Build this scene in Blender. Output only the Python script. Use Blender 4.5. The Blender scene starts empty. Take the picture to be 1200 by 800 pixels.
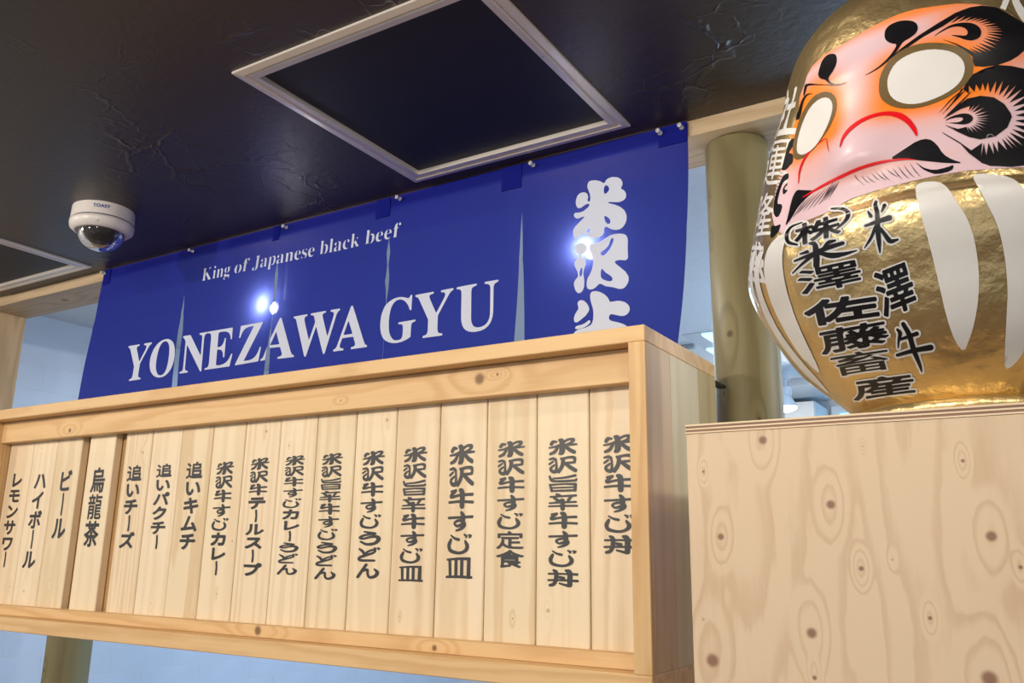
import bpy, bmesh, math, random
import numpy as np
from mathutils import Vector, Matrix
from mathutils.geometry import delaunay_2d_cdt
rnd = random.Random(7)
SC = bpy.context.scene
COL = SC.collection

# ------------------------------------------------------------------ camera
def set_camera():
    yaw, pit, rol = (math.radians(a) for a in (31.784, 13.878, 0.848))
    F = Vector((-math.sin(yaw)*math.cos(pit), math.cos(yaw)*math.cos(pit), math.sin(pit)))
    r = Vector((math.cos(yaw), math.sin(yaw), 0)); u = r.cross(F)
    r2 = r*math.cos(rol) + u*math.sin(rol); u2 = u*math.cos(rol) - r*math.sin(rol)
    cd = bpy.data.cameras.new('camera'); cd.sensor_width = 36; cd.lens = 1008.2/1200*36
    cd.clip_start = 0.02; cd.clip_end = 60
    co = bpy.data.objects.new('camera', cd); COL.objects.link(co)
    m = Matrix((r2, u2, -F)).transposed().to_4x4(); m.translation = (0, 0, 1.6)
    co.matrix_world = m; SC.camera = co
set_camera()

# ------------------------------------------------------------------ world, lights, exposure
SC.view_settings.view_transform = 'Standard'; SC.view_settings.look = 'None'
SC.view_settings.gamma = 1; SC.view_settings.use_curve_mapping = False
SC.view_settings.exposure = 0.0
W = bpy.data.worlds.new('world'); SC.world = W; W.use_nodes = True
W.node_tree.nodes['Background'].inputs[0].default_value = (0.88, 0.93, 1.0, 1)
W.node_tree.nodes['Background'].inputs[1].default_value = 0.55

def area(loc, target, size, power, color, name='lamp_light'):
    l = bpy.data.lights.new(name, 'AREA'); l.shape = 'DISK'; l.size = size; l.energy = power; l.color = color
    o = bpy.data.objects.new(name, l); COL.objects.link(o); o.location = loc
    o.rotation_euler = (Vector(target)-Vector(loc)).to_track_quat('-Z', 'Y').to_euler(); return o
WARM = (1.0, 0.89, 0.755)
area((-1.9, -1.1, 2.34), (-1.5, 1.2, 1.6), 0.16, 27, WARM)
area((-0.5, -0.75, 2.34), (-1.0, 1.2, 1.6), 0.16, 17, WARM)
area((0.42, 0.09, 2.36), (-0.2, 1.1, 1.8), 0.12, 3.6, WARM)
area((-0.42, 0.76, 2.37), (-0.30, 0.95, 1.6), 0.07, 1.3, WARM)
area((0.85, 1.95, 2.47), (-0.46, 1.3, 1.8), 0.25, 17, (0.97, 0.97, 0.95), 'back_room_light')  # unseen light added to brighten the menu board's right side
area((-3.0, -0.2, 2.34), (-2.4, 1.3, 1.7), 0.16, 9, WARM)
COOL = (0.55, 0.76, 1.0)
area((-1.6, 3.2, 2.46), (-1.6, 3.2, 0), 0.9, 40, COOL, 'back_room_light')
area((0.4, 3.6, 2.46), (0.4, 3.6, 0), 0.7, 22, COOL, 'back_room_light')

pl = bpy.data.lights.new('back_ceiling_fill', 'POINT'); pl.energy = 30; pl.color = COOL; pl.shadow_soft_size = 0.25  # unseen fill added to brighten the back room ceiling; no fixture hangs there
po = bpy.data.objects.new('back_ceiling_fill', pl); COL.objects.link(po); po.location = (-0.2, 3.1, 1.75)

# ------------------------------------------------------------------ material helpers
MAT = {}
def N(nt, t, **kw):
    n = nt.nodes.new(t)
    for k, v in kw.items():
        if k[0] == 'i' and k[1:].isdigit():
            if hasattr(v, 'is_linked') or isinstance(v, bpy.types.NodeSocket): nt.links.new(v, n.inputs[int(k[1:])])
            else: n.inputs[int(k[1:])].default_value = v
        else: setattr(n, k, v)
    return n
def math_n(nt, op, a, b=0.0, c=0.0): return N(nt, 'ShaderNodeMath', operation=op, i0=a, i1=b, i2=c).outputs[0]
def new_mat(name):
    m = bpy.data.materials.new(name); m.use_nodes = True; nt = m.node_tree
    return m, nt, nt.nodes['Principled BSDF']
def plain(name, col, rough=0.5, metal=0.0, bump=0.0, bscale=40, spec=0.5, **extra):
    if name in MAT: return MAT[name]
    m, nt, b = new_mat(name); MAT[name] = m
    b.inputs['Roughness'].default_value = rough; b.inputs['Metallic'].default_value = metal
    b.inputs['Specular IOR Level'].default_value = spec
    tc = nt.nodes.new('ShaderNodeTexCoord')
    nz = N(nt, 'ShaderNodeTexNoise'); nt.links.new(tc.outputs['Object'], nz.inputs['Vector'])
    nz.inputs['Scale'].default_value = bscale; nz.inputs['Detail'].default_value = 4
    mx = N(nt, 'ShaderNodeMix', data_type='RGBA')
    mx.inputs[6].default_value = (*[c*0.92 for c in col], 1); mx.inputs[7].default_value = (*[min(1, c*1.06) for c in col], 1)
    nt.links.new(nz.outputs[0], mx.inputs[0]); nt.links.new(mx.outputs[2], b.inputs['Base Color'])
    if bump:
        bp = N(nt, 'ShaderNodeBump'); bp.inputs['Strength'].default_value = bump; bp.inputs['Distance'].default_value = 0.002
        nt.links.new(nz.outputs[0], bp.inputs['Height']); nt.links.new(bp.outputs[0], b.inputs['Normal'])
    for k, v in extra.items(): b.inputs[k.replace('_', ' ')].default_value = v
    return m
def wood(name, light, dark, axis=2, knots=(), rings=9.0, across=7.0, along=0.7, rough=0.5, knot_col=(0.16, 0.07, 0.03), fib=0.10, seed=0.0, ringamt=0.55, jitter=True, specks=True, sharp=1.8, kring=0.14, warp=0.08, blotch=0.5):
    """grain runs along the given object axis; knots are (x, y, z, radius[, strength])"""
    if name in MAT: return MAT[name]
    m, nt, b = new_mat(name); MAT[name] = m
    b.inputs['Roughness'].default_value = rough; b.inputs['Specular IOR Level'].default_value = 0.3
    tc = nt.nodes.new('ShaderNodeTexCoord'); oi = nt.nodes.new('ShaderNodeObjectInfo')
    P = tc.outputs['Object']
    off = N(nt, 'ShaderNodeVectorMath', operation='SCALE', i0=(13.7, 7.3, 5.1)); 
    if jitter: nt.links.new(oi.outputs['Random'], off.inputs[3])
    else: off.inputs[3].default_value = seed
    P2 = N(nt, 'ShaderNodeVectorMath', operation='ADD', i0=P, i1=off.outputs[0]).outputs[0]
    s = [across]*3; s[axis] = along
    v = N(nt, 'ShaderNodeVectorMath', operation='MULTIPLY', i0=P2, i1=tuple(s)).outputs[0]
    n1 = N(nt, 'ShaderNodeTexNoise'); nt.links.new(v, n1.inputs['Vector']); n1.inputs['Scale'].default_value = 1; n1.inputs['Detail'].default_value = 1.5; n1.inputs['Roughness'].default_value = 0.4
    h = n1.outputs[0]; dark_k = None
    for k in knots:
        d = N(nt, 'ShaderNodeVectorMath', operation='SUBTRACT', i0=P, i1=tuple(k[:3])).outputs[0]
        sc = [1, 1, 1]; sc[axis] = 0.4
        d = N(nt, 'ShaderNodeVectorMath', operation='MULTIPLY', i0=d, i1=tuple(sc)).outputs[0]
        ln = N(nt, 'ShaderNodeVectorMath', operation='LENGTH', i0=d).outputs[1]
        w = N(nt, 'ShaderNodeMapRange', interpolation_type='SMOOTHERSTEP', i0=ln, i1=0.0, i2=k[3]*3.2, i3=1.0, i4=0.0).outputs[0]
        h = math_n(nt, 'MULTIPLY_ADD', w, kring if len(k) < 5 else k[4]*kring, h)
        d1 = N(nt, 'ShaderNodeVectorMath', operation='SUBTRACT', i0=P, i1=tuple(k[:3])).outputs[0]
        l1 = N(nt, 'ShaderNodeVectorMath', operation='LENGTH', i0=d1).outputs[1]
        c = N(nt, 'ShaderNodeMapRange', interpolation_type='SMOOTHSTEP', i0=l1, i1=k[3]*0.3, i2=k[3]*0.8, i3=1.0 if len(k) < 5 else min(1, k[4]), i4=0.0).outputs[0]
        dark_k = c if dark_k is None else math_n(nt, 'MAXIMUM', dark_k, c)
    nw = N(nt, 'ShaderNodeTexNoise'); sw = [38.0]*3; sw[axis] = 9.0
    vw = N(nt, 'ShaderNodeVectorMath', operation='MULTIPLY', i0=P2, i1=tuple(sw)).outputs[0]; nt.links.new(vw, nw.inputs['Vector']); nw.inputs['Scale'].default_value = 1; nw.inputs['Detail'].default_value = 3
    h = math_n(nt, 'MULTIPLY_ADD', nw.outputs[0], warp, h)
    r = math_n(nt, 'MULTIPLY', h, rings); r = math_n(nt, 'FRACT', r)
    r = math_n(nt, 'POWER', r, 1.6); r = math_n(nt, 'ABSOLUTE', math_n(nt, 'MULTIPLY_ADD', r, 2.0, -1.0))
    r = math_n(nt, 'POWER', r, sharp)
    r2 = N(nt, 'ShaderNodeMapRange', interpolation_type='SMOOTHSTEP', i0=r, i1=0.0, i2=1.0, i3=0.0, i4=ringamt).outputs[0]
    sf = [260]*3; sf[axis] = 5
    vf = N(nt, 'ShaderNodeVectorMath', operation='MULTIPLY', i0=P2, i1=tuple(sf)).outputs[0]
    nf = N(nt, 'ShaderNodeTexNoise'); nt.links.new(vf, nf.inputs['Vector']); nf.inputs['Scale'].default_value = 1; nf.inputs['Detail'].default_value = 2
    f = math_n(nt, 'MULTIPLY_ADD', math_n(nt, 'SUBTRACT', nf.outputs[0], 0.5), fib*4, r2)
    nb = N(nt, 'ShaderNodeTexNoise'); nt.links.new(P2, nb.inputs['Vector']); nb.inputs['Scale'].default_value = 3.1; nb.inputs['Detail'].default_value = 3
    f = math_n(nt, 'MULTIPLY_ADD', math_n(nt, 'SUBTRACT', nb.outputs[0], 0.5), blotch, f)
    mx = N(nt, 'ShaderNodeMix', data_type='RGBA', clamp_factor=True); nt.links.new(f, mx.inputs[0])
    mx.inputs[6].default_value = (*light, 1); mx.inputs[7].default_value = (*dark, 1)
    out = mx.outputs[2]
    if specks:   # tiny pin knots
        vo = N(nt, 'ShaderNodeTexVoronoi', feature='F1'); nt.links.new(P2, vo.inputs['Vector']); vo.inputs['Scale'].default_value = 9
        sp = N(nt, 'ShaderNodeMapRange', interpolation_type='SMOOTHSTEP', i0=vo.outputs['Distance'], i1=0.018, i2=0.034, i3=0.75, i4=0.0).outputs[0]
        m3 = N(nt, 'ShaderNodeMix', data_type='RGBA', i7=(*knot_col, 1)); nt.links.new(sp, m3.inputs[0]); nt.links.new(out, m3.inputs[6]); out = m3.outputs[2]
    if dark_k is not None:
        m2 = N(nt, 'ShaderNodeMix', data_type='RGBA', i7=(*knot_col, 1)); nt.links.new(math_n(nt, 'MULTIPLY', dark_k, 0.85), m2.inputs[0]); nt.links.new(out, m2.inputs[6]); out = m2.outputs[2]
    nt.links.new(out, b.inputs['Base Color'])
    bp = N(nt, 'ShaderNodeBump'); bp.inputs['Strength'].default_value = 0.12; bp.inputs['Distance'].default_value = 0.001
    nt.links.new(f, bp.inputs['Height']); nt.links.new(bp.outputs[0], b.inputs['Normal'])
    return m

# ------------------------------------------------------------------ object helpers
LOC = {}
def link(o): COL.objects.link(o); return o
def tag(o, label=None, cat=None, group=None, kind=None):
    if label: o['label'] = label
    if cat: o['category'] = cat
    if group: o['group'] = group
    if kind: o['kind'] = kind
    return o
def thing(name, loc, label, cat, group=None):
    o = link(bpy.data.objects.new(name, None)); o.location = loc; o.empty_display_size = 0.05
    LOC[o.name] = Vector(loc); return tag(o, label, cat, group)
def mesh(name, vs, fs, mat, parent=None, smooth=False, loc=None):
    """vertices are given in world space; the object's origin is its thing's base (or loc)"""
    L = LOC[parent.name] if parent is not None else Vector(loc or (0, 0, 0))
    me = bpy.data.meshes.new(name); me.from_pydata([tuple(Vector(v)-L) for v in vs], [], [tuple(f) for f in fs]); me.update()
    if smooth: me.polygons.foreach_set('use_smooth', [True]*len(me.polygons))
    if mat: me.materials.append(mat)
    o = link(bpy.data.objects.new(name, me)); LOC[o.name] = L
    if parent is not None: o.parent = parent
    else: o.location = L
    return o
def from_bm(name, bm, mat, parent=None, smooth=False, loc=None):
    bm.verts.index_update(); vs = [v.co.copy() for v in bm.verts]; fs = [[v.index for v in f.verts] for f in bm.faces]; bm.free()
    return mesh(name, vs, fs, mat, parent, smooth, loc)
def bm_box(bm, x0, x1, y0, y1, z0, z1, bev=0.0, seg=1):
    t = bmesh.new(); bmesh.ops.create_cube(t, size=1)
    for v in t.verts: v.co = Vector(((x0+x1)/2+v.co.x*(x1-x0), (y0+y1)/2+v.co.y*(y1-y0), (z0+z1)/2+v.co.z*(z1-z0)))
    if bev: bmesh.ops.bevel(t, geom=t.edges[:], offset=bev, segments=seg, affect='EDGES', profile=0.7)
    me = bpy.data.meshes.new('tmp'); t.to_mesh(me); t.free(); bm.from_mesh(me); bpy.data.meshes.remove(me); return bm
def box(name, x0, x1, y0, y1, z0, z1, mat, parent=None, bev=0.001, loc=None, seg=1):
    return from_bm(name, bm_box(bmesh.new(), x0, x1, y0, y1, z0, z1, bev, seg), mat, parent, False, loc)
def lathe(prof, c, seg=48, ax='z', close=True):
    """prof = list of (r, h); returns verts, faces around the axis through c"""
    vs, fs = [], []
    for r, h in prof:
        for k in range(seg):
            a = 2*math.pi*k/seg; x, y = r*math.cos(a), r*math.sin(a)
            vs.append((c[0]+x, c[1]+y, c[2]+h) if ax == 'z' else (c[0]+x, c[1]+h, c[2]+y))
    for i in range(len(prof)-1):
        for k in range(seg):
            fs.append((i*seg+k, i*seg+(k+1) % seg, (i+1)*seg+(k+1) % seg, (i+1)*seg+k))
    if close: fs.append(tuple(range(seg))[::-1]); fs.append(tuple((len(prof)-1)*seg+k for k in range(seg)))
    return vs, fs
def tube(pts, r, seg=10):
    pts = [Vector(p) for p in pts]; vs, fs = [], []
    for i, p in enumerate(pts):
        d = (pts[min(i+1, len(pts)-1)]-pts[max(i-1, 0)]).normalized(); a = d.orthogonal().normalized()
        if i and (pa-a).length > 1e-6: a = (pa-d*pa.dot(d)).normalized()
        pa = a; b = d.cross(a)
        for k in range(seg):
            t = 2*math.pi*k/seg; vs.append(p+(a*math.cos(t)+b*math.sin(t))*r)
    for i in range(len(pts)-1):
        for k in range(seg): fs.append((i*seg+k, i*seg+(k+1) % seg, (i+1)*seg+(k+1) % seg, (i+1)*seg+k))
    fs.append(tuple(range(seg))[::-1]); fs.append(tuple((len(pts)-1)*seg+k for k in range(seg)))
    return vs, fs
def merge(parts):
    V, Fc = [], []
    for v, f in parts: n = len(V); V += list(v); Fc += [tuple(i+n for i in q) for q in f]
    return V, Fc

# ------------------------------------------------------------------ outlines to triangulated, draped paint
def rings(s, k=1.0): return [np.array([[float(a) for a in p.split(',')] for p in r.split()])*k for r in s.split(';') if r.strip()]
def inside(pts, rs):
    w = np.zeros(len(pts), bool)
    for r in rs:
        a, b = r, np.roll(r, -1, 0)
        for p, q in zip(a, b):
            if p[1] == q[1]: continue
            c = ((p[1] > pts[:, 1]) != (q[1] > pts[:, 1])) & (pts[:, 0] < (q[0]-p[0])*(pts[:, 1]-p[1])/(q[1]-p[1])+p[0])
            w ^= c
    return w
def triangulate(rs, step=0, extra=()):
    V, E = [], []
    for r in rs:
        n = len(V); m = len(r); V += [Vector(p) for p in r]; E += [(n+i, n+(i+1) % m) for i in range(m)]
    for r in extra:
        n = len(V); m = len(r); V += [Vector(p) for p in r]; E += [(n+i, n+(i+1) % m) for i in range(m)]
    if step:
        al = np.vstack(rs); x0, y0 = al.min(0); x1, y1 = al.max(0); g = []
        j = 0; y = y0+step*0.5
        while y < y1:
            x = x0+step*(0.5 if j % 2 else 1.0)
            while x < x1: g.append((x, y)); x += step
            y += step*0.87; j += 1
        if g:
            g = np.array(g); g = g[inside(g, rs)]
            if len(g):
                dense = np.vstack([r for r in rs]); keep = [((dense-p)**2).sum(1).min() > (step*0.4)**2 for p in g]
                V += [Vector(p) for p, k in zip(g, keep) if k]
    vo, eo, fo = delaunay_2d_cdt(V, E, [], 0, 1e-7)[:3]
    vo = np.array([tuple(v) for v in vo]); fo = [f for f in fo if len(f) == 3]
    if not fo: return vo, []
    cen = vo[np.array(fo)].mean(1); ok = inside(cen, rs)
    for r in extra: ok &= ~inside(cen, [r])
    return vo, [tuple(f) for f, k in zip(fo, ok) if k]
def by_glyph(rs):
    """split a flat list of rings into outer rings with the holes that lie in them"""
    out = []; par = []
    for i, r in enumerate(rs):
        par.append([j for j, q in enumerate(rs) if j != i and inside(r[:1], [q])[0]])
    for i, r in enumerate(rs):
        if len(par[i]) % 2 == 0: out.append([r]+[rs[j] for j in range(len(rs)) if i in par[j] and len(par[j]) == len(par[i])+1])
    return out
DATA = {}
TEXTS = ["レモンサワー", "ハイボール", "ビール", "烏龍茶", "追いチーズ", "追いパクチー", "追いキムチ", "米沢牛すじカレー", "米沢牛テールスープ", "米沢牛すじカレーうどん", "米沢旨辛牛すじうどん", "米沢牛すじうどん", "米沢旨辛牛すじ皿", "米沢牛すじ皿", "米沢牛すじ定食", "米沢旨辛牛すじ丼", "米沢牛すじ丼"]
DATA["gレ"] = "82,372 74,362 72,354 75,311 75,89 71,54 77,36 101,15 110,12 173,34 269,80 336,130 371,166 379,183 379,200 374,210 355,238 346,241 298,193 245,155 182,122 139,109 136,114 136,131 136,311 138,354 134,365 125,373"
DATA["gモ"] = "67,353 58,347 54,339 54,300 58,291 67,285 134,286 144,283 146,243 144,236 139,234 43,236 34,233 29,227 27,217 27,185 30,172 38,166 143,166 146,153 147,82 151,63 163,43 187,27 221,19 278,19 350,22 358,25 364,31 368,76 365,85 360,90 230,88 211,95 207,108 207,159 211,166 365,167 376,172 380,185 380,217 376,230 370,235 216,234 209,236 207,243 207,275 211,285 341,287 348,300 348,320 348,339 341,351"
DATA["gン"] = "82,361 58,338 50,326 51,313 58,304 163,217 173,219 202,249 204,256 202,268 192,281 106,351 91,361;350,297 346,293 322,253 293,216 269,190 235,162 192,134 144,111 101,97 48,85 39,76 38,69 41,57 62,23 72,17 82,18 130,31 182,51 226,73 269,102 306,134 331,160 360,196 385,236 387,243 385,256 370,283 360,296"
DATA["gサ"] = "101,378 96,374 92,365 91,300 82,296 14,296 10,291 7,281 7,243 10,235 19,228 82,229 91,225 91,140 96,129 106,125 139,125 146,127 152,134 154,225 163,229 240,227 242,223 243,211 238,166 230,140 220,121 206,104 192,93 139,65 133,57 132,44 135,37 168,7 178,7 202,19 235,42 259,65 275,89 289,121 296,146 301,185 303,217 307,228 374,228 384,236 386,243 386,281 379,295 312,296 304,300 305,365 302,373 298,379 259,381 247,377 242,365 243,300 240,297 230,296 158,296 154,300 152,307 154,358 151,371 139,379"
DATA["gワ"] = "38,346 34,333 34,191 38,179 43,174 82,173 93,179 97,191 97,275 101,281 283,282 290,281 294,275 289,243 278,204 264,176 245,150 221,127 197,109 158,88 115,73 107,63 106,50 109,44 144,11 178,21 226,46 264,76 300,114 324,153 340,191 352,236 367,313 366,326 361,333 331,351 48,350"
DATA["gー"] = "192,407 182,395 178,375 192,199 186,31 192,9 202,0 211,-1 224,9 230,31 232,163 231,236 220,390 216,398 206,408"
DATA["gハ"] = "250,342 222,330 219,325 219,314 250,250 278,184 304,112 325,42 331,34 341,33 379,45 386,53 385,69 352,165 323,240 274,341 264,345;120,338 115,330 98,250 75,181 50,128 11,63 13,53 18,47 53,32 62,32 72,42 101,90 125,138 150,208 177,314 176,325 168,333 130,341"
DATA["gイ"] = "317,379 250,316 187,273 120,239 20,202 16,197 16,186 34,151 43,145 53,147 115,169 178,197 187,197 189,74 187,26 189,21 197,15 245,16 250,21 253,31 251,79 251,229 252,240 322,295 354,325 361,336 361,347 355,354 327,379"
DATA["gボ"] = "350,395 326,385 317,378 307,382 298,382 278,374 271,368 269,363 270,352 295,309 293,305 288,304 230,305 227,314 229,363 227,368 216,375 182,376 171,373 165,363 167,314 163,305 29,305 19,298 17,288 17,256 24,244 34,242 158,243 165,240 167,213 166,74 158,70 115,74 107,69 104,58 106,31 108,21 112,15 134,11 187,10 206,16 221,31 227,58 227,229 230,242 355,242 364,245 368,250 370,261 369,298 373,304 394,314 397,320 398,327 393,341 365,386 360,392;91,221 84,213 48,156 6,106 5,95 8,90 38,68 48,67 53,69 68,85 108,138 136,186 138,197 130,208 101,221;293,221 261,202 257,192 259,185 292,138 331,72 336,69 346,70 374,86 379,90 383,101 366,133 311,213 302,221"
DATA["gル"] = "101,367 91,361 88,354 90,319 89,236 85,189 79,160 69,136 56,113 38,89 12,65 7,54 10,43 14,38 48,17 58,19 72,31 109,77 130,119 142,166 148,230 151,354 149,361 139,367;206,368 202,365 196,354 198,83 196,48 203,36 221,21 230,17 288,49 341,88 388,136 397,148 398,160 376,195 365,200 357,195 332,166 307,142 274,116 262,113 259,124 260,354 254,365 250,368"
DATA["gビ"] = "336,395 312,385 302,377 293,378 278,374 264,367 260,362 259,353 286,307 286,303 283,300 259,288 221,273 125,244 120,245 119,253 119,357 110,364 101,365 67,364 58,358 59,80 62,67 69,53 86,36 101,30 120,25 187,21 302,26 331,30 341,35 344,44 343,80 336,90 326,91 283,84 240,80 158,80 139,82 125,86 120,92 119,103 120,180 240,219 317,249 323,253 326,262 317,289 341,305 355,305 379,316 384,320 386,325 384,334 362,371 350,389 344,394"
DATA["g烏"] = "179,400 173,395 163,367 159,361 67,361 60,359 56,355 54,346 54,126 43,117 27,70 15,52 -1,34 -2,27 3,21 28,5 38,4 46,9 62,27 76,52 92,101 92,107 85,117 96,118 124,117 103,110 98,101 106,64 108,24 113,18 121,15 146,19 154,21 158,27 158,48 154,79 148,107 142,117 146,117 180,117 168,108 167,101 190,27 200,23 229,31 236,39 235,48 225,83 213,114 215,117 229,117 233,117 233,104 251,76 262,52 263,48 256,42 253,36 261,8 265,2 272,-1 305,-2 337,1 348,6 359,14 365,24 370,39 375,73 381,148 381,157 377,162 366,165 110,166 110,175 114,177 384,177 391,179 396,185 396,216 388,223 118,223 110,225 109,231 114,234 323,234 330,235 336,241 337,349 334,357 323,361 224,361 222,364 231,386 229,392 218,397 186,401;112,315 279,315 282,309 282,284 280,281 276,279 114,280 110,281 109,284 109,309;283,117 319,118 323,117 325,114 320,64 316,48 312,45 294,45 293,48 307,58 309,64 299,86 282,114"
DATA["g龍"] = "103,396 82,390 77,386 83,364 82,360 17,360 10,355 11,324 17,321 31,320 37,318 48,281 46,276 6,275 2,268 3,241 6,238 13,236 197,236 204,238 207,244 207,268 204,274 162,278 177,318 182,320 193,321 199,324 199,355 193,359 132,360 115,395 110,397;222,396 215,392 214,389 214,271 222,266 326,266 331,262 331,250 330,244 326,242 222,241 214,237 214,55 217,30 228,14 247,7 344,5 370,8 380,13 390,24 395,36 399,58 397,64 378,73 376,95 366,98 265,98 262,99 258,104 259,110 265,112 366,113 370,114 373,120 372,141 362,145 265,145 259,148 258,151 260,157 265,158 370,159 375,166 374,188 366,191 265,191 259,194 258,197 260,203 265,205 366,205 373,207 375,216 374,299 366,303 262,304 258,309 258,318 261,324 265,325 384,325 391,330 391,358 388,362 380,363 262,364 258,367 258,389 254,394;80,318 92,320 125,320 132,318 116,278 103,276 92,278;28,222 25,213 25,11 27,5 35,3 56,3 64,3 67,6 69,79 71,84 74,85 136,85 143,83 143,48 136,46 107,46 100,42 100,36 111,8 118,6 143,6 161,8 172,12 184,24 188,39 188,216 186,222 175,224 35,224;72,188 139,188 143,185 143,175 141,172 136,171 74,171 71,172 69,175 69,185;70,135 78,137 139,137 143,134 143,123 140,120 136,119 74,119 69,123;260,64 265,65 348,66 355,64 357,61 354,48 348,44 272,44 262,45 259,48"
DATA["g茶"] = "101,399 94,390 91,360 82,358 19,358 10,355 6,349 6,320 10,312 19,309 91,308 93,303 94,279 96,274 106,270 130,269 134,266 115,251 86,234 58,220 5,199 -3,192 -2,184 19,157 29,153 48,159 52,155 53,142 58,134 67,131 91,131 93,126 82,108 62,86 18,52 15,47 16,39 43,16 48,14 58,15 82,33 106,55 139,97 147,109 148,118 135,130 168,130 172,122 171,52 168,47 163,47 130,46 122,39 122,31 131,6 139,-2 178,-2 206,4 220,14 227,31 228,126 230,130 250,131 259,130 258,126 243,114 242,109 245,102 293,60 332,19 341,15 346,16 374,36 378,43 377,47 348,80 296,126 296,130 331,131 340,134 344,142 345,159 350,162 370,155 379,158 403,188 403,196 398,201 355,217 322,233 283,254 267,266 274,269 293,270 301,275 304,303 307,308 379,309 389,312 393,320 393,345 391,353 386,357 379,358 307,359 303,365 301,394 296,398 288,400 259,400 250,395 247,365 245,360 235,358 154,359 149,365 148,390 144,397 134,400;152,308 168,309 172,308 173,303 154,283 149,287 149,291 149,303;235,308 245,308 247,303 245,284 234,291;197,250 202,252 206,249 219,237 206,235 187,236 185,237 188,242;229,225 230,228 235,226 300,184 283,181 230,183 228,188;163,221 168,223 171,217 171,188 168,182 125,181 107,184"
DATA["g追"] = "230,401 216,362 154,359 149,355 146,347 144,71 134,72 120,80 112,87 109,94 109,239 106,254 96,258 19,258 10,257 5,252 2,231 5,208 14,203 58,201 62,188 61,94 56,87 14,57 4,44 6,29 24,4 34,0 67,32 86,41 134,16 182,5 370,7 384,8 392,15 402,51 401,58 394,65 372,65 370,72 371,195 365,209 346,212 202,212 194,217 197,222 202,224 346,224 350,226 355,237 356,340 353,354 346,359 278,360 274,369 278,390 274,398 240,405;38,385 18,369 16,361 16,354 20,347 82,283 91,285 113,304 116,311 115,319 96,344 53,386 48,388;195,304 202,307 298,307 306,304 308,289 307,282 298,277 202,278 194,282 193,296;194,152 202,158 317,158 322,152 323,130 322,122 312,118 202,118 194,123"
DATA["gい"] = "38,349 34,342 31,332 38,188 45,137 53,109 63,80 77,56 91,39 120,22 139,19 154,20 173,30 187,43 206,71 221,102 230,130 227,145 202,175 193,181 187,180 181,174 166,130 154,108 139,98 125,105 115,119 108,137 99,181 94,253 96,340 91,347 82,351;283,334 259,322 255,311 255,304 284,253 302,209 318,152 327,94 331,86 341,81 379,97 384,105 385,116 381,152 369,202 349,260 326,307 307,335 298,338"
DATA["gチ"] = "298,377 202,356 62,349 53,344 48,332 48,325 58,290 63,282 77,279 168,283 173,281 176,275 174,253 168,249 29,250 21,246 17,239 16,195 19,184 24,179 158,178 170,174 168,159 159,137 139,109 115,87 77,64 71,51 72,41 77,32 115,6 139,18 168,41 191,65 209,94 224,130 234,174 240,178 370,177 379,184 383,195 383,231 379,244 374,249 250,249 238,253 236,282 240,290 326,310 338,318 341,332 336,347 312,377"
DATA["gズ"] = "341,408 326,401 317,392 302,397 278,386 271,373 276,346 269,343 62,345 53,340 48,325 48,291 52,278 58,272 226,273 235,271 236,264 221,236 198,203 152,155 91,108 19,69 14,63 12,53 17,39 43,11 48,8 58,9 125,47 167,80 211,120 216,120 264,73 322,7 331,6 362,33 368,46 365,61 259,176 293,235 322,293 350,312 365,309 389,318 398,330 399,339 395,353 365,401 355,411"
DATA["gパ"] = "336,399 314,391 298,375 288,356 283,325 278,324 267,341 259,346 221,333 213,317 215,300 248,235 281,152 321,29 331,18 374,32 379,38 382,54 357,136 306,267 312,270 346,262 374,271 387,284 397,300 401,317 403,333 398,358 383,382 360,397;120,341 110,326 95,251 72,181 46,128 7,62 7,46 14,33 53,17 62,22 105,95 136,169 158,243 171,300 172,317 163,333"
DATA["gク"] = "168,393 144,341 110,294 76,259 24,219 20,202 26,185 58,161 67,162 118,202 173,260 274,260 278,259 279,251 264,218 245,188 202,142 146,103 67,67 63,54 65,37 101,3 110,3 134,12 187,39 226,66 264,103 293,138 322,185 341,226 365,292 365,308 360,318 331,338 226,338 223,341 227,366 221,382 178,398"
DATA["gキ"] = "178,387 144,381 136,373 134,359 144,319 144,312 139,307 38,293 29,288 25,278 31,237 38,222 48,220 154,238 158,236 161,230 166,196 154,190 34,173 25,162 27,135 34,109 43,101 178,124 184,114 204,12 216,5 254,13 261,19 264,32 245,121 245,132 254,137 370,157 374,164 376,176 370,210 365,222 355,226 230,205 226,215 221,237 221,244 226,249 326,265 336,270 341,285 333,325 330,332 322,337 209,319 204,325 194,380 187,387"
DATA["gム"] = "163,376 155,366 148,332 132,278 76,114 67,107 19,105 11,94 11,73 19,37 24,32 34,31 307,61 317,56 332,19 341,10 350,11 379,24 388,32 391,39 390,53 368,101 312,201 297,223 288,230 253,216 246,210 243,203 245,188 274,141 277,135 274,129 149,116 147,121 148,128 220,346 219,359 211,368"
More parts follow.
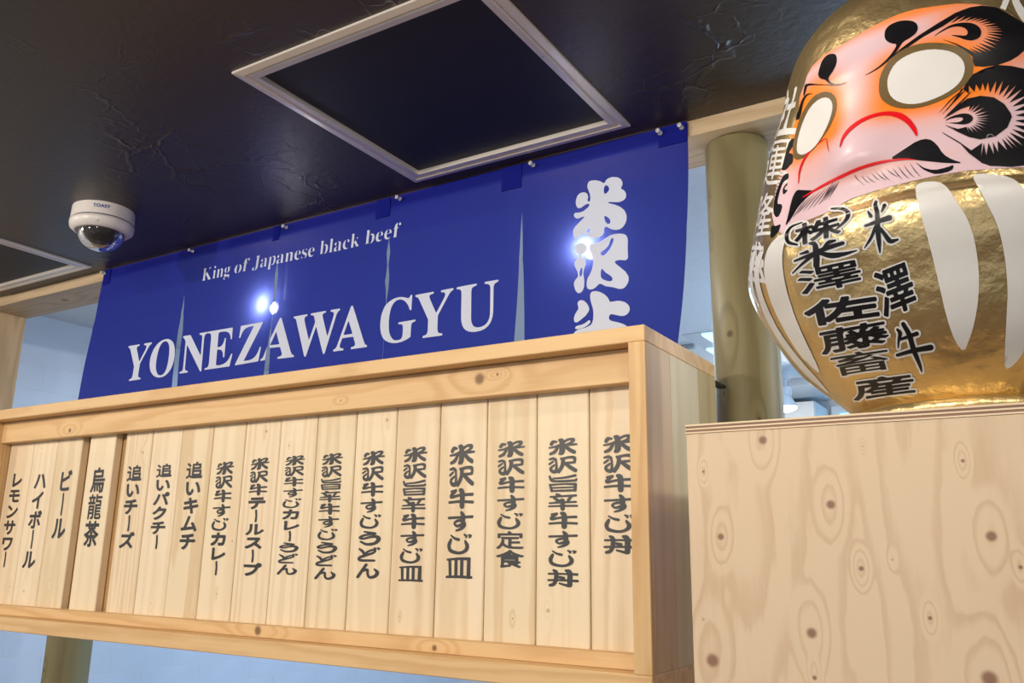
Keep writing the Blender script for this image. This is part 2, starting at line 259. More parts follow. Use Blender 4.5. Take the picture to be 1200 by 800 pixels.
DATA["g米"] = "164,390 144,380 139,374 136,362 136,350 137,342 152,306 153,274 151,266 88,229 61,220 12,208 7,206 3,198 1,189 3,177 7,169 12,167 66,172 97,179 101,177 86,141 72,117 59,103 23,76 16,68 12,57 11,45 12,33 16,21 25,12 34,13 77,32 90,42 101,55 114,77 128,113 147,173 148,185 148,197 151,202 153,197 152,101 150,89 140,55 138,41 142,21 151,9 175,6 187,8 202,18 211,29 222,53 228,81 231,113 232,145 234,150 281,79 308,49 350,17 361,19 372,31 378,45 379,61 378,77 372,93 366,103 312,150 273,202 281,205 386,215 395,222 398,230 399,242 395,254 390,259 333,262 333,266 358,298 366,318 368,330 368,350 366,362 361,372 350,385 337,391 321,393 294,391 267,382 220,350 218,351 207,374 193,388 178,393;59,358 50,352 40,338 22,298 19,286 18,266 21,250 28,237 36,229 48,228 59,237 79,285 119,296 125,302 128,310 128,326 122,338 86,358 75,361;278,330 294,332 310,328 313,326 313,322 309,314 296,299 283,289 240,262 231,262 229,266 229,290 258,317"
DATA["g沢"] = "318,398 263,391 188,369 175,371 166,365 161,352 161,339 175,297 176,289 172,227 168,200 161,173 135,101 133,107 128,223 121,332 117,348 111,357 102,360 87,380 73,386 51,382 10,359 5,347 4,336 7,324 13,316 21,315 65,323 71,321 75,316 91,289 98,231 98,221 89,225 82,224 49,194 29,172 21,156 15,134 14,110 16,87 23,65 30,48 40,33 58,17 73,10 89,6 102,9 109,13 122,28 131,15 137,9 146,7 153,9 162,21 198,103 212,145 223,190 225,191 280,108 302,79 324,55 362,18 373,17 384,25 392,41 395,60 393,79 388,95 284,211 364,221 372,227 376,239 379,262 384,324 383,336 379,359 368,380 355,391 337,397;264,332 280,334 304,333 322,328 337,321 341,312 342,275 337,272 234,264 232,270 231,301 228,316 232,321;60,306 7,250 4,242 2,231 4,219 7,211 16,203 25,206 76,266 80,281 78,297 73,305 69,308;97,188 98,176 95,138 92,107 89,93 84,91 73,95 58,107 52,122 54,130 67,149"
DATA["g牛"] = "180,398 173,396 166,387 162,374 161,362 165,342 181,314 182,298 93,273 87,274 92,282 126,324 133,335 136,346 137,366 131,379 119,384 102,381 45,363 38,357 34,346 34,330 38,319 46,310 33,294 27,282 22,266 21,250 25,230 31,218 38,209 53,205 76,208 135,232 180,244 183,243 184,238 183,181 178,178 124,175 15,162 8,154 4,141 5,129 10,117 19,112 126,124 180,126 182,117 182,69 186,45 192,33 199,23 209,16 218,14 228,16 237,23 245,33 251,45 255,65 256,117 258,122 384,109 391,112 398,121 400,133 400,145 396,157 389,164 263,175 258,177 258,181 258,242 261,249 382,251 389,258 394,274 393,292 387,306 377,311 258,304 256,306 252,334 245,358 235,378 225,390 216,396 204,399"
DATA["gす"] = "206,395 197,384 193,366 194,354 206,310 207,306 205,302 17,293 8,286 4,274 4,262 6,254 11,246 17,242 207,254 206,249 164,243 138,232 114,214 107,205 98,189 94,169 98,145 107,127 126,105 138,97 154,92 176,94 202,103 205,101 199,93 185,81 131,49 127,41 127,33 128,25 133,18 139,17 178,26 216,40 254,68 276,93 287,117 291,145 290,161 285,177 272,206 275,255 280,257 384,260 393,266 398,278 399,290 397,302 391,312 384,316 273,308 261,342 249,362 218,393;201,193 206,193 209,190 209,173 164,145 154,143 147,145 135,157 131,165 140,177 157,188 176,192"
DATA["gじ"] = "268,398 263,397 258,390 256,382 256,373 261,361 282,342 281,326 284,318 287,313 292,313 305,322 312,330 315,338 317,350 315,362 312,371 300,384;333,390 326,383 323,370 326,358 338,346 333,330 333,321 338,312 343,310 348,312 371,330 379,342 382,354 382,362 381,370 374,380 362,386;61,380 56,374 54,366 54,358 57,350 97,304 119,284 140,273 184,260 193,264 201,278 202,290 201,298 198,306 191,314 131,332 111,344 68,380;58,311 51,304 37,278 18,234 12,214 8,185 11,149 20,108 27,89 37,72 56,52 94,34 143,23 189,19 234,26 271,41 307,69 321,85 331,101 342,129 346,165 344,189 341,202 331,224 296,278 290,284 283,285 273,278 269,270 268,258 273,230 286,185 288,173 288,161 285,145 278,127 271,115 258,102 244,91 227,83 203,76 186,75 145,84 119,94 90,110 75,121 68,133 63,149 60,177 61,185 69,214 76,242 82,278 82,290 79,302 73,310 66,313"
DATA["gカ"] = "158,393 151,376 153,335 149,321 43,321 34,307 32,253 34,243 41,232 130,231 134,230 139,222 125,180 101,140 72,109 29,75 24,58 29,35 67,3 120,45 144,74 163,104 187,160 203,222 206,230 216,232 288,231 295,222 294,191 287,130 278,103 269,97 206,101 197,96 192,84 191,68 196,27 201,16 211,11 288,9 312,20 326,39 339,78 349,140 358,273 355,299 346,311 322,321 221,320 215,325 214,376 206,393"
DATA["gテ"] = "77,373 72,366 68,350 68,311 72,295 82,286 322,285 331,292 337,311 336,358 326,374;24,265 19,252 18,213 22,194 29,184 163,184 173,179 170,155 154,121 125,93 86,71 78,57 77,37 82,24 120,-4 163,23 203,67 226,116 240,181 370,183 379,191 384,213 383,252 379,263 370,271 34,271"
DATA["gス"] = "72,361 60,350 56,331 57,292 59,282 67,271 221,271 230,270 235,262 202,212 149,160 96,121 29,85 21,67 23,47 29,35 48,15 62,7 110,32 163,70 221,121 264,82 331,6 341,7 365,27 376,47 376,67 370,80 274,184 277,194 332,301 336,321 331,338 326,345 302,361"
DATA["gプ"] = "336,410 312,394 302,380 293,356 288,353 48,355 38,349 33,331 33,292 37,272 43,266 259,266 273,262 270,243 258,213 224,164 192,135 158,114 82,85 74,76 71,67 72,46 77,35 106,4 120,3 168,22 211,48 250,80 283,118 317,179 346,263 374,271 389,280 403,299 410,321 412,340 410,360 403,379 394,393 365,411"
DATA["gう"] = "93,382 86,372 84,363 86,355 91,346 155,319 156,314 110,305 86,296 48,275 27,258 13,239 6,216 9,194 23,174 41,164 55,159 93,156 117,162 208,197 232,202 267,205 291,204 309,198 320,190 322,185 322,176 311,145 292,114 271,98 246,88 194,77 163,76 145,80 124,89 72,123 48,135 37,131 29,118 28,105 34,91 89,43 124,19 152,9 183,6 211,7 257,14 305,32 333,52 351,70 368,94 382,118 394,150 398,172 397,203 386,234 376,248 361,263 330,279 291,283 312,300 318,310 319,328 312,343 302,349 204,369 103,386;238,274 253,274 194,254 107,217 89,213 74,216 75,221 86,231 124,251 170,263"
DATA["gど"] = "292,391 284,386 281,378 281,366 288,354 286,352 253,345 200,317 161,286 140,260 137,260 107,307 83,331 38,362 29,363 20,358 13,342 15,326 68,259 95,210 98,197 41,161 26,147 17,133 9,113 5,89 6,69 17,45 32,31 41,26 59,20 92,16 301,24 310,26 316,31 322,42 323,57 316,73 307,79 95,81 68,85 58,89 57,93 79,109 107,124 125,127 140,142 247,197 280,218 305,238 322,258 331,278 332,302 324,326 335,338 337,354 354,346 354,342 349,334 347,326 349,317 355,311 364,312 392,334 397,346 398,358 392,370 382,379 354,390 346,390 337,382 334,366 331,364 301,388;273,294 283,294 286,290 276,278 259,266 227,248 188,233 182,234 190,246 215,265 250,285"
DATA["gん"] = "157,395 147,387 141,377 3,68 0,46 4,29 12,18 25,12 38,14 46,21 54,33 112,172 170,205 174,201 173,150 179,108 193,64 199,50 211,31 231,17 247,13 266,13 305,21 324,30 343,43 371,76 383,98 392,124 398,150 398,175 396,188 388,210 372,231 321,272 311,276 302,271 296,261 296,248 331,180 332,167 328,150 314,119 298,102 263,84 247,81 240,83 231,100 219,141 217,158 219,214 214,244 205,258 195,266 179,269 154,266 187,343 191,360 188,377 180,390 170,396"
DATA["g旨"] = "365,398 279,366 235,353 182,344 68,332 61,326 56,310 51,318 32,375 26,385 19,388 12,386 5,375 4,364 13,307 17,288 23,270 37,247 47,237 59,229 84,223 189,218 284,219 349,223 375,229 386,237 391,245 395,262 395,285 391,297 384,303 375,300 365,285 361,282 237,273 119,274 86,280 77,285 71,292 184,296 237,301 286,311 370,336 377,340 382,349 386,360 386,371 383,382 379,391 372,397;24,202 17,198 12,191 10,183 10,172 30,25 34,14 42,6 49,5 61,9 347,9 365,2 377,9 384,25 390,172 386,191 377,201 210,203 40,196 30,202;136,157 207,160 261,156 344,144 347,142 348,134 346,127 342,125 66,121 54,118 49,142 49,147 52,149;265,85 342,86 344,85 345,82 345,67 343,63 340,61 68,57 63,61 60,78 62,82 66,82"
DATA["g辛"] = "113,398 104,391 99,379 99,364 106,349 105,345 29,339 23,333 19,318 21,307 27,297 64,296 65,281 69,268 103,232 100,208 95,205 16,195 12,193 8,187 7,172 12,161 18,157 164,164 166,161 166,137 161,134 7,125 1,120 -3,112 -3,100 3,89 10,87 164,87 166,82 167,44 171,25 177,15 183,7 197,2 210,7 216,15 222,25 226,44 227,82 230,86 388,82 395,84 401,93 403,104 402,115 397,126 390,130 232,135 227,138 227,142 227,162 232,167 375,171 384,176 388,187 389,198 386,211 379,218 296,217 291,221 327,292 333,307 377,310 386,317 389,326 391,337 389,349 384,358 373,362 179,349 176,352 170,371 164,378;215,303 276,306 282,303 256,254 253,239 254,217 249,216 228,217 226,239 221,255 212,268 201,276 193,277 148,256 137,276 110,296 120,299"
DATA["g皿"] = "274,390 219,388 161,383 20,361 10,355 7,348 5,342 9,328 15,322 30,322 34,318 45,60 43,56 13,53 5,49 0,43 -2,32 -1,22 3,15 8,11 15,10 141,15 156,12 171,16 229,16 241,12 256,15 291,14 326,13 339,6 346,5 364,12 392,12 402,18 407,32 406,43 404,49 394,59 377,61 374,67 373,342 376,362 374,374 367,386 356,390;193,338 213,338 215,331 218,73 218,67 213,64 181,64 178,70 175,331 178,337;264,335 269,338 314,335 317,335 319,331 317,70 316,63 314,62 271,63 266,67;111,331 126,332 128,328 130,67 129,63 126,61 91,59 88,60 87,67 78,324 82,328"
DATA["g定"] = "178,398 164,388 163,380 169,363 163,355 24,352 21,346 20,320 20,260 24,243 58,243 63,252 64,295 72,302 326,302 333,295 333,252 338,243 370,242 374,244 378,252 378,337 374,351 365,354 230,355 226,358 202,401;77,271 73,260 73,235 77,223 82,219 173,218 176,201 174,81 168,79 154,88 125,120 115,141 121,184 120,202 115,208 86,217 79,201 69,150 55,107 36,73 5,39 2,30 5,19 29,-1 38,1 58,21 96,80 125,48 149,30 187,14 221,8 374,4 384,13 393,39 394,51 384,58 259,58 224,64 221,73 221,107 222,116 226,123 331,124 341,127 344,141 344,158 341,172 336,175 230,175 226,176 222,184 221,209 226,219 322,222 327,235 329,260 322,272 86,274"
DATA["g食"] = "192,399 158,361 115,327 4,269 3,260 5,255 24,230 34,228 67,242 72,241 74,235 75,64 73,56 62,39 67,22 74,5 82,0 211,29 219,39 221,62 226,65 331,0 341,4 359,22 361,30 359,39 314,73 310,81 354,116 358,124 357,133 351,141 325,158 322,175 324,243 331,247 374,233 398,260 401,269 399,278 326,307 288,327 237,363 231,371 230,380 226,390 202,402;211,320 243,295 226,291;122,235 275,235 264,232 130,232;120,175 134,180 269,180 276,175 274,171 264,169 130,169;120,116 130,119 163,118 167,116 170,99 173,94 191,81 177,73 123,64 119,73"
DATA["g丼"] = "258,394 235,391 230,386 225,374 224,362 227,350 237,333 250,318 247,314 145,313 142,316 139,334 132,354 119,373 105,383 79,393 71,391 67,386 62,374 62,362 64,350 79,322 82,314 76,312 12,311 5,306 0,294 0,282 3,273 9,266 81,268 85,266 86,262 82,197 79,177 5,173 0,169 -5,161 -6,153 -6,141 -2,133 3,128 69,130 72,125 67,105 60,91 53,85 22,70 15,61 12,53 11,41 13,29 16,21 24,13 31,12 67,19 79,25 88,33 100,49 109,66 118,85 133,133 228,133 254,132 257,129 257,85 255,77 157,108 151,105 146,97 144,85 148,73 154,67 273,8 296,10 310,19 317,29 322,41 325,61 326,117 328,125 393,122 404,129 409,141 409,153 407,165 400,175 393,178 334,179 330,181 329,185 331,262 334,264 386,260 394,262 401,270 405,282 405,294 400,307 396,313 389,316 327,316 320,344 310,367 303,378 284,394 270,396;146,270 195,272 256,269 259,262 258,185 257,181 254,180 227,181 227,185 232,197 233,210 230,224 223,232 161,248 154,247 145,241;142,202 154,188 182,181 142,179 140,181 140,185"
DATA["banner_capitals"] = "-21080,20487 -21085,20505 -21080,20522 -21008,20543 -20984,20564 -20972,20589 -20964,20649 -20965,20877 -21212,21363 -21249,21417 -21272,21433 -21316,21453 -21319,21477 -21312,21489 -21272,21493 -20888,21493 -20868,21489 -20862,21477 -20866,21453 -20876,21448 -20924,21442 -20948,21432 -20961,21417 -20964,21393 -20930,21309 -20794,21021 -20780,21002 -20756,21035 -20609,21297 -20592,21333 -20581,21369 -20584,21405 -20600,21426 -20624,21439 -20672,21446 -20686,21453 -20689,21477 -20684,21489 -20612,21493 -20420,21493 -20394,21489 -20387,21477 -20390,21453 -20444,21422 -20488,21369 -20727,20949 -20736,20925 -20736,20649 -20728,20589 -20717,20565 -20696,20545 -20672,20535 -20624,20525 -20616,20517 -20616,20493 -20624,20484 -20648,20481 -21056,20481;-19973,20468 -20069,20501 -20153,20552 -20225,20619 -20282,20697 -20326,20793 -20349,20889 -20357,20997 -20345,21108 -20318,21201 -20268,21297 -20201,21379 -20129,21437 -20045,21481 -19961,21507 -19853,21516 -19757,21506 -19667,21477 -19583,21429 -19514,21369 -19450,21285 -19404,21189 -19379,21093 -19370,20985 -19382,20865 -19411,20769 -19457,20680 -19520,20601 -19592,20541 -19681,20493 -19769,20467 -19877,20457;-19882,20517 -19817,20521 -19766,20541 -19721,20578 -19689,20625 -19660,20697 -19640,20781 -19629,20877 -19626,20985 -19629,21093 -19642,21189 -19663,21273 -19688,21333 -19729,21393 -19769,21428 -19817,21450 -19865,21458 -19925,21450 -19973,21427 -20011,21393 -20045,21340 -20071,21273 -20090,21189 -20101,21093 -20104,20985 -20100,20877 -20090,20793 -20073,20721 -20051,20661 -20016,20601 -19973,20555 -19929,20529;-18299,20467 -18875,21191 -18911,21228 -18917,21177 -18915,20613 -18906,20577 -18890,20553 -18863,20538 -18803,20527 -18792,20517 -18791,20493 -18803,20482 -18827,20481 -19091,20481 -19103,20482 -19113,20493 -19112,20517 -19103,20526 -19043,20537 -19019,20551 -19007,20565 -18996,20601 -18991,20661 -18992,21333 -19006,21357 -19066,21429 -19110,21453 -19114,21477 -19106,21489 -19067,21493 -18839,21493 -18814,21489 -18335,20890 -18323,20891 -18320,20925 -18320,21321 -18326,21381 -18334,21405 -18347,21421 -18371,21434 -18443,21453 -18446,21477 -18443,21487 -18431,21492 -18155,21493 -18130,21489 -18124,21477 -18128,21453 -18191,21437 -18215,21425 -18231,21405 -18242,21369 -18246,21309 -18246,20481 -18251,20464 -18263,20458 -18287,20459;-18114,20482 -18125,20493 -18123,20517 -18114,20524 -18054,20532 -18018,20547 -17994,20575 -17983,20613 -17979,20661 -17979,21285 -17984,21357 -17999,21405 -18018,21426 -18042,21438 -18114,21451 -18121,21465 -18115,21489 -18030,21493 -17226,21493 -17201,21489 -17195,21465 -17195,21213 -17202,21189 -17214,21186 -17226,21187 -17238,21194 -17261,21273 -17294,21333 -17330,21369 -17370,21392 -17454,21418 -17562,21429 -17670,21426 -17693,21417 -17703,21405 -17711,21381 -17713,21345 -17713,21057 -17706,21034 -17682,21031 -17622,21038 -17586,21049 -17551,21069 -17526,21093 -17504,21129 -17489,21165 -17466,21243 -17454,21249 -17442,21250 -17430,21246 -17423,21237 -17422,20769 -17430,20744 -17454,20742 -17466,20747 -17496,20865 -17516,20901 -17550,20935 -17586,20953 -17622,20963 -17682,20970 -17706,20967 -17713,20949 -17713,20637 -17711,20601 -17702,20577 -17690,20565 -17670,20556 -17622,20550 -17550,20551 -17478,20558 -17418,20570 -17346,20597 -17287,20637 -17232,20697 -17176,20793 -17166,20802 -17154,20804 -17130,20800 -17125,20793 -17127,20769 -17182,20505 -17190,20487 -17214,20481;-16966,20482 -16976,20493 -16977,20505 -16966,20528 -16404,21417 -16414,21427 -16426,21428 -16582,21427 -16666,21415 -16726,21394 -16765,21369 -16798,21336 -16839,21273 -16875,21189 -16882,21182 -16906,21179 -16918,21186 -16920,21201 -16895,21465 -16886,21489 -16858,21493 -16114,21493 -16089,21489 -16084,21465 -16096,21441 -16650,20565 -16642,20554 -16630,20553 -16426,20554 -16342,20567 -16270,20593 -16219,20625 -16171,20673 -16126,20745 -16090,20841 -16078,20849 -16066,20850 -16054,20848 -16047,20841 -16045,20829 -16079,20505 -16090,20484;-15995,20482 -16005,20493 -16005,20517 -15995,20528 -15959,20537 -15933,20553 -15911,20577 -15883,20625 -15509,21501 -15503,21510 -15491,21515 -15462,21513 -15443,21489 -15059,20633 -15027,20577 -15008,20553 -14987,20538 -14951,20527 -14943,20517 -14943,20493 -14951,20484 -14975,20481 -15419,20481 -15443,20485 -15450,20505 -15443,20525 -15359,20542 -15335,20558 -15325,20577 -15326,20601 -15333,20625 -15395,20767 -15419,20772 -15707,20772 -15731,20771 -15744,20757 -15795,20637 -15803,20589 -15796,20565 -15779,20547 -15743,20533 -15695,20528 -15683,20520 -15683,20490 -15695,20482 -15707,20481;-15703,20853 -15695,20845 -15659,20843 -15455,20843 -15443,20844 -15431,20853 -15563,21157 -15575,21158 -15587,21136;-14619,20465 -14948,21369 -14966,21405 -14986,21429 -15003,21439 -15045,21453 -15050,21477 -15043,21489 -15015,21493 -14667,21493 -14595,21489 -14589,21465 -14595,21451 -14655,21436 -14675,21417 -14681,21393 -14680,21369 -14661,21297 -14499,20855 -14487,20857 -14475,20881 -14320,21261 -14354,21369 -14372,21405 -14403,21432 -14479,21453 -14483,21477 -14476,21489 -14451,21493 -14019,21493 -13995,21488 -13990,21477 -13993,21453 -14055,21440 -14077,21429 -14094,21405 -14095,21381 -13935,20925 -13923,20895 -13911,20880 -13895,20913 -13763,21297 -13744,21369 -13745,21393 -13755,21419 -13779,21436 -13839,21449 -13849,21465 -13848,21477 -13841,21489 -13827,21492 -13587,21493 -13569,21489 -13562,21477 -13565,21453 -13611,21429 -13624,21417 -13647,21384 -13665,21345 -13971,20469 -13983,20459 -14007,20457 -14019,20461 -14031,20480 -14259,21098 -14271,21127 -14283,21138 -14307,21090 -14559,20479 -14571,20461 -14583,20458 -14607,20458;-13699,20482 -13710,20493 -13710,20517 -13699,20528 -13663,20538 -13639,20555 -13615,20585 -13595,20625 -13243,21497 -13231,21513 -13195,21512 -13179,21489 -12818,20637 -12787,20577 -12769,20553 -12751,20539 -12715,20527 -12707,20517 -12708,20493 -12715,20484 -12727,20481 -13171,20481 -13185,20493 -13183,20521 -13171,20529 -13123,20534 -13099,20542 -13082,20553 -13068,20577 -13069,20601 -13080,20637 -13135,20768 -13159,20772 -13435,20772 -13453,20769 -13463,20757 -13511,20637 -13519,20589 -13512,20565 -13495,20546 -13471,20536 -13411,20526 -13404,20517 -13403,20505 -13404,20493 -13411,20484 -13435,20481;-13424,20853 -13411,20844 -13375,20843 -13195,20843 -13183,20844 -13168,20853 -13179,20889 -13291,21155 -13303,21157 -13315,21135;-11926,20469 -12034,20500 -12094,20529 -12142,20561 -12189,20603 -12221,20639 -12255,20687 -12281,20735 -12305,20795 -12320,20855 -12329,20915 -12333,20987 -12323,21107 -12309,21167 -12286,21227 -12238,21312 -12202,21357 -12166,21392 -12082,21452 -11998,21490 -11902,21511 -11794,21513 -11698,21497 -11554,21450 -11530,21455 -11518,21463 -11482,21512 -11457,21515 -11446,21509 -11441,21491 -11441,21203 -11444,21167 -11458,21160 -11470,21159 -11485,21167 -11538,21275 -11602,21358 -11662,21409 -11734,21445 -11806,21458 -11866,21451 -11892,21443 -11926,21427 -11965,21395 -12010,21331 -12033,21275 -12049,21215 -12065,21107 -12070,20975 -12061,20843 -12043,20747 -12011,20663 -11963,20591 -11914,20549 -11878,20532 -11830,20520 -11746,20521 -11710,20531 -11690,20543 -11670,20567 -11660,20591 -11653,20639 -11653,20771 -11663,20831 -11679,20855 -11698,20867 -11734,20877 -11782,20883 -11794,20888 -11798,20903 -11794,20919 -11770,20925 -11326,20925 -11314,20923 -11306,20915 -11305,20903 -11314,20885 -11362,20876 -11387,20867 -11401,20855 -11414,20831 -11422,20771 -11422,20567 -11423,20555 -11432,20543 -11554,20497 -11674,20469 -11806,20459;-11091,20490 -11091,20519 -11079,20527 -11007,20543 -10983,20562 -10969,20589 -10960,20649 -10961,20877 -11235,21363 -11259,21398 -11283,21422 -11350,21453 -11354,21477 -11347,21489 -11295,21493 -10875,21493 -10852,21489 -10846,21477 -10851,21452 -10935,21436 -10957,21417 -10960,21393 -10953,21369 -10923,21309 -10777,21033 -10755,21000 -10731,21029 -10565,21297 -10545,21333 -10534,21369 -10537,21405 -10551,21424 -10587,21440 -10635,21446 -10650,21453 -10653,21477 -10647,21489 -10563,21493 -10347,21493 -10324,21489 -10318,21477 -10321,21453 -10383,21421 -10431,21369 -10696,20949 -10706,20925 -10706,20649 -10697,20589 -10683,20561 -10659,20543 -10587,20527 -10575,20519 -10571,20505 -10575,20489 -10587,20481 -10599,20481 -11067,20481 -11079,20482;-9827,20464 -9911,20488 -9979,20525 -10031,20576 -10070,20645 -10088,20705 -10099,20789 -10100,21317 -10104,21365 -10117,21401 -10139,21425 -10175,21440 -10224,21449 -10234,21461 -10232,21485 -10211,21492 -10127,21493 -9731,21493 -9709,21485 -9706,21461 -9717,21449 -9779,21438 -9812,21425 -9832,21401 -9839,21377 -9844,21317 -9842,20753 -9836,20705 -9823,20657 -9806,20621 -9779,20587 -9755,20568 -9719,20551 -9683,20542 -9635,20538 -9575,20542 -9527,20553 -9480,20573 -9455,20589 -9423,20621 -9399,20657 -9380,20705 -9367,20765 -9362,20849 -9362,21317 -9366,21365 -9380,21401 -9404,21425 -9431,21436 -9503,21452 -9508,21461 -9507,21485 -9491,21492 -9395,21493 -9191,21493 -9168,21485 -9166,21461 -9175,21449 -9227,21434 -9251,21420 -9268,21401 -9280,21365 -9284,21317 -9284,20885 -9288,20801 -9299,20729 -9311,20681 -9325,20645 -9350,20597 -9383,20555 -9419,20524 -9467,20496 -9527,20473 -9587,20460 -9659,20454 -9743,20454"
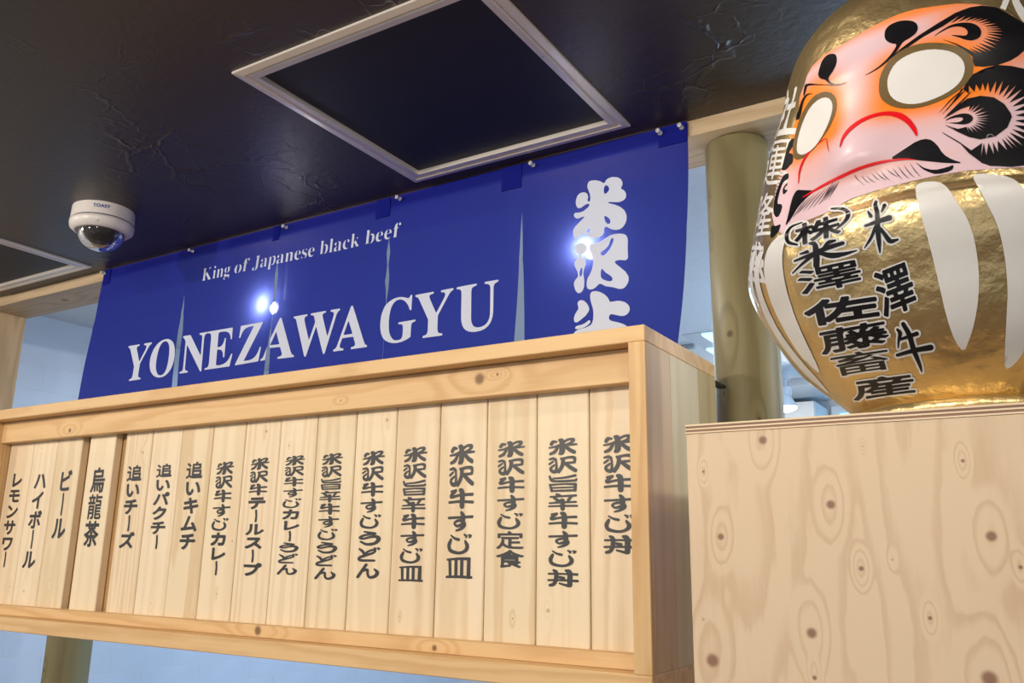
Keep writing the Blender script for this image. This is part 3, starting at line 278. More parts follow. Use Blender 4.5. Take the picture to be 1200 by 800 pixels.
DATA["banner_small"] = "-18594,22956 -18576,22980 -18570,23016 -18556,23250 -18559,23268 -18573,23286 -18570,23291 -18564,23293 -18471,23292 -18465,23286 -18476,23274 -18484,23250 -18490,23130 -18486,23124 -18480,23125 -18432,23171 -18420,23180 -18416,23178 -18420,23166 -18417,23160 -18260,22956 -18380,22956 -18372,22974 -18378,22992 -18462,23107 -18474,23118 -18480,23117 -18493,23100 -18499,23010 -18496,22980 -18479,22956;-18354,23238 -18356,23238 -18343,23268 -18351,23286 -18348,23292 -18294,23293 -18288,23292 -18282,23286 -18312,23269;-18182,22956 -18185,22956 -18174,22986 -18164,23142 -18165,23160 -18172,23178 -18158,23181 -18104,23180 -18100,23166 -18111,22986 -18103,22956;-18140,23236 -18152,23244 -18157,23256 -18154,23280 -18146,23290 -18134,23297 -18110,23297 -18094,23280 -18093,23262 -18097,23250 -18116,23235;-18030,22956 -18032,22956 -18021,22986 -18011,23142 -18013,23160 -18021,23178 -18006,23181 -17952,23180 -17948,23172 -17947,23154 -17942,23148 -17950,23124 -17958,22992 -17957,22974 -17951,22956;-17886,22955 -17890,22956 -17880,22980 -17878,22998 -17871,23118 -17873,23142 -17878,23154 -17886,23160 -17898,23163 -17916,23162 -17921,23166 -17892,23184 -17856,23186 -17838,23181 -17826,23173 -17817,23160 -17811,23142 -17810,23112 -17817,22986 -17809,22956;-17720,22853 -17738,22861 -17750,22870 -17758,22890 -17748,22908 -17715,22926 -17717,22932 -17743,22956 -17746,22974 -17734,22998 -17708,23016 -17696,23020 -17694,23016 -17695,22998 -17684,22985 -17666,22980 -17612,22979 -17576,22975 -17552,22965 -17540,22952 -17535,22926 -17539,22902 -17549,22884 -17564,22870 -17570,22867 -17575,22872 -17566,22890 -17566,22908 -17570,22915 -17582,22923 -17606,22928 -17696,22927 -17714,22919 -17722,22902 -17723,22884 -17708,22865 -17684,22854 -17690,22849;-17678,23031 -17714,23055 -17729,23070 -17738,23094 -17737,23124 -17726,23148 -17702,23170 -17672,23182 -17648,23184 -17654,23183 -17666,23166 -17675,23142 -17680,23106 -17679,23076 -17672,23054 -17660,23040 -17666,23034;-17624,23036 -17628,23040 -17616,23052 -17606,23076 -17601,23130 -17607,23166 -17618,23182 -17625,23184 -17606,23184 -17576,23177 -17522,23175 -17520,23172 -17522,23163 -17549,23160 -17556,23154 -17545,23130 -17542,23112 -17546,23088 -17554,23070 -17570,23053 -17588,23042 -17606,23037;-17270,22953 -17308,22972 -17335,23002 -17348,23038 -17347,23080 -17331,23122 -17306,23152 -17264,23177 -17243,23182 -17228,23182 -17245,23164 -17254,23146 -17262,23110 -17268,23056 -17269,23014 -17265,22984 -17258,22968 -17243,22954 -17252,22950;-17192,22951 -17196,22954 -17180,22969 -17168,22990 -17159,23044 -17155,23098 -17157,23140 -17165,23164 -17182,23182 -17168,23183 -17126,23168 -17096,23141 -17078,23104 -17076,23062 -17088,23020 -17114,22986 -17152,22960 -17174,22953;-17013,22956 -17004,22974 -17000,22992 -16987,23154 -16988,23160 -16993,23166 -17013,23168 -17019,23172 -17018,23178 -16988,23184 -16979,23238 -16971,23256 -16959,23271 -16929,23290 -16887,23298 -16883,23292 -16893,23280 -16899,23262 -16905,23190 -16899,23182 -16857,23179 -16855,23172 -16863,23168 -16899,23167 -16907,23160 -16920,22992 -16917,22974 -16907,22956;-16839,23230 -16850,23238 -16853,23250 -16840,23280 -16843,23292 -16839,23296 -16833,23296 -16815,23291 -16800,23280 -16792,23268 -16790,23256 -16793,23244 -16806,23232 -16821,23228;-16614,22910 -16644,22929 -16658,22954 -16657,22972 -16652,22984 -16638,22996 -16626,22999 -16602,22994 -16592,22978 -16594,22960 -16606,22930 -16602,22920 -16593,22912 -16602,22908;-16560,22908 -16563,22912 -16554,22917 -16543,22930 -16536,22954 -16518,23236 -16519,23260 -16524,23272 -16545,23290 -16506,23293 -16413,23290 -16433,23272 -16440,23248 -16455,23020 -16459,22990 -16466,22966 -16482,22940 -16506,22920 -16530,22910;-16324,22948 -16348,22956 -16363,22972 -16367,22990 -16363,23014 -16351,23032 -16330,23049 -16294,23065 -16270,23070 -16268,23068 -16285,23050 -16294,23034 -16298,23014 -16298,22996 -16294,22984 -16283,22972 -16255,22966 -16282,22952;-16198,22948 -16216,22958 -16229,22984 -16221,23002 -16217,23074 -16221,23086 -16215,23098 -16213,23140 -16216,23158 -16222,23169 -16243,23182 -16234,23185 -16204,23184 -16174,23173 -16159,23158 -16150,23134 -16156,22984 -16151,22972 -16141,22966 -16144,22960 -16162,22951 -16180,22947;-16330,23102 -16342,23109 -16347,23116 -16348,23128 -16344,23146 -16335,23158 -16319,23170 -16306,23176 -16294,23177 -16300,23158 -16289,23134 -16291,23116 -16306,23104;-16076,22849 -16065,22885 -16049,23131 -16050,23161 -16057,23179 -15992,23181 -15986,23179 -15984,23155 -15979,23143 -15983,23125 -15991,23005 -15985,22981 -15993,22969 -15998,22891 -15994,22867 -15984,22849;-15944,22949 -15960,22957 -15965,22963 -15932,22967 -15920,22973 -15908,22987 -15900,23005 -15892,23035 -15888,23101 -15893,23137 -15902,23155 -15914,23164 -15944,23168 -15949,23173 -15920,23186 -15884,23185 -15866,23178 -15852,23167 -15837,23149 -15829,23131 -15821,23089 -15827,23035 -15845,22993 -15872,22964 -15890,22953 -15908,22948;-15741,22948 -15765,22956 -15781,22972 -15785,22990 -15781,23014 -15768,23032 -15747,23049 -15711,23065 -15687,23070 -15686,23068 -15702,23050 -15711,23034 -15715,23014 -15715,22996 -15711,22984 -15701,22972 -15673,22966 -15699,22952;-15615,22948 -15633,22958 -15646,22984 -15638,23002 -15634,23074 -15639,23086 -15632,23098 -15630,23140 -15633,23158 -15639,23169 -15661,23182 -15651,23185 -15621,23184 -15591,23173 -15576,23158 -15568,23134 -15574,22984 -15569,22972 -15558,22966 -15562,22960 -15579,22951 -15597,22947;-15747,23102 -15759,23109 -15764,23116 -15766,23128 -15761,23146 -15752,23158 -15736,23170 -15723,23176 -15711,23177 -15717,23158 -15706,23134 -15708,23116 -15723,23104;-15487,22956 -15476,22986 -15466,23142 -15467,23160 -15476,23178 -15457,23181 -15403,23180 -15398,23172 -15398,23154 -15393,23148 -15401,23124 -15409,22992 -15408,22974 -15402,22956;-15337,22956 -15326,22992 -15319,23136 -15322,23148 -15331,23159 -15349,23163 -15367,23161 -15370,23166 -15353,23178 -15337,23184 -15313,23187 -15295,23185 -15269,23172 -15260,23160 -15254,23142 -15252,23112 -15260,22986 -15252,22956;-15108,22948 -15132,22955 -15150,22966 -15175,22996 -15184,23020 -15187,23044 -15183,23098 -15168,23133 -15146,23158 -15120,23177 -15090,23184 -15084,23182 -15102,23166 -15113,23140 -15118,23104 -15115,23092 -15102,23088 -15042,23090 -15036,23104 -15036,23146 -15042,23168 -15054,23182 -15041,23182 -15016,23170 -14995,23146 -14985,23116 -14984,23086 -14994,23082 -15102,23084 -15114,23082 -15119,23068 -15118,23038 -15106,23002 -15084,22982 -15054,22975 -15036,22976 -15018,22982 -15012,22978 -15036,22960 -15054,22953 -15078,22947;-14846,22949 -14851,22954 -14834,22963 -14820,22984 -14819,23002 -14824,23014 -14840,23029 -14912,23068 -14930,23086 -14937,23104 -14936,23128 -14926,23152 -14906,23173 -14882,23184 -14863,23182 -14882,23171 -14889,23158 -14891,23140 -14887,23128 -14870,23113 -14797,23074 -14781,23056 -14776,23038 -14778,23002 -14792,22976 -14816,22957;-14948,22959 -14942,23016 -14924,22984 -14902,22960 -14930,22960 -14942,22955;-14786,23139 -14799,23158 -14817,23176 -14780,23181 -14777,23170 -14779,23146 -14780,23141;-14652,22948 -14676,22955 -14694,22966 -14719,22996 -14728,23020 -14731,23044 -14727,23098 -14712,23133 -14690,23158 -14664,23177 -14634,23184 -14628,23182 -14646,23166 -14657,23140 -14662,23104 -14659,23092 -14646,23088 -14586,23090 -14580,23104 -14580,23146 -14586,23168 -14598,23182 -14585,23182 -14560,23170 -14539,23146 -14529,23116 -14528,23086 -14538,23082 -14646,23084 -14658,23082 -14663,23068 -14662,23038 -14650,23002 -14628,22982 -14598,22975 -14580,22976 -14562,22982 -14556,22978 -14580,22960 -14598,22953 -14622,22947;-14318,22952 -14322,22953 -14324,22965 -14306,23253 -14307,23271 -14316,23289 -14300,23293 -14246,23292 -14240,23283 -14247,23169 -14242,23151 -14249,23127 -14257,22995 -14255,22977 -14245,22959 -14252,22959 -14282,22974;-14198,22950 -14204,22953 -14180,22970 -14165,23001 -14156,23055 -14155,23109 -14161,23139 -14172,23157 -14186,23167 -14210,23172 -14213,23175 -14186,23186 -14156,23186 -14138,23180 -14122,23169 -14099,23139 -14090,23103 -14092,23055 -14106,23013 -14132,22978 -14162,22958 -14180,22951;-14037,22956 -14027,22992 -14011,23244 -14010,23268 -14016,23286 -14013,23292 -14007,23293 -13950,23292 -13944,23286 -13944,23280 -13962,22986 -13954,22956;-13852,22948 -13874,22954 -13888,22966 -13896,22990 -13891,23014 -13879,23032 -13864,23045 -13831,23062 -13804,23071 -13798,23068 -13815,23050 -13824,23032 -13827,22996 -13824,22984 -13816,22974 -13804,22968 -13785,22966 -13816,22951;-13732,22948 -13748,22960 -13759,22984 -13752,23002 -13748,23074 -13752,23086 -13746,23098 -13743,23140 -13750,23165 -13762,23177 -13774,23182 -13762,23186 -13732,23183 -13708,23175 -13691,23158 -13682,23134 -13689,22984 -13684,22972 -13673,22966 -13676,22960 -13696,22950 -13714,22947;-13864,23104 -13871,23110 -13877,23122 -13872,23146 -13863,23158 -13848,23170 -13834,23177 -13823,23176 -13829,23158 -13819,23134 -13820,23116 -13828,23108 -13840,23102;-13535,22948 -13569,22960 -13595,22986 -13611,23020 -13615,23062 -13606,23104 -13586,23140 -13553,23169 -13523,23181 -13519,23176 -13538,23152 -13549,23110 -13551,23062 -13543,23020 -13529,22996 -13508,22978 -13487,22972 -13451,22975 -13446,22972 -13463,22960 -13487,22951 -13511,22947;-13457,23115 -13467,23128 -13467,23164 -13480,23182 -13475,23185 -13457,23184 -13439,23178 -13424,23164 -13417,23152 -13416,23134 -13421,23121 -13439,23112;-13361,22956 -13352,22980 -13350,22998 -13334,23256 -13335,23274 -13340,23286 -13337,23291 -13331,23293 -13274,23292 -13268,23286 -13267,23280 -13279,23094 -13277,23076 -13271,23073 -13229,23110 -13223,23114 -13218,23112 -13213,23100 -13117,22956 -13206,22956 -13202,22974 -13206,22986 -13253,23057 -13265,23067 -13277,23058 -13282,23046 -13285,22980 -13277,22956;-13187,23142 -13193,23142 -13186,23160 -13193,23178 -13169,23181 -13135,23178;-12886,22951 -12890,22953 -12891,22965 -12871,23253 -12874,23275 -12882,23289 -12868,23293 -12808,23293 -12800,23289 -12798,23283 -12805,23169 -12801,23151 -12809,23127 -12817,22995 -12814,22977 -12804,22959 -12814,22959 -12844,22975;-12760,22953 -12736,22969 -12720,22995 -12710,23043 -12707,23103 -12711,23133 -12724,23156 -12736,23165 -12766,23171 -12770,23175 -12759,23181 -12736,23187 -12700,23184 -12682,23177 -12664,23164 -12643,23133 -12634,23091 -12640,23045 -12658,23005 -12688,22973 -12730,22952 -12748,22949;-12507,22948 -12531,22954 -12553,22966 -12571,22984 -12581,23002 -12589,23026 -12592,23050 -12591,23080 -12585,23104 -12570,23134 -12548,23158 -12519,23177 -12489,23184 -12481,23182 -12501,23165 -12512,23140 -12517,23104 -12514,23092 -12507,23089 -12441,23089 -12432,23098 -12430,23140 -12435,23164 -12450,23182 -12429,23181 -12405,23168 -12386,23146 -12375,23116 -12374,23086 -12387,23082 -12513,23082 -12519,23068 -12517,23038 -12504,23002 -12483,22983 -12465,22977 -12447,22975 -12400,22984 -12420,22966 -12447,22953 -12477,22947;-12244,22948 -12268,22954 -12290,22966 -12308,22984 -12319,23002 -12327,23026 -12330,23050 -12328,23080 -12323,23104 -12308,23134 -12286,23158 -12256,23177 -12226,23184 -12219,23182 -12238,23165 -12249,23140 -12255,23104 -12252,23092 -12244,23089 -12178,23089 -12169,23098 -12167,23140 -12173,23164 -12187,23182 -12166,23181 -12142,23168 -12123,23146 -12112,23116 -12112,23086 -12124,23082 -12250,23082 -12256,23068 -12255,23038 -12242,23002 -12220,22983 -12202,22977 -12184,22975 -12137,22984 -12157,22966 -12184,22953 -12214,22947;-12049,22956 -12053,22956 -12043,22974 -12040,22992 -12029,23154 -12031,23164 -12055,23170 -12057,23178 -12029,23184 -12019,23244 -12001,23272 -11971,23291 -11947,23297 -11935,23297 -11934,23292 -11944,23280 -11949,23262 -11954,23190 -11947,23181 -11911,23180 -11909,23172 -11917,23168 -11947,23168 -11956,23160 -11968,22992 -11966,22974 -11956,22956;-11893,23230 -11903,23238 -11906,23250 -11894,23280 -11897,23292 -11887,23296 -11869,23289 -11858,23280 -11851,23268 -11850,23256 -11853,23244 -11863,23232 -11875,23228"
DATA["banner_kanji"] = "-7095,23209 -7067,23224 -7021,23228 -6933,23214 -6848,23175 -6762,23115 -6736,23126 -6716,23163 -6680,23189 -6631,23204 -6571,23205 -6474,23177 -6421,23142 -6399,23121 -6371,23072 -6362,23019 -6365,22996 -6396,22939 -6393,22924 -6327,22871 -6299,22824 -6291,22800 -6287,22752 -6302,22708 -6339,22677 -6423,22656 -6488,22664 -6627,22697 -6661,22696 -6673,22684 -6541,22629 -6464,22589 -6394,22539 -6337,22482 -6314,22450 -6283,22385 -6271,22317 -6277,22252 -6299,22193 -6331,22145 -6374,22110 -6428,22094 -6488,22095 -6545,22110 -6600,22135 -6691,22195 -6723,22200 -6734,22194 -6747,22167 -6748,22099 -6764,22059 -6796,22028 -6871,22002 -6957,22005 -7015,22024 -7153,22118 -7214,22144 -7248,22136 -7340,22074 -7389,22078 -7415,22105 -7432,22154 -7437,22233 -7424,22282 -7392,22326 -7193,22482 -7184,22499 -7229,22501 -7318,22484 -7358,22492 -7403,22528 -7418,22560 -7416,22589 -7397,22608 -7380,22614 -7275,22605 -7195,22621 -7108,22674 -7083,22703 -7073,22732 -7088,22749 -7129,22752 -7176,22739 -7247,22701 -7269,22696 -7313,22699 -7347,22726 -7368,22777 -7377,22834 -7370,22894 -7341,22965 -7310,22997 -7269,23015 -7200,23015 -7156,22996 -7124,22966 -7100,22905 -7115,22825 -7111,22811 -7085,22793 -7062,22800 -7053,22855 -7061,22936 -7118,23098 -7117,23154;-6743,23043 -6721,23060 -6694,23054 -6667,23030 -6646,22982 -6650,22948 -6669,22919 -6708,22890 -6733,22885 -6751,22900 -6762,22950 -6757,23012;-6728,22428 -6672,22392 -6626,22335 -6619,22315 -6619,22276 -6625,22262 -6645,22248 -6660,22249 -6689,22264 -6730,22320 -6751,22399 -6749,22418 -6742,22428;-7067,22222 -7062,22181 -7072,22151 -7094,22136 -7106,22135 -7133,22149 -7136,22178 -7104,22220 -7088,22232 -7076,22233;-7370,21938 -7294,21963 -7210,21954 -7186,21943 -7144,21909 -7117,21869 -7106,21829 -7113,21793 -7139,21763 -7173,21743 -7212,21732 -7232,21715 -7233,21703 -7218,21672 -7150,21610 -7139,21589 -7130,21536 -7134,21486 -7166,21403 -7178,21338 -7147,21158 -7147,21052 -7175,20976 -7208,20946 -7250,20934 -7290,20946 -7327,20980 -7356,21027 -7382,21108 -7385,21154 -7376,21192 -7344,21236 -7308,21267 -7298,21300 -7314,21379 -7383,21505 -7398,21572 -7380,21606 -7297,21675 -7290,21690 -7297,21725 -7373,21816 -7394,21852 -7402,21890 -7398,21908;-7210,21437 -7199,21387 -7205,21308 -7220,21275 -7244,21268 -7262,21289 -7270,21364 -7241,21439 -7229,21451 -7218,21450;-7010,21900 -6836,21907 -6634,22001 -6600,22011 -6520,22019 -6423,22011 -6343,21991 -6288,21963 -6252,21924 -6231,21874 -6223,21817 -6227,21687 -6209,21500 -6218,21467 -6229,21456 -6265,21445 -6394,21472 -6470,21465 -6488,21449 -6486,21438 -6461,21405 -6251,21222 -6187,21128 -6176,21096 -6173,21034 -6192,20976 -6243,20913 -6290,20893 -6317,20890 -6377,20898 -6506,20948 -6663,20989 -6731,21032 -6786,21055 -6817,21049 -6882,20995 -6957,20967 -7028,20975 -7063,21000 -7075,21019 -7090,21067 -7089,21156 -7071,21215 -7023,21291 -6984,21378 -6966,21481 -6968,21555 -6981,21620 -7044,21749 -7059,21799 -7058,21856 -7049,21878;-6539,21929 -6532,21913 -6537,21864 -6569,21790 -6620,21716 -6685,21650 -6715,21630 -6742,21620 -6765,21621 -6784,21633 -6798,21645 -6809,21670 -6798,21695 -6706,21743 -6646,21793 -6620,21836 -6598,21908 -6579,21936 -6557,21943;-6745,21339 -6676,21262 -6584,21197 -6541,21158 -6519,21123 -6516,21108 -6529,21082 -6561,21072 -6639,21092 -6723,21131 -6763,21167 -6781,21210 -6785,21295 -6773,21347 -6761,21351;-6974,20915 -6932,20926 -6875,20922 -6807,20902 -6740,20870 -6677,20827 -6625,20781 -6586,20734 -6562,20680 -6551,20669 -6532,20664 -6393,20669 -6308,20654 -6234,20626 -6204,20607 -6156,20564 -6139,20541 -6120,20492 -6118,20469 -6130,20427 -6160,20392 -6203,20370 -6230,20363 -6292,20363 -6498,20424 -6522,20424 -6541,20413 -6553,20391 -6559,20358 -6549,20330 -6523,20307 -6481,20287 -6368,20256 -6266,20218 -6218,20196 -6139,20144 -6081,20079 -6065,20047 -6058,20015 -6060,19985 -6071,19956 -6093,19933 -6125,19917 -6221,19903 -6335,19910 -6457,19936 -6506,19928 -6540,19896 -6560,19841 -6566,19761 -6580,19699 -6604,19654 -6637,19626 -6678,19616 -6720,19612 -6807,19629 -6851,19650 -6884,19685 -6907,19737 -6919,19804 -6920,19887 -6937,19951 -6970,19996 -7020,20021 -7146,20034 -7298,20068 -7330,20082 -7350,20099 -7358,20118 -7340,20157 -7300,20187 -7238,20210 -7072,20230 -6998,20250 -6967,20263 -6942,20284 -6923,20312 -6907,20388 -6909,20507 -6924,20583 -6983,20740 -6998,20814 -6997,20878;-7262,20772 -7236,20787 -7199,20788 -7176,20784 -7127,20758 -7073,20709 -7033,20656 -7011,20606 -7008,20582 -7020,20534 -7081,20464 -7212,20383 -7261,20360 -7301,20355 -7333,20369 -7345,20383 -7355,20450 -7333,20519 -7259,20619 -7260,20651 -7280,20718 -7277,20749;-7253,20290 -7196,20291 -7139,20302 -7084,20321 -7003,20364 -6988,20362 -6968,20335 -6970,20318 -7006,20282 -7075,20247 -7151,20226 -7255,20217 -7312,20231 -7318,20241 -7309,20268 -7295,20279"
DATA["face"] = "-2242,5205 -1959,5252 -1648,5216 -1346,5207 -985,5331 -661,5345 -348,5356 91,5376 451,5377 732,5346 1063,5330 1312,5367 1615,5928 1858,6853 1870,7786 1753,8294 1535,8803 1430,9103 1221,9354 945,9498 680,9578 363,9620 39,9680 -251,9689 -504,9646 -769,9599 -1050,9529 -1331,9517 -1681,9540 -1997,9471 -2142,9271 -2132,8969 -2095,8367 -2275,7957 -2366,7452 -2441,6937 -2484,6409 -2488,5862 -2370,5402"
DATA["brow_spot"] = "-477,9256 -471,9339 -446,9403 -402,9451 -342,9477 -269,9483 -196,9471 -126,9440 -65,9399 -15,9346 20,9283 39,9206 42,9124 28,9037 1,8967 -39,8916 -83,8875 -133,8845 -169,8817 -191,8790 -215,8734 -242,8653 -273,8583 -307,8522 -356,8457 -419,8389 -494,8334 -581,8291 -670,8265 -762,8255 -756,8265 -651,8295 -564,8337 -494,8389 -433,8448 -381,8515 -339,8586 -305,8662 -285,8727 -279,8777 -291,8815 -322,8842 -356,8881 -393,8932 -425,8992 -452,9058 -469,9122 -476,9184|-1755,9209 -1742,9306 -1715,9379 -1674,9432 -1621,9455 -1558,9449 -1494,9420 -1430,9367 -1387,9303 -1362,9224 -1345,9136 -1333,9038 -1331,8940 -1344,8847 -1363,8772 -1389,8716 -1408,8671 -1418,8636 -1400,8575 -1358,8493 -1310,8422 -1255,8358 -1177,8311 -1077,8282 -1065,8272 -1138,8279 -1202,8295 -1257,8320 -1312,8365 -1368,8434 -1418,8514 -1464,8608 -1520,8687 -1581,8743 -1643,8826 -1707,8935 -1747,9034 -1756,9118|-1311,8381 -1376,8431 -1445,8486 -1518,8544 -1595,8608 -1684,8686 -1790,8781 -1904,8881 -2001,8957 -2063,8990 -2086,8975 -2076,8935 -2064,8891 -2047,8829 -2022,8751 -2001,8676 -1990,8611 -1952,8575 -1948,8626 -1948,8682 -1952,8737 -1955,8784 -1963,8826 -1971,8854 -1973,8862 -1946,8851 -1872,8800 -1774,8725 -1677,8648 -1593,8581 -1518,8522 -1446,8464 -1377,8410 -1312,8359|-1755,8483 -1788,8508 -1823,8536 -1862,8563 -1902,8576 -1937,8571 -1970,8554 -2000,8526 -2028,8486 -2055,8431 -2082,8364 -2109,8299 -2131,8246 -2146,8207 -2155,8174 -2161,8145 -2168,8114 -2127,8073 -2111,8096 -2095,8117 -2079,8141 -2059,8177 -2037,8231 -2013,8297 -1990,8364 -1968,8418 -1945,8457 -1922,8488 -1897,8509 -1873,8521 -1848,8519 -1818,8505 -1786,8484 -1754,8466|-2069,8345 -2064,8291 -2075,8229 -2101,8156 -2132,8112 -2167,8095 -2187,8104 -2193,8142 -2185,8187 -2163,8238 -2140,8272 -2117,8288 -2097,8315 -2079,8353"
DATA["eyebrow"] = "-403,8433 -191,8641 73,8900 324,9111 609,9324 845,9420 1028,9432 1246,9344 1424,9078 1536,8803 1621,8489 1616,8271 1422,8096 1318,7966 1206,7868 1028,7784 861,7776 733,7825 722,7921 719,8062 658,8176 534,8376 349,8597 536,8411 790,8096 694,8259 859,8097 730,8295 920,8112 777,8318 980,8125 825,8348 1035,8185 870,8403 1071,8250 898,8449 1118,8331 922,8493 1155,8391 945,8548 1189,8476 955,8596 1199,8579 960,8657 1201,8653 957,8714 1174,8729 946,8777 1144,8837 927,8855 1098,8925 891,8908 1061,9012 843,8964 995,9067 789,9002 924,9103 717,9027 844,9153 622,9042 762,9204 514,9036 671,9241 402,8996 134,8813 -150,8566|259,8742 333,8828 410,8904 491,8970 574,9001 660,9001 733,8983 791,8947 838,8888 872,8807 888,8724 890,8641 880,8568 860,8502 826,8457 779,8432 732,8430 684,8453 637,8491 592,8545 544,8595 492,8641 493,8654 547,8632 598,8608 646,8581 680,8583 701,8615 710,8666 706,8739 685,8806 645,8866 594,8900 532,8908 467,8890 400,8845 330,8791 258,8730"
DATA["cheek_swirl"] = "288,6845 498,7221 579,7422 694,7641 858,7737 1019,7781 1191,7736 1368,7650 1533,7453 1636,7135 1619,6621 1481,5977 1312,5538 1163,5351 1068,5367 922,5351 692,5420 610,5502 482,5778 408,6012 237,6307 203,6384 382,6097 517,5832 653,5971 610,5641 673,5965 672,5657 725,5958 759,5676 776,5964 812,5715 834,5987 918,5734 891,6027 989,5761 925,6060 1035,5786 955,6096 1111,5815 994,6154 1196,5927 1033,6229 1270,6062 1068,6321 1337,6249 1097,6430 1383,6460 1112,6547 1400,6672 1113,6660 1386,6865 1100,6767 1351,7041 1075,6864 1285,7186 1043,6943 1215,7275 1009,7001 1132,7310 966,7057 1056,7405 917,7103 972,7426 861,7139 864,7410 807,7200 796,7408 747,7211 710,7399 674,7206 618,7389 602,7182 529,7352|244,6677 409,6902 569,7070 739,7094 899,7019 1010,6837 1061,6617 1066,6520 982,6280 818,6092 640,6062 513,6154 412,6288 251,6530 403,6381 508,6400 523,6235 522,6401 576,6233 548,6409 627,6239 572,6424 692,6248 594,6445 726,6311 613,6474 759,6388 628,6512 802,6456 636,6547 825,6522 638,6583 843,6609 635,6625 811,6713 623,6674 776,6818 602,6718 729,6920 581,6747 659,6918 562,6767 591,6891 471,6849|270,6642 324,6687 384,6717 450,6732 505,6729 549,6707 580,6671 599,6620 599,6570 581,6521 553,6488 516,6471 475,6471 431,6489 387,6512 344,6541 300,6565 255,6584 260,6584 314,6565 363,6552 408,6542 444,6549 471,6572 483,6600 478,6634 448,6655 394,6664 336,6656 274,6631|205,6847 249,6913 294,6982 338,7048 378,7106 413,7153 445,7192 476,7229 507,7267 504,7279 471,7244 440,7212 406,7175 370,7128 330,7067 288,6997 245,6923 203,6852|242,6793 294,6871 348,6951 400,7029 447,7099 486,7158 520,7210 552,7258 586,7308 582,7318 547,7274 513,7231 477,7184 437,7126 391,7053 341,6970 290,6883 240,6799|282,6739 335,6804 388,6869 441,6934 489,6997 531,7056 568,7113 603,7168 639,7223 635,7234 597,7183 560,7134 521,7082 479,7024 432,6959 382,6888 330,6816 280,6745|-2295,6776 -2330,6780 -2359,6761 -2384,6718 -2404,6660 -2420,6587 -2438,6498 -2458,6395 -2471,6287 -2478,6176 -2476,6059 -2465,5938 -2443,5834 -2411,5750 -2382,5705 -2354,5696 -2333,5725 -2319,5790 -2310,5854 -2306,5917 -2314,5967 -2333,6003 -2356,6024 -2380,6030 -2397,6061 -2406,6115 -2407,6190 -2399,6284 -2390,6369 -2381,6446 -2368,6513 -2350,6568 -2323,6601 -2284,6611 -2264,6636 -2261,6676 -2265,6716 -2274,6754|-2292,6509 -2317,6474 -2334,6430 -2342,6377 -2339,6322 -2327,6265 -2310,6243 -2289,6255 -2270,6277 -2252,6307 -2257,6328 -2284,6339 -2301,6362 -2310,6397 -2301,6429 -2274,6459 -2265,6487 -2275,6513|-2422,5521 -2378,5480 -2338,5465 -2300,5476 -2282,5442 -2286,5364 -2306,5303 -2343,5259 -2379,5223 -2415,5196 -2437,5232 -2445,5333 -2448,5423 -2446,5502|-2239,7669 -2303,7677 -2347,7621 -2368,7498 -2386,7341 -2402,7148 -2412,7019 -2417,6955 -2391,6913 -2338,6896 -2301,6908 -2282,6946 -2258,6973 -2230,6989 -2217,7048 -2221,7151 -2238,7229 -2267,7281 -2293,7311 -2318,7318 -2315,7350 -2284,7406 -2253,7463 -2222,7519 -2206,7576 -2206,7635|-2432,6971 -2411,6950 -2390,6931 -2370,6911 -2351,6892 -2350,6898 -2369,6920 -2389,6942 -2408,6965 -2429,6988|-2439,6885 -2418,6865 -2398,6845 -2378,6826 -2359,6807 -2358,6813 -2377,6834 -2396,6856 -2416,6879 -2437,6902|-2447,6800 -2426,6779 -2406,6760 -2386,6740 -2367,6722 -2366,6727 -2385,6749 -2404,6771 -2424,6794 -2444,6817|-2456,6715 -2434,6694 -2414,6675 -2394,6655 -2375,6637 -2374,6643 -2393,6664 -2412,6686 -2432,6709 -2453,6732|-2464,6630 -2443,6609 -2422,6590 -2402,6571 -2383,6552 -2382,6558 -2401,6579 -2420,6601 -2440,6624 -2461,6647|-2473,6546 -2451,6525 -2430,6505 -2410,6486 -2391,6467 -2390,6473 -2409,6495 -2428,6517 -2449,6539 -2470,6563|-2481,6461 -2459,6441 -2438,6421 -2418,6401 -2399,6383 -2398,6389 -2417,6410 -2436,6432 -2457,6455 -2478,6478|-2490,6378 -2468,6356 -2446,6336 -2426,6317 -2406,6298 -2406,6304 -2425,6326 -2445,6348 -2465,6371 -2487,6394|-2499,6294 -2476,6273 -2455,6252 -2434,6233 -2414,6214 -2413,6220 -2433,6241 -2453,6264 -2474,6287 -2496,6311"
DATA["moustache"] = "-407,5979 -305,6069 -213,6156 -131,6236 -57,6277 8,6278 63,6238 107,6158 146,6048 177,5909 218,5799 267,5718 322,5647 381,5587 365,5571 273,5601 167,5651 46,5722 -62,5787 -156,5844 -267,5889 -395,5922|-106,5723 -81,5663 -34,5601 33,5536 105,5509 182,5519 241,5533 282,5551 294,5525 277,5455 225,5415 136,5405 74,5419 37,5455 -3,5503 -48,5565 -82,5635 -106,5714|-1985,6158 -1917,6109 -1803,6030 -1653,5926 -1617,5868 -1684,5848 -1751,5821 -1818,5787 -1878,5746 -1930,5698 -1979,5640 -2022,5571 -2068,5507 -2115,5447 -2153,5407 -2183,5387 -2191,5412 -2180,5483 -2171,5564 -2163,5656 -2157,5758 -2151,5868 -2139,5970 -2121,6065 -2088,6129 -2043,6165"
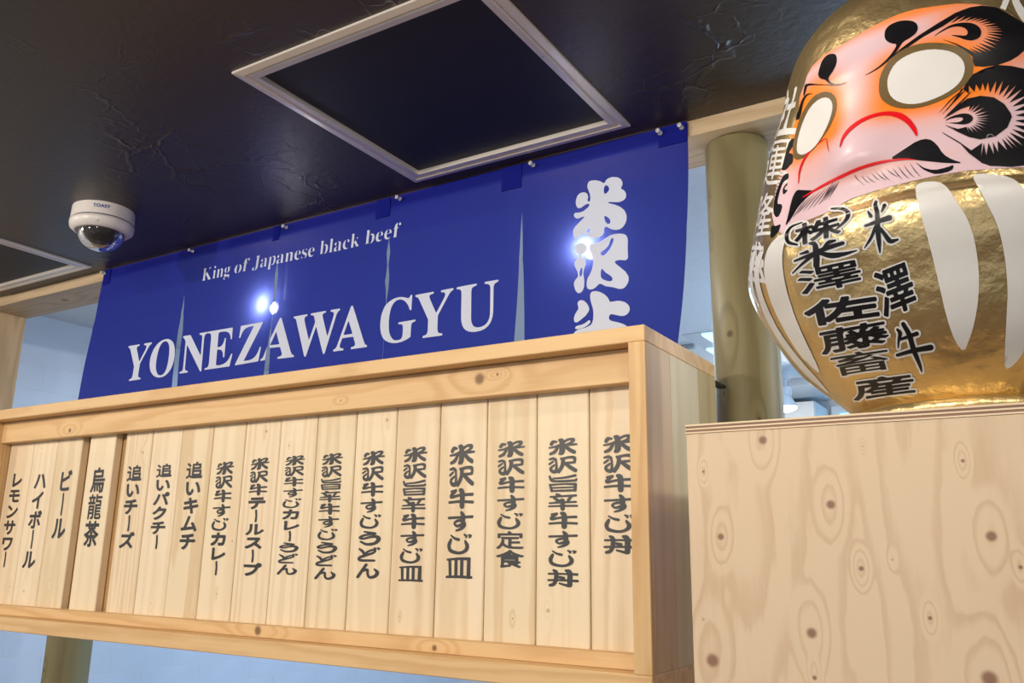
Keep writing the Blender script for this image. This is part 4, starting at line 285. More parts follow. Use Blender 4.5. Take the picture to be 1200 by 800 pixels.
DATA["chin_hair"] = "-895,5828 -893,5803 -892,5778 -888,5751 -878,5717 -860,5676 -837,5629 -810,5579 -784,5529 -782,5531 -806,5584 -830,5636 -852,5684 -868,5724 -878,5755 -883,5780 -888,5804 -892,5828|-808,5758 -803,5732 -797,5705 -790,5677 -779,5649 -766,5623 -750,5598 -734,5575 -718,5550 -716,5553 -731,5580 -745,5607 -759,5633 -770,5658 -780,5683 -789,5709 -798,5735 -806,5760|-743,5719 -735,5693 -726,5666 -716,5639 -705,5613 -690,5589 -675,5567 -658,5546 -643,5525 -641,5528 -656,5553 -670,5577 -684,5601 -697,5625 -708,5648 -719,5673 -730,5697 -741,5721|-677,5750 -668,5722 -660,5693 -651,5664 -640,5637 -627,5613 -614,5592 -599,5573 -585,5553 -584,5556 -596,5579 -609,5602 -621,5624 -632,5647 -643,5672 -654,5699 -664,5726 -674,5752|-626,5759 -616,5728 -605,5695 -593,5662 -579,5630 -562,5600 -544,5572 -525,5544 -507,5516 -505,5519 -522,5551 -539,5581 -555,5612 -571,5642 -585,5671 -599,5702 -612,5732 -624,5761|-566,5765 -555,5726 -545,5684 -533,5643 -519,5604 -504,5570 -487,5539 -470,5510 -453,5481 -452,5483 -467,5516 -482,5548 -496,5580 -511,5614 -524,5651 -538,5690 -551,5729 -564,5767|-499,5779 -483,5742 -467,5704 -450,5665 -433,5630 -415,5601 -397,5576 -380,5553 -362,5529 -361,5532 -377,5560 -393,5586 -409,5614 -426,5644 -443,5676 -461,5712 -479,5747 -497,5782|-418,5759 -405,5715 -392,5669 -378,5623 -364,5580 -350,5542 -335,5509 -321,5477 -306,5444 -304,5446 -317,5481 -329,5516 -342,5552 -356,5590 -370,5631 -386,5675 -401,5718 -416,5761|-352,5776 -339,5726 -324,5673 -310,5620 -294,5572 -277,5530 -260,5493 -242,5459 -225,5424 -224,5427 -239,5465 -254,5502 -270,5540 -285,5582 -301,5628 -318,5678 -334,5729 -351,5778|-278,5759 -265,5710 -252,5660 -239,5611 -224,5565 -208,5524 -191,5487 -174,5453 -157,5418 -155,5420 -170,5458 -186,5496 -201,5534 -216,5575 -231,5619 -246,5666 -261,5714 -276,5760|-202,5773 -190,5725 -179,5677 -168,5628 -154,5581 -139,5536 -122,5494 -106,5453 -89,5412 -87,5415 -102,5458 -117,5502 -131,5546 -146,5590 -159,5636 -173,5682 -186,5729 -200,5775|-132,5768 -125,5750 -119,5730 -111,5711 -103,5694 -93,5678 -83,5665 -73,5652 -63,5639 -62,5642 -70,5659 -79,5676 -88,5692 -96,5708 -105,5724 -113,5739 -122,5755 -131,5771|-1128,5815 -1154,5789 -1180,5763 -1205,5734 -1232,5700 -1259,5659 -1286,5611 -1313,5561 -1338,5510 -1335,5506 -1307,5552 -1277,5599 -1248,5643 -1220,5683 -1195,5719 -1172,5752 -1150,5782 -1126,5812|-1183,5827 -1215,5798 -1246,5768 -1276,5736 -1307,5700 -1338,5659 -1369,5614 -1400,5566 -1429,5517 -1426,5513 -1394,5557 -1360,5600 -1327,5642 -1295,5682 -1266,5720 -1238,5756 -1210,5791 -1181,5824|-1232,5846 -1264,5815 -1295,5784 -1326,5749 -1358,5708 -1391,5659 -1424,5602 -1457,5542 -1488,5482 -1485,5478 -1450,5533 -1414,5589 -1379,5642 -1345,5690 -1315,5733 -1287,5772 -1259,5808 -1229,5842|-1164,5800 -1192,5775 -1219,5749 -1246,5721 -1274,5689 -1303,5651 -1332,5609 -1361,5564 -1388,5519 -1385,5514 -1356,5556 -1325,5598 -1294,5637 -1265,5674 -1238,5708 -1213,5739 -1188,5768 -1162,5796|-1235,5801 -1269,5769 -1303,5737 -1336,5702 -1369,5664 -1403,5622 -1438,5578 -1472,5531 -1505,5485 -1502,5480 -1466,5523 -1430,5566 -1394,5608 -1360,5649 -1327,5688 -1296,5726 -1265,5762 -1232,5797|-1308,5798 -1350,5766 -1390,5733 -1429,5698 -1467,5659 -1502,5617 -1537,5572 -1570,5525 -1604,5479 -1601,5473 -1564,5516 -1528,5559 -1492,5601 -1456,5643 -1420,5683 -1383,5721 -1345,5758 -1306,5793|-1384,5795 -1429,5767 -1473,5738 -1516,5706 -1558,5670 -1597,5627 -1634,5580 -1671,5531 -1708,5482 -1704,5477 -1665,5522 -1625,5567 -1586,5611 -1547,5652 -1507,5690 -1466,5725 -1424,5758 -1381,5790|-1488,5797 -1529,5770 -1568,5743 -1608,5713 -1647,5679 -1687,5640 -1728,5598 -1768,5554 -1810,5511 -1805,5505 -1762,5544 -1718,5584 -1676,5623 -1636,5661 -1597,5696 -1560,5729 -1523,5761 -1485,5792|-1596,5800 -1637,5766 -1677,5730 -1716,5694 -1755,5660 -1794,5628 -1832,5598 -1871,5569 -1911,5540 -1907,5534 -1865,5559 -1823,5584 -1782,5610 -1743,5641 -1705,5677 -1668,5716 -1630,5756 -1592,5795|-1690,5794 -1726,5765 -1762,5737 -1797,5707 -1831,5673 -1862,5635 -1892,5594 -1921,5552 -1950,5510 -1946,5505 -1913,5542 -1881,5580 -1849,5618 -1817,5654 -1785,5689 -1752,5723 -1719,5755 -1686,5788|-1804,5786 -1835,5747 -1867,5709 -1898,5670 -1927,5633 -1954,5597 -1979,5561 -2004,5527 -2029,5492 -2024,5486 -1996,5517 -1967,5547 -1940,5579 -1912,5614 -1884,5653 -1856,5695 -1828,5738 -1799,5780"
DATA["eyeR"] = "-440,7935 -422,8035 -388,8135 -339,8235 -280,8308 -213,8355 -137,8390 -52,8414 42,8418 144,8405 243,8374 340,8325 422,8270 487,8205 539,8129 577,8040 599,7946 604,7847 594,7743 567,7634 532,7541 487,7464 428,7392 355,7325 269,7268 169,7221 74,7192 -15,7180 -98,7190 -176,7223 -249,7279 -318,7358 -372,7451 -412,7557 -436,7680 -445,7816"
DATA["eyeL"] = "-2166,7412 -2158,7582 -2119,7748 -2045,7905 -1957,8032 -1861,8135 -1757,8197 -1646,8220 -1551,8212 -1469,8172 -1408,8105 -1365,8008 -1346,7902 -1351,7787 -1376,7659 -1419,7518 -1471,7381 -1532,7250 -1603,7143 -1685,7062 -1782,7022 -1895,7023 -1990,7058 -2068,7124 -2124,7201 -2154,7284"
DATA["ringR"] = "-565,7906 -551,8047 -517,8174 -466,8291 -400,8392 -319,8480 -236,8546 -149,8589 -53,8610 52,8607 159,8581 269,8535 371,8479 466,8413 546,8341 610,8261 660,8174 698,8077 717,7975 718,7869 710,7763 691,7660 656,7561 605,7468 548,7385 484,7313 407,7247 316,7186 212,7135 94,7096 -19,7082 -126,7093 -227,7130 -325,7195 -409,7285 -480,7398 -527,7501 -550,7592 -565,7687 -570,7786"
DATA["ringL"] = "-2232,7225 -2254,7380 -2249,7588 -2206,7841 -2129,8032 -2026,8166 -1910,8272 -1788,8355 -1670,8386 -1553,8364 -1452,8308 -1363,8220 -1307,8118 -1279,7998 -1269,7873 -1277,7742 -1305,7607 -1353,7468 -1408,7351 -1472,7258 -1544,7171 -1626,7090 -1726,7021 -1846,6965 -1959,6956 -2066,6994 -2149,7049 -2198,7116"
DATA["mouth"] = "-1068,6598 -1073,6750 -1055,6875 -1013,6973 -953,7049 -878,7107 -793,7147 -701,7173 -610,7181 -521,7173 -432,7146 -345,7100 -272,7031 -214,6938 -165,6833 -127,6717 -101,6616 -88,6528 -84,6447 -90,6374 -106,6387 -132,6488 -160,6586 -190,6681 -230,6771 -279,6858 -337,6939 -405,7013 -483,7060 -570,7079 -658,7073 -746,7041 -825,6993 -895,6927 -951,6856 -993,6775 -1020,6686 -1033,6586 -1046,6535 -1060,6529;-1997,6325 -1996,6406 -1996,6488 -1993,6566 -1983,6638 -1965,6707 -1943,6774 -1915,6837 -1881,6894 -1841,6946 -1795,6994 -1744,7036 -1691,7067 -1632,7086 -1568,7093 -1501,7095 -1437,7099 -1444,7114 -1513,7118 -1584,7125 -1654,7126 -1719,7113 -1779,7086 -1834,7049 -1885,7003 -1928,6951 -1965,6893 -1995,6829 -2019,6759 -2035,6684 -2039,6602 -2032,6514 -2021,6424 -2012,6336;-1432,7099 -1421,7042 -1410,6985 -1397,6927 -1382,6867 -1364,6807 -1343,6745 -1321,6684 -1299,6622 -1291,6617 -1309,6677 -1327,6736 -1344,6795 -1361,6854 -1377,6913 -1392,6973 -1407,7033 -1421,7092;-1839,5862 -1736,5860 -1637,5861 -1540,5860 -1445,5858 -1354,5853 -1266,5848 -1181,5844 -1097,5842 -1013,5845 -931,5852 -853,5861 -780,5869 -712,5876 -645,5881 -580,5886 -517,5889 -451,5889 -384,5887 -320,5882 -266,5875 -225,5866 -193,5855 -165,5842 -134,5829 -133,5839 -163,5858 -191,5877 -223,5895 -265,5911 -320,5924 -384,5936 -451,5944 -517,5947 -581,5945 -646,5941 -713,5934 -782,5928 -856,5920 -936,5912 -1019,5907 -1104,5906 -1190,5908 -1279,5913 -1370,5917 -1465,5920 -1562,5918 -1659,5911 -1755,5902 -1854,5894"
DATA["petal0"] = "-162,5189 -145,5241 -111,5271 -61,5281 0,5272 72,5245 130,5196 173,5103 211,4915 246,4755 282,4611 318,4480 347,4368 368,4271 389,4150 410,4005 428,3813 442,3571 444,3321 434,3069 412,2835 376,2617 336,2441 293,2307 248,2191 201,2090 147,2080 93,2164 48,2303 15,2503 -9,2771 -25,3106 -42,3447 -59,3785 -78,4107 -103,4427 -123,4707 -143,4958"
DATA["petal1"] = "494,5258 523,5269 570,5267 635,5252 706,5226 785,5192 850,5136 890,5039 916,4895 959,4763 1002,4593 1050,4395 1095,4152 1141,3863 1177,3580 1193,3289 1194,2982 1185,2662 1165,2377 1136,2126 1095,1947 1036,1838 967,1762 891,1722 839,1787 814,1956 792,2159 780,2400 777,2654 780,2920 770,3202 751,3502 722,3772 685,4016 644,4234 598,4423 554,4614 515,4814 495,5013 489,5192"
DATA["petal2"] = "-2234,5195 -2325,5148 -2377,5057 -2407,4934 -2467,4796 -2533,4625 -2603,4437 -2679,4229 -2754,4019 -2836,3810 -2902,3575 -2920,3302 -2934,3029 -2970,2765 -2979,2545 -2956,2370 -2941,2256 -2908,2193 -2802,2235 -2663,2384 -2560,2579 -2493,2820 -2431,3095 -2383,3408 -2314,3707 -2222,3989 -2147,4245 -2081,4473 -2032,4660 -1986,4800 -1984,4932 -2170,5160"
DATA["petal3"] = "-2587,4988 -2743,4943 -2854,4821 -2938,4638 -3028,4445 -3117,4238 -3227,4034 -3374,3838 -3498,3573 -3496,3203 -3492,2835 -3527,2482 -3632,2235 -3669,2058 -3689,1926 -3662,1834 -3518,1876 -3310,2056 -3159,2269 -3109,2531 -3116,2813 -3132,3105 -3147,3397 -3101,3665 -3015,3896 -2939,4111 -2873,4292 -2804,4435 -2725,4570 -2643,4703 -2585,4833 -2539,4955"
DATA["petal4"] = "-2945,5236 -3157,5197 -3275,5061 -3230,4793 -3267,4581 -3359,4408 -3436,4263 -3453,4126 -3391,4124 -3272,4264 -3169,4409 -3090,4562 -3016,4717 -2945,4872 -2911,5036 -2880,5192"
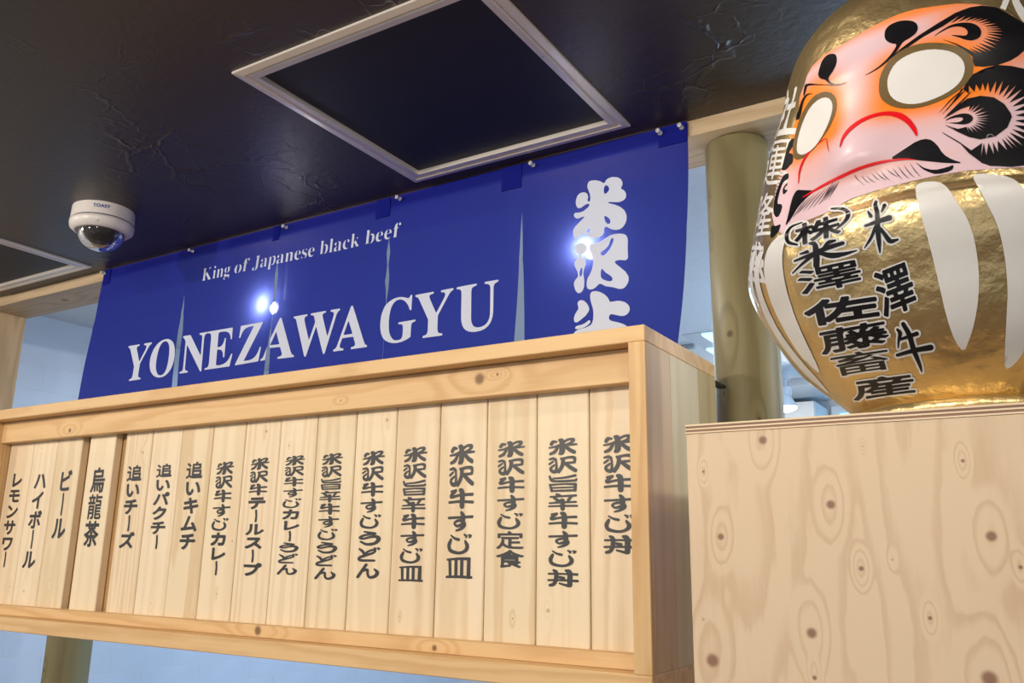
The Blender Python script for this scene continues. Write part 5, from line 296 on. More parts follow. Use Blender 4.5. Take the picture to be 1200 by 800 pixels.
DATA["chest_letters"] = "-1173,5231 -1281,5273 -1289,5265 -1287,5249 -1281,5238 -1274,5233 -1145,5156 -1082,5097 -1025,5021 -985,4953 -969,4908 -968,4872 -980,4825 -1005,4776 -1047,4722 -1158,4615 -1162,4608 -1158,4599 -1027,4675 -975,4718 -941,4762 -927,4788 -917,4817 -911,4847 -910,4890 -922,4936 -955,5003 -1000,5074 -1062,5156 -1095,5189 -1124,5209;-1806,5241 -1966,5282 -2018,5291 -2055,5292 -2088,5286 -2139,5252 -2156,5225 -2169,5169 -2141,5107 -2021,4978 -1975,4903 -1962,4854 -1947,4809 -1920,4758 -1891,4721 -1833,4672 -1739,4604 -1731,4602 -1722,4606 -1718,4620 -1726,4641 -1836,4749 -1857,4773 -1872,4796 -1885,4829 -1893,4869 -1900,4910 -1958,5006 -2064,5137 -2072,5181 -2046,5218 -2023,5231 -1992,5237 -1953,5235 -1792,5212 -1786,5217 -1790,5230 -1797,5238|-1300,5063 -1359,5078 -1363,5073 -1352,5047 -1294,4914 -1298,4908 -1336,4917 -1353,4983 -1369,5007 -1385,5025 -1473,5066 -1467,5047 -1426,4925 -1443,4873 -1446,4874 -1454,4915 -1471,4937 -1572,4968 -1586,4987 -1690,5147 -1709,5172 -1724,5180 -1795,5197 -1800,5188 -1705,5029 -1697,5012 -1876,5089 -1879,5077 -1785,4957 -1769,4934 -1757,4922 -1663,4894 -1659,4892 -1656,4886 -1677,4847 -1709,4806 -1772,4757 -1776,4749 -1774,4738 -1733,4683 -1722,4679 -1676,4712 -1636,4756 -1632,4747 -1642,4593 -1641,4578 -1635,4568 -1628,4565 -1566,4557 -1559,4568 -1546,4772 -1542,4783 -1505,4730 -1495,4722 -1459,4738 -1448,4734 -1351,4718 -1354,4710 -1375,4693 -1422,4663 -1513,4627 -1517,4617 -1512,4602 -1472,4566 -1465,4565 -1436,4574 -1383,4598 -1335,4629 -1296,4660 -1294,4654 -1304,4544 -1302,4533 -1296,4526 -1290,4523 -1237,4521 -1231,4531 -1220,4650 -1217,4660 -1178,4608 -1154,4581 -1110,4542 -1102,4536 -1096,4537 -1058,4561 -1053,4572 -1055,4583 -1060,4590 -1096,4616 -1118,4636 -1148,4670 -1168,4698 -1162,4701 -1066,4697 -1061,4709 -1060,4742 -1063,4753 -1069,4760 -1074,4763 -1211,4774 -1214,4777 -1215,4790 -1215,4819 -1213,4824 -1088,4815 -1083,4825 -1084,4870 -1090,4880 -1096,4884 -1213,4897 -1218,4904 -1259,5018 -1284,5052;-1296,4834 -1291,4831 -1289,4825 -1289,4791 -1292,4783 -1385,4797 -1384,4804 -1358,4842;-1479,4858 -1463,4854 -1463,4849 -1475,4831 -1474,4820 -1465,4801 -1467,4790 -1531,4863 -1527,4866|-1162,4447 -1217,4465 -1236,4467 -1259,4463 -1276,4455 -1293,4442 -1345,4386 -1351,4375 -1410,4369 -1413,4373 -1411,4445 -1417,4484 -1423,4505 -1437,4531 -1448,4542 -1470,4557 -1490,4561 -1540,4564 -1548,4550 -1545,4532 -1527,4512 -1499,4488 -1494,4478 -1497,4427 -1511,4357 -1580,4349 -1854,4345 -1867,4342 -1875,4332 -1875,4321 -1870,4310 -1860,4303 -1665,4285 -1647,4281 -1779,4220 -1977,4128 -1989,4120 -1989,4110 -1982,4103 -1972,4102 -1536,4250 -1537,4234 -1581,4092 -1584,4071 -1578,4046 -1564,4027 -1545,4017 -1523,4018 -1505,4028 -1490,4048 -1451,4168 -1432,4248 -1429,4251 -1349,4164 -1319,4138 -1285,4116 -1247,4100 -1183,4087 -1090,4085 -1028,4090 -913,4110 -909,4113 -908,4120 -910,4126 -915,4129 -1063,4152 -1199,4193 -1285,4233 -1355,4280 -1352,4282 -1325,4284 -1063,4292 -1052,4297 -1042,4315 -1040,4335 -1046,4353 -1058,4365 -1271,4378 -1231,4390 -1150,4401 -1143,4411 -1142,4429 -1150,4442;-1595,4432 -1727,4427 -1735,4421 -1736,4408 -1731,4399 -1724,4395 -1591,4358 -1574,4369 -1569,4380 -1567,4393 -1571,4409 -1576,4418 -1585,4427|-983,3963 -1569,4034 -1574,4031 -1578,4019 -1595,3916 -1595,3907 -1592,3903 -1334,3866 -1329,3860 -1330,3856 -1340,3856 -1572,3887 -1579,3882 -1581,3874 -1586,3850 -1583,3841 -1343,3808 -1338,3804 -1338,3799 -1344,3795 -1666,3838 -1673,3833 -1680,3804 -1679,3795 -1675,3791 -1514,3766 -1493,3743 -1495,3739 -1506,3740 -1619,3755 -1628,3748 -1633,3712 -1624,3706 -1362,3673 -1359,3670 -1359,3662 -1368,3659 -1683,3699 -1689,3696 -1693,3689 -1698,3656 -1688,3650 -1370,3609 -1368,3604 -1374,3555 -1370,3547 -1363,3545 -1284,3540 -1279,3547 -1273,3596 -1268,3600 -989,3582 -984,3588 -981,3617 -983,3625 -986,3628 -1260,3648 -1265,3653 -1264,3661 -1258,3663 -1016,3645 -1006,3649 -1001,3681 -1002,3687 -1007,3692 -1105,3699 -1112,3700 -1114,3704 -1094,3721 -1089,3723 -960,3716 -955,3723 -953,3751 -953,3756 -957,3762 -1242,3784 -1247,3790 -1246,3794 -1242,3797 -1013,3780 -1009,3787 -1006,3814 -1011,3824 -1233,3844 -1237,3845 -1238,3850 -1237,3854 -1226,3854 -989,3836 -984,3848 -975,3951 -977,3960;-1066,3923 -1058,3920 -1057,3916 -1060,3892 -1064,3887 -1147,3893 -1153,3897 -1148,3929;-1241,3940 -1224,3936 -1226,3909 -1231,3902 -1318,3912 -1323,3917 -1320,3942 -1316,3948;-1411,3961 -1396,3957 -1399,3931 -1403,3923 -1493,3936 -1498,3941 -1494,3966 -1489,3972;-1789,4086 -1799,4087 -1855,4071 -1861,4060 -1854,4051 -1751,4003 -1675,3960 -1667,3960 -1616,3979 -1606,3987 -1609,3998 -1641,4017;-1204,3732 -1197,3730 -1198,3725 -1216,3711 -1227,3709 -1380,3724 -1399,3750 -1388,3751;-1849,3953 -1879,3964 -1889,3964 -1948,3946 -1952,3939 -1947,3930 -1835,3882 -1748,3840 -1689,3859 -1680,3867 -1682,3877 -1714,3895;-1754,3809 -1763,3807 -1878,3737 -1987,3686 -1994,3679 -1993,3670 -1899,3630 -1761,3707 -1687,3758 -1681,3769 -1689,3778|-1279,3354 -1347,3367 -1362,3365 -1372,3356 -1418,3284 -1611,3315 -1622,3318 -1620,3323 -1578,3348 -1569,3358 -1565,3375 -1570,3390 -1583,3399 -1683,3428 -1774,3385 -1870,3353 -1987,3329 -2120,3316 -2139,3306 -2148,3290 -2141,3269 -2079,3216 -2066,3209 -2029,3210 -1907,3226 -1975,2992 -1973,2973 -1959,2963 -1833,2943 -1821,2947 -1809,2956 -1795,2992 -1789,2997 -1742,2973 -1732,2972 -1601,3003 -1599,3001 -1609,2982 -1619,2941 -1615,2930 -1603,2921 -910,2853 -896,2862 -889,2876 -885,2916 -888,2927 -896,2935 -1132,2955 -1139,2957 -1140,2963 -1128,3031 -922,3014 -908,3017 -898,3029 -894,3044 -891,3080 -899,3096 -911,3100 -1346,3146 -1355,3150 -1335,3174 -1328,3178 -878,3131 -866,3139 -859,3154 -856,3194 -862,3210 -875,3218 -1265,3261 -1268,3263 -1267,3268 -1243,3312 -1241,3330 -1244,3341 -1253,3349;-1709,3283 -1703,3284 -1702,3280 -1705,3259 -1703,3249 -1689,3236 -1504,3204 -1494,3200 -1511,3183 -1545,3159 -1594,3131 -1686,3094 -1766,3075 -1769,3078 -1768,3086 -1726,3270 -1721,3278;-1272,3047 -1264,3046 -1264,3037 -1275,2976 -1276,2973 -1281,2971 -1562,3006 -1577,3012 -1454,3071|-882,2746 -1132,2755 -1136,2759 -1135,2784 -1141,2789 -1151,2790 -1234,2794 -1244,2788 -1252,2764 -1258,2762 -1555,2785 -1560,2789 -1556,2814 -1562,2820 -1660,2831 -1673,2831 -1680,2828 -1686,2821 -1693,2802 -1700,2800 -2043,2842 -2052,2838 -2058,2831 -2071,2803 -2072,2793 -2062,2785 -1723,2742 -1715,2740 -1715,2733 -1726,2730 -1982,2761 -2001,2758 -2011,2748 -2082,2604 -2118,2559 -2156,2528 -2189,2510 -2237,2490 -2297,2474 -2309,2468 -2315,2460 -2307,2450 -2215,2422 -2196,2422 -2142,2437 -2087,2459 -2032,2490 -1986,2527 -1971,2528 -1827,2513 -1819,2510 -1853,2448 -1987,2460 -2006,2456 -2015,2449 -2017,2439 -1998,2406 -1991,2402 -1836,2390 -1788,2392 -1758,2398 -1740,2406 -1725,2420 -1689,2494 -1682,2499 -1640,2480 -1557,2489 -1511,2462 -1513,2459 -1524,2457 -1666,2449 -1678,2445 -1687,2437 -1688,2426 -1645,2394 -1497,2405 -1493,2392 -1475,2366 -1469,2362 -1377,2358 -1317,2359 -1290,2363 -1266,2373 -1254,2387 -1244,2413 -1238,2418 -1141,2395 -1050,2370 -1039,2371 -979,2390 -972,2396 -969,2408 -977,2415 -1077,2442 -1024,2466 -947,2452 -883,2478 -877,2484 -875,2492 -881,2501 -947,2512 -993,2525 -896,2527 -888,2534 -885,2542 -882,2565 -885,2574 -939,2579 -1248,2588 -1262,2591 -920,2582 -913,2588 -908,2599 -905,2622 -910,2632 -999,2636 -999,2640 -972,2654 -966,2660 -966,2673 -973,2678 -1049,2690 -1148,2641 -1199,2643 -1203,2643 -1203,2647 -1185,2672 -1160,2675 -1153,2681 -1148,2696 -1143,2698 -1042,2692 -876,2692 -868,2702 -864,2738 -869,2745;-1305,2707 -1282,2705 -1281,2701 -1314,2659 -1322,2651 -1331,2649 -1357,2652 -1377,2678 -1424,2713;-1454,2717 -1441,2713 -1500,2709 -1511,2706 -1519,2696 -1519,2687 -1491,2662 -1566,2665 -1578,2655 -1587,2628 -1587,2621 -1582,2614 -1562,2611 -1422,2602 -1404,2597 -1559,2608 -1624,2611 -1634,2605 -1640,2598 -1649,2574 -1645,2562 -1574,2553 -1569,2549 -1651,2538 -1666,2537 -1669,2540 -1610,2699 -1594,2701 -1588,2706 -1578,2725 -1572,2727;-1187,2532 -1170,2531 -1115,2495 -1182,2466 -1221,2474 -1223,2479 -1209,2529 -1204,2532;-1760,2675 -1751,2673 -1751,2668 -1758,2652 -1766,2650 -1894,2664 -1902,2667 -1902,2670 -1895,2686 -1887,2689;-1339,2539 -1323,2538 -1320,2534 -1337,2480 -1343,2473 -1376,2470 -1436,2508 -1439,2513 -1362,2539;-1792,2595 -1784,2594 -1782,2589 -1789,2572 -1797,2568 -1934,2582 -1941,2587 -1931,2606 -1924,2609;-1374,2418 -1360,2418 -1365,2410 -1390,2411 -1396,2414|-1039,2249 -1458,2269 -1503,2305 -1522,2315 -1620,2315 -1624,2312 -1622,2307 -1596,2284 -1595,2280 -1602,2280 -2193,2339 -2207,2336 -2211,2333 -2228,2310 -2223,2304 -1867,2265 -1827,2259 -1965,2252 -2100,2253 -2104,2248 -2089,2217 -1806,2198 -1785,2196 -1780,2193 -2001,2186 -2224,2193 -2233,2192 -2236,2188 -2223,2157 -1982,2140 -1234,2105 -1174,2081 -1098,2093 -1092,2096 -1093,2101 -1185,2139 -1305,2180 -1376,2172 -1386,2170 -1390,2167 -1329,2143 -1324,2138 -1723,2155 -1746,2157 -1752,2161 -1510,2177 -1308,2199 -1302,2203 -1303,2206 -1367,2224 -1364,2227 -1027,2215 -1021,2222 -1016,2244 -1020,2248;-1393,2229 -1385,2227 -1404,2223 -1514,2211 -1726,2223 -1749,2226 -1751,2229 -1604,2243;-1197,2079 -2146,2142 -2174,2145 -2188,2141 -2334,1999 -2341,1991 -2337,1989 -2199,1976 -2186,1978 -2177,1985 -2167,1988 -2154,1987 -1365,1939 -1358,1937 -1359,1928 -1353,1925 -1256,1922 -1247,1923 -1239,1929 -1185,2069 -1184,2079;-1321,2052 -1310,2052 -1307,2046 -1317,2027 -1326,2026 -1618,2040 -1620,2045 -1611,2060 -1607,2064 -1597,2066;-1754,2076 -1730,2072 -1743,2052 -1747,2049 -1756,2048 -2086,2074 -2089,2079 -2076,2094 -2072,2098 -2057,2100;-1361,1998 -1332,1996 -1339,1974 -1344,1970 -1354,1970 -1649,1983 -1654,1989 -1645,2004 -1637,2010 -1631,2011;-1774,2020 -1768,2018 -1768,2014 -1778,1999 -1787,1992 -1797,1992 -2134,2018 -2140,2023 -2123,2042 -2114,2046 -2101,2045|-867,1764 -1335,1775 -1404,1806 -1436,1817 -1541,1810 -1550,1806 -1559,1799 -1560,1787 -1575,1786 -2124,1822 -2142,1817 -2153,1810 -2178,1787 -2177,1776 -1879,1753 -1826,1722 -1849,1721 -2186,1743 -2211,1734 -2332,1644 -2407,1610 -2466,1592 -2530,1578 -2614,1564 -2723,1553 -2748,1548 -2762,1540 -2754,1532 -2619,1501 -2598,1501 -2480,1515 -2378,1533 -2297,1554 -2173,1600 -2055,1575 -2001,1578 -2022,1553 -2013,1544 -1601,1524 -1594,1519 -1608,1504 -1618,1503 -2226,1534 -2254,1526 -2291,1500 -2297,1491 -2284,1486 -937,1441 -922,1450 -910,1477 -911,1485 -921,1489 -1425,1496 -1435,1497 -1435,1503 -1427,1514 -1416,1518 -1050,1512 -1034,1516 -1026,1523 -1014,1550 -1015,1555 -1022,1559 -1383,1566 -1390,1568 -1386,1576 -1371,1580 -974,1573 -961,1580 -956,1587 -947,1610 -954,1619 -1346,1627 -1351,1630 -1345,1641 -1340,1645 -1330,1646 -862,1639 -854,1643 -847,1654 -839,1677 -845,1686 -1115,1692 -1053,1718 -876,1718 -864,1728 -855,1754 -859,1763;-1283,1724 -1247,1722 -1245,1718 -1301,1699 -1319,1695 -1603,1707 -1642,1736 -1623,1738;-1503,1651 -1500,1648 -1505,1639 -1509,1635 -1519,1633 -1691,1641 -1696,1642 -1694,1645 -1665,1659;-1887,1671 -1862,1668 -1860,1667 -1867,1663 -1947,1645 -2092,1624 -2133,1621 -2134,1626 -2059,1681;-1589,1587 -1550,1585 -1550,1577 -1554,1574 -1563,1572 -1887,1587 -1911,1591 -1863,1600|-631,5094 -641,5086 -641,5072 -637,5046 -608,4746 -618,4597 -623,4593 -746,4557 -753,4551 -756,4539 -753,4520 -743,4511 -627,4516 -626,4510 -628,4493 -638,4487 -644,4479 -696,4344 -724,4285 -819,4131 -817,4122 -808,4122 -716,4224 -681,4281 -639,4374 -647,4239 -651,4130 -652,3978 -651,3970 -647,3965 -641,3966 -637,3973 -605,4118 -594,4191 -579,4342 -575,4334 -535,4158 -527,4134 -512,4111 -494,4098 -476,4094 -461,4098 -398,4128 -393,4134 -392,4142 -393,4152 -399,4159 -456,4167 -470,4172 -477,4179 -558,4428 -571,4445 -566,4511 -563,4518 -443,4522 -433,4529 -426,4540 -422,4556 -420,4572 -423,4595 -429,4612 -438,4625 -449,4632 -459,4632 -555,4609 -559,4612 -559,4774 -593,5021 -603,5051 -613,5071;-494,4901 -506,4896 -513,4880 -538,4742 -537,4728 -533,4720 -528,4718 -523,4724 -472,4837 -471,4855 -475,4876 -484,4894;-692,4833 -697,4826 -698,4812 -681,4692 -675,4678 -668,4669 -661,4665 -653,4666 -646,4672 -641,4683 -639,4700 -640,4715 -679,4822 -684,4830|-390,3728 -677,3654 -683,3648 -685,3641 -686,3585 -687,3581 -689,3580 -742,3630 -767,3648 -775,3649 -784,3640 -808,3582 -805,3568 -758,3528 -718,3482 -710,3483 -705,3489 -688,3531 -686,3513 -685,3427 -679,3414 -670,3412 -563,3440 -558,3436 -558,3423 -561,3417 -666,3389 -673,3379 -674,3367 -674,3318 -668,3305 -659,3304 -560,3330 -556,3326 -555,3306 -562,3302 -702,3265 -708,3258 -710,3251 -710,3194 -707,3183 -699,3178 -631,3194 -618,3158 -617,3149 -620,3148 -670,3134 -680,3125 -682,3114 -683,3062 -676,3049 -668,3048 -555,3077 -552,3077 -550,3070 -550,3053 -555,3047 -691,3012 -701,3007 -707,2992 -708,2940 -706,2932 -702,2927 -694,2926 -552,2962 -550,2954 -549,2865 -545,2856 -540,2853 -496,2865 -487,2874 -486,2979 -350,3020 -344,3025 -341,3033 -342,3091 -345,3100 -350,3105 -481,3067 -487,3068 -488,3074 -488,3094 -485,3097 -368,3132 -362,3136 -358,3146 -360,3202 -365,3214 -374,3217 -418,3204 -421,3204 -422,3208 -410,3257 -352,3275 -345,3281 -343,3296 -345,3348 -348,3356 -358,3361 -491,3322 -494,3322 -495,3330 -495,3346 -492,3349 -388,3379 -382,3384 -379,3392 -381,3451 -384,3460 -389,3464 -494,3435 -498,3439 -499,3447 -499,3455 -496,3458 -385,3491 -379,3494 -375,3501 -382,3713 -384,3722;-437,3632 -433,3626 -432,3564 -461,3555 -464,3564 -464,3624;-522,3609 -517,3608 -516,3603 -515,3543 -518,3538 -544,3532 -546,3540 -547,3600;-609,3586 -601,3587 -599,3583 -599,3519 -626,3511 -628,3520 -628,3580;-803,3397 -812,3387 -834,3331 -835,3324 -833,3315 -780,3277 -741,3238 -735,3236 -728,3239 -702,3306 -700,3313 -702,3324 -721,3346 -749,3369 -783,3390;-484,3235 -477,3236 -477,3230 -486,3188 -492,3182 -552,3167 -565,3208 -564,3212 -559,3214;-733,3176 -740,3174 -747,3163 -790,2997 -837,2855 -837,2847 -833,2840 -791,2808 -780,2812 -773,2824 -729,2969 -691,3128 -691,3136 -695,3143 -725,3172|-605,2676 -619,2671 -630,2661 -637,2647 -640,2632 -618,2491 -615,2433 -694,2411 -704,2410 -673,2463 -665,2485 -664,2512 -670,2534 -700,2576 -712,2581 -727,2575 -734,2565 -737,2554 -728,2505 -730,2485 -742,2453 -783,2367 -834,2241 -833,2236 -827,2233 -817,2238 -764,2329 -742,2363 -723,2359 -619,2373 -616,2372 -616,2364 -635,2197 -642,2192 -894,2153 -905,2149 -916,2141 -928,2122 -924,2105 -908,2098 -700,2117 -640,2120 -629,1782 -627,1777 -620,1775 -614,1777 -607,1784 -580,1857 -572,1887 -563,1954 -555,2117 -552,2125 -319,2126 -301,2135 -287,2148 -278,2165 -275,2186 -279,2201 -287,2213 -299,2221 -312,2224 -542,2205 -548,2207 -533,2384 -528,2388 -459,2399 -448,2404 -437,2413 -430,2424 -426,2438 -427,2450 -435,2467 -451,2475 -534,2455 -545,2524 -576,2655 -587,2672"
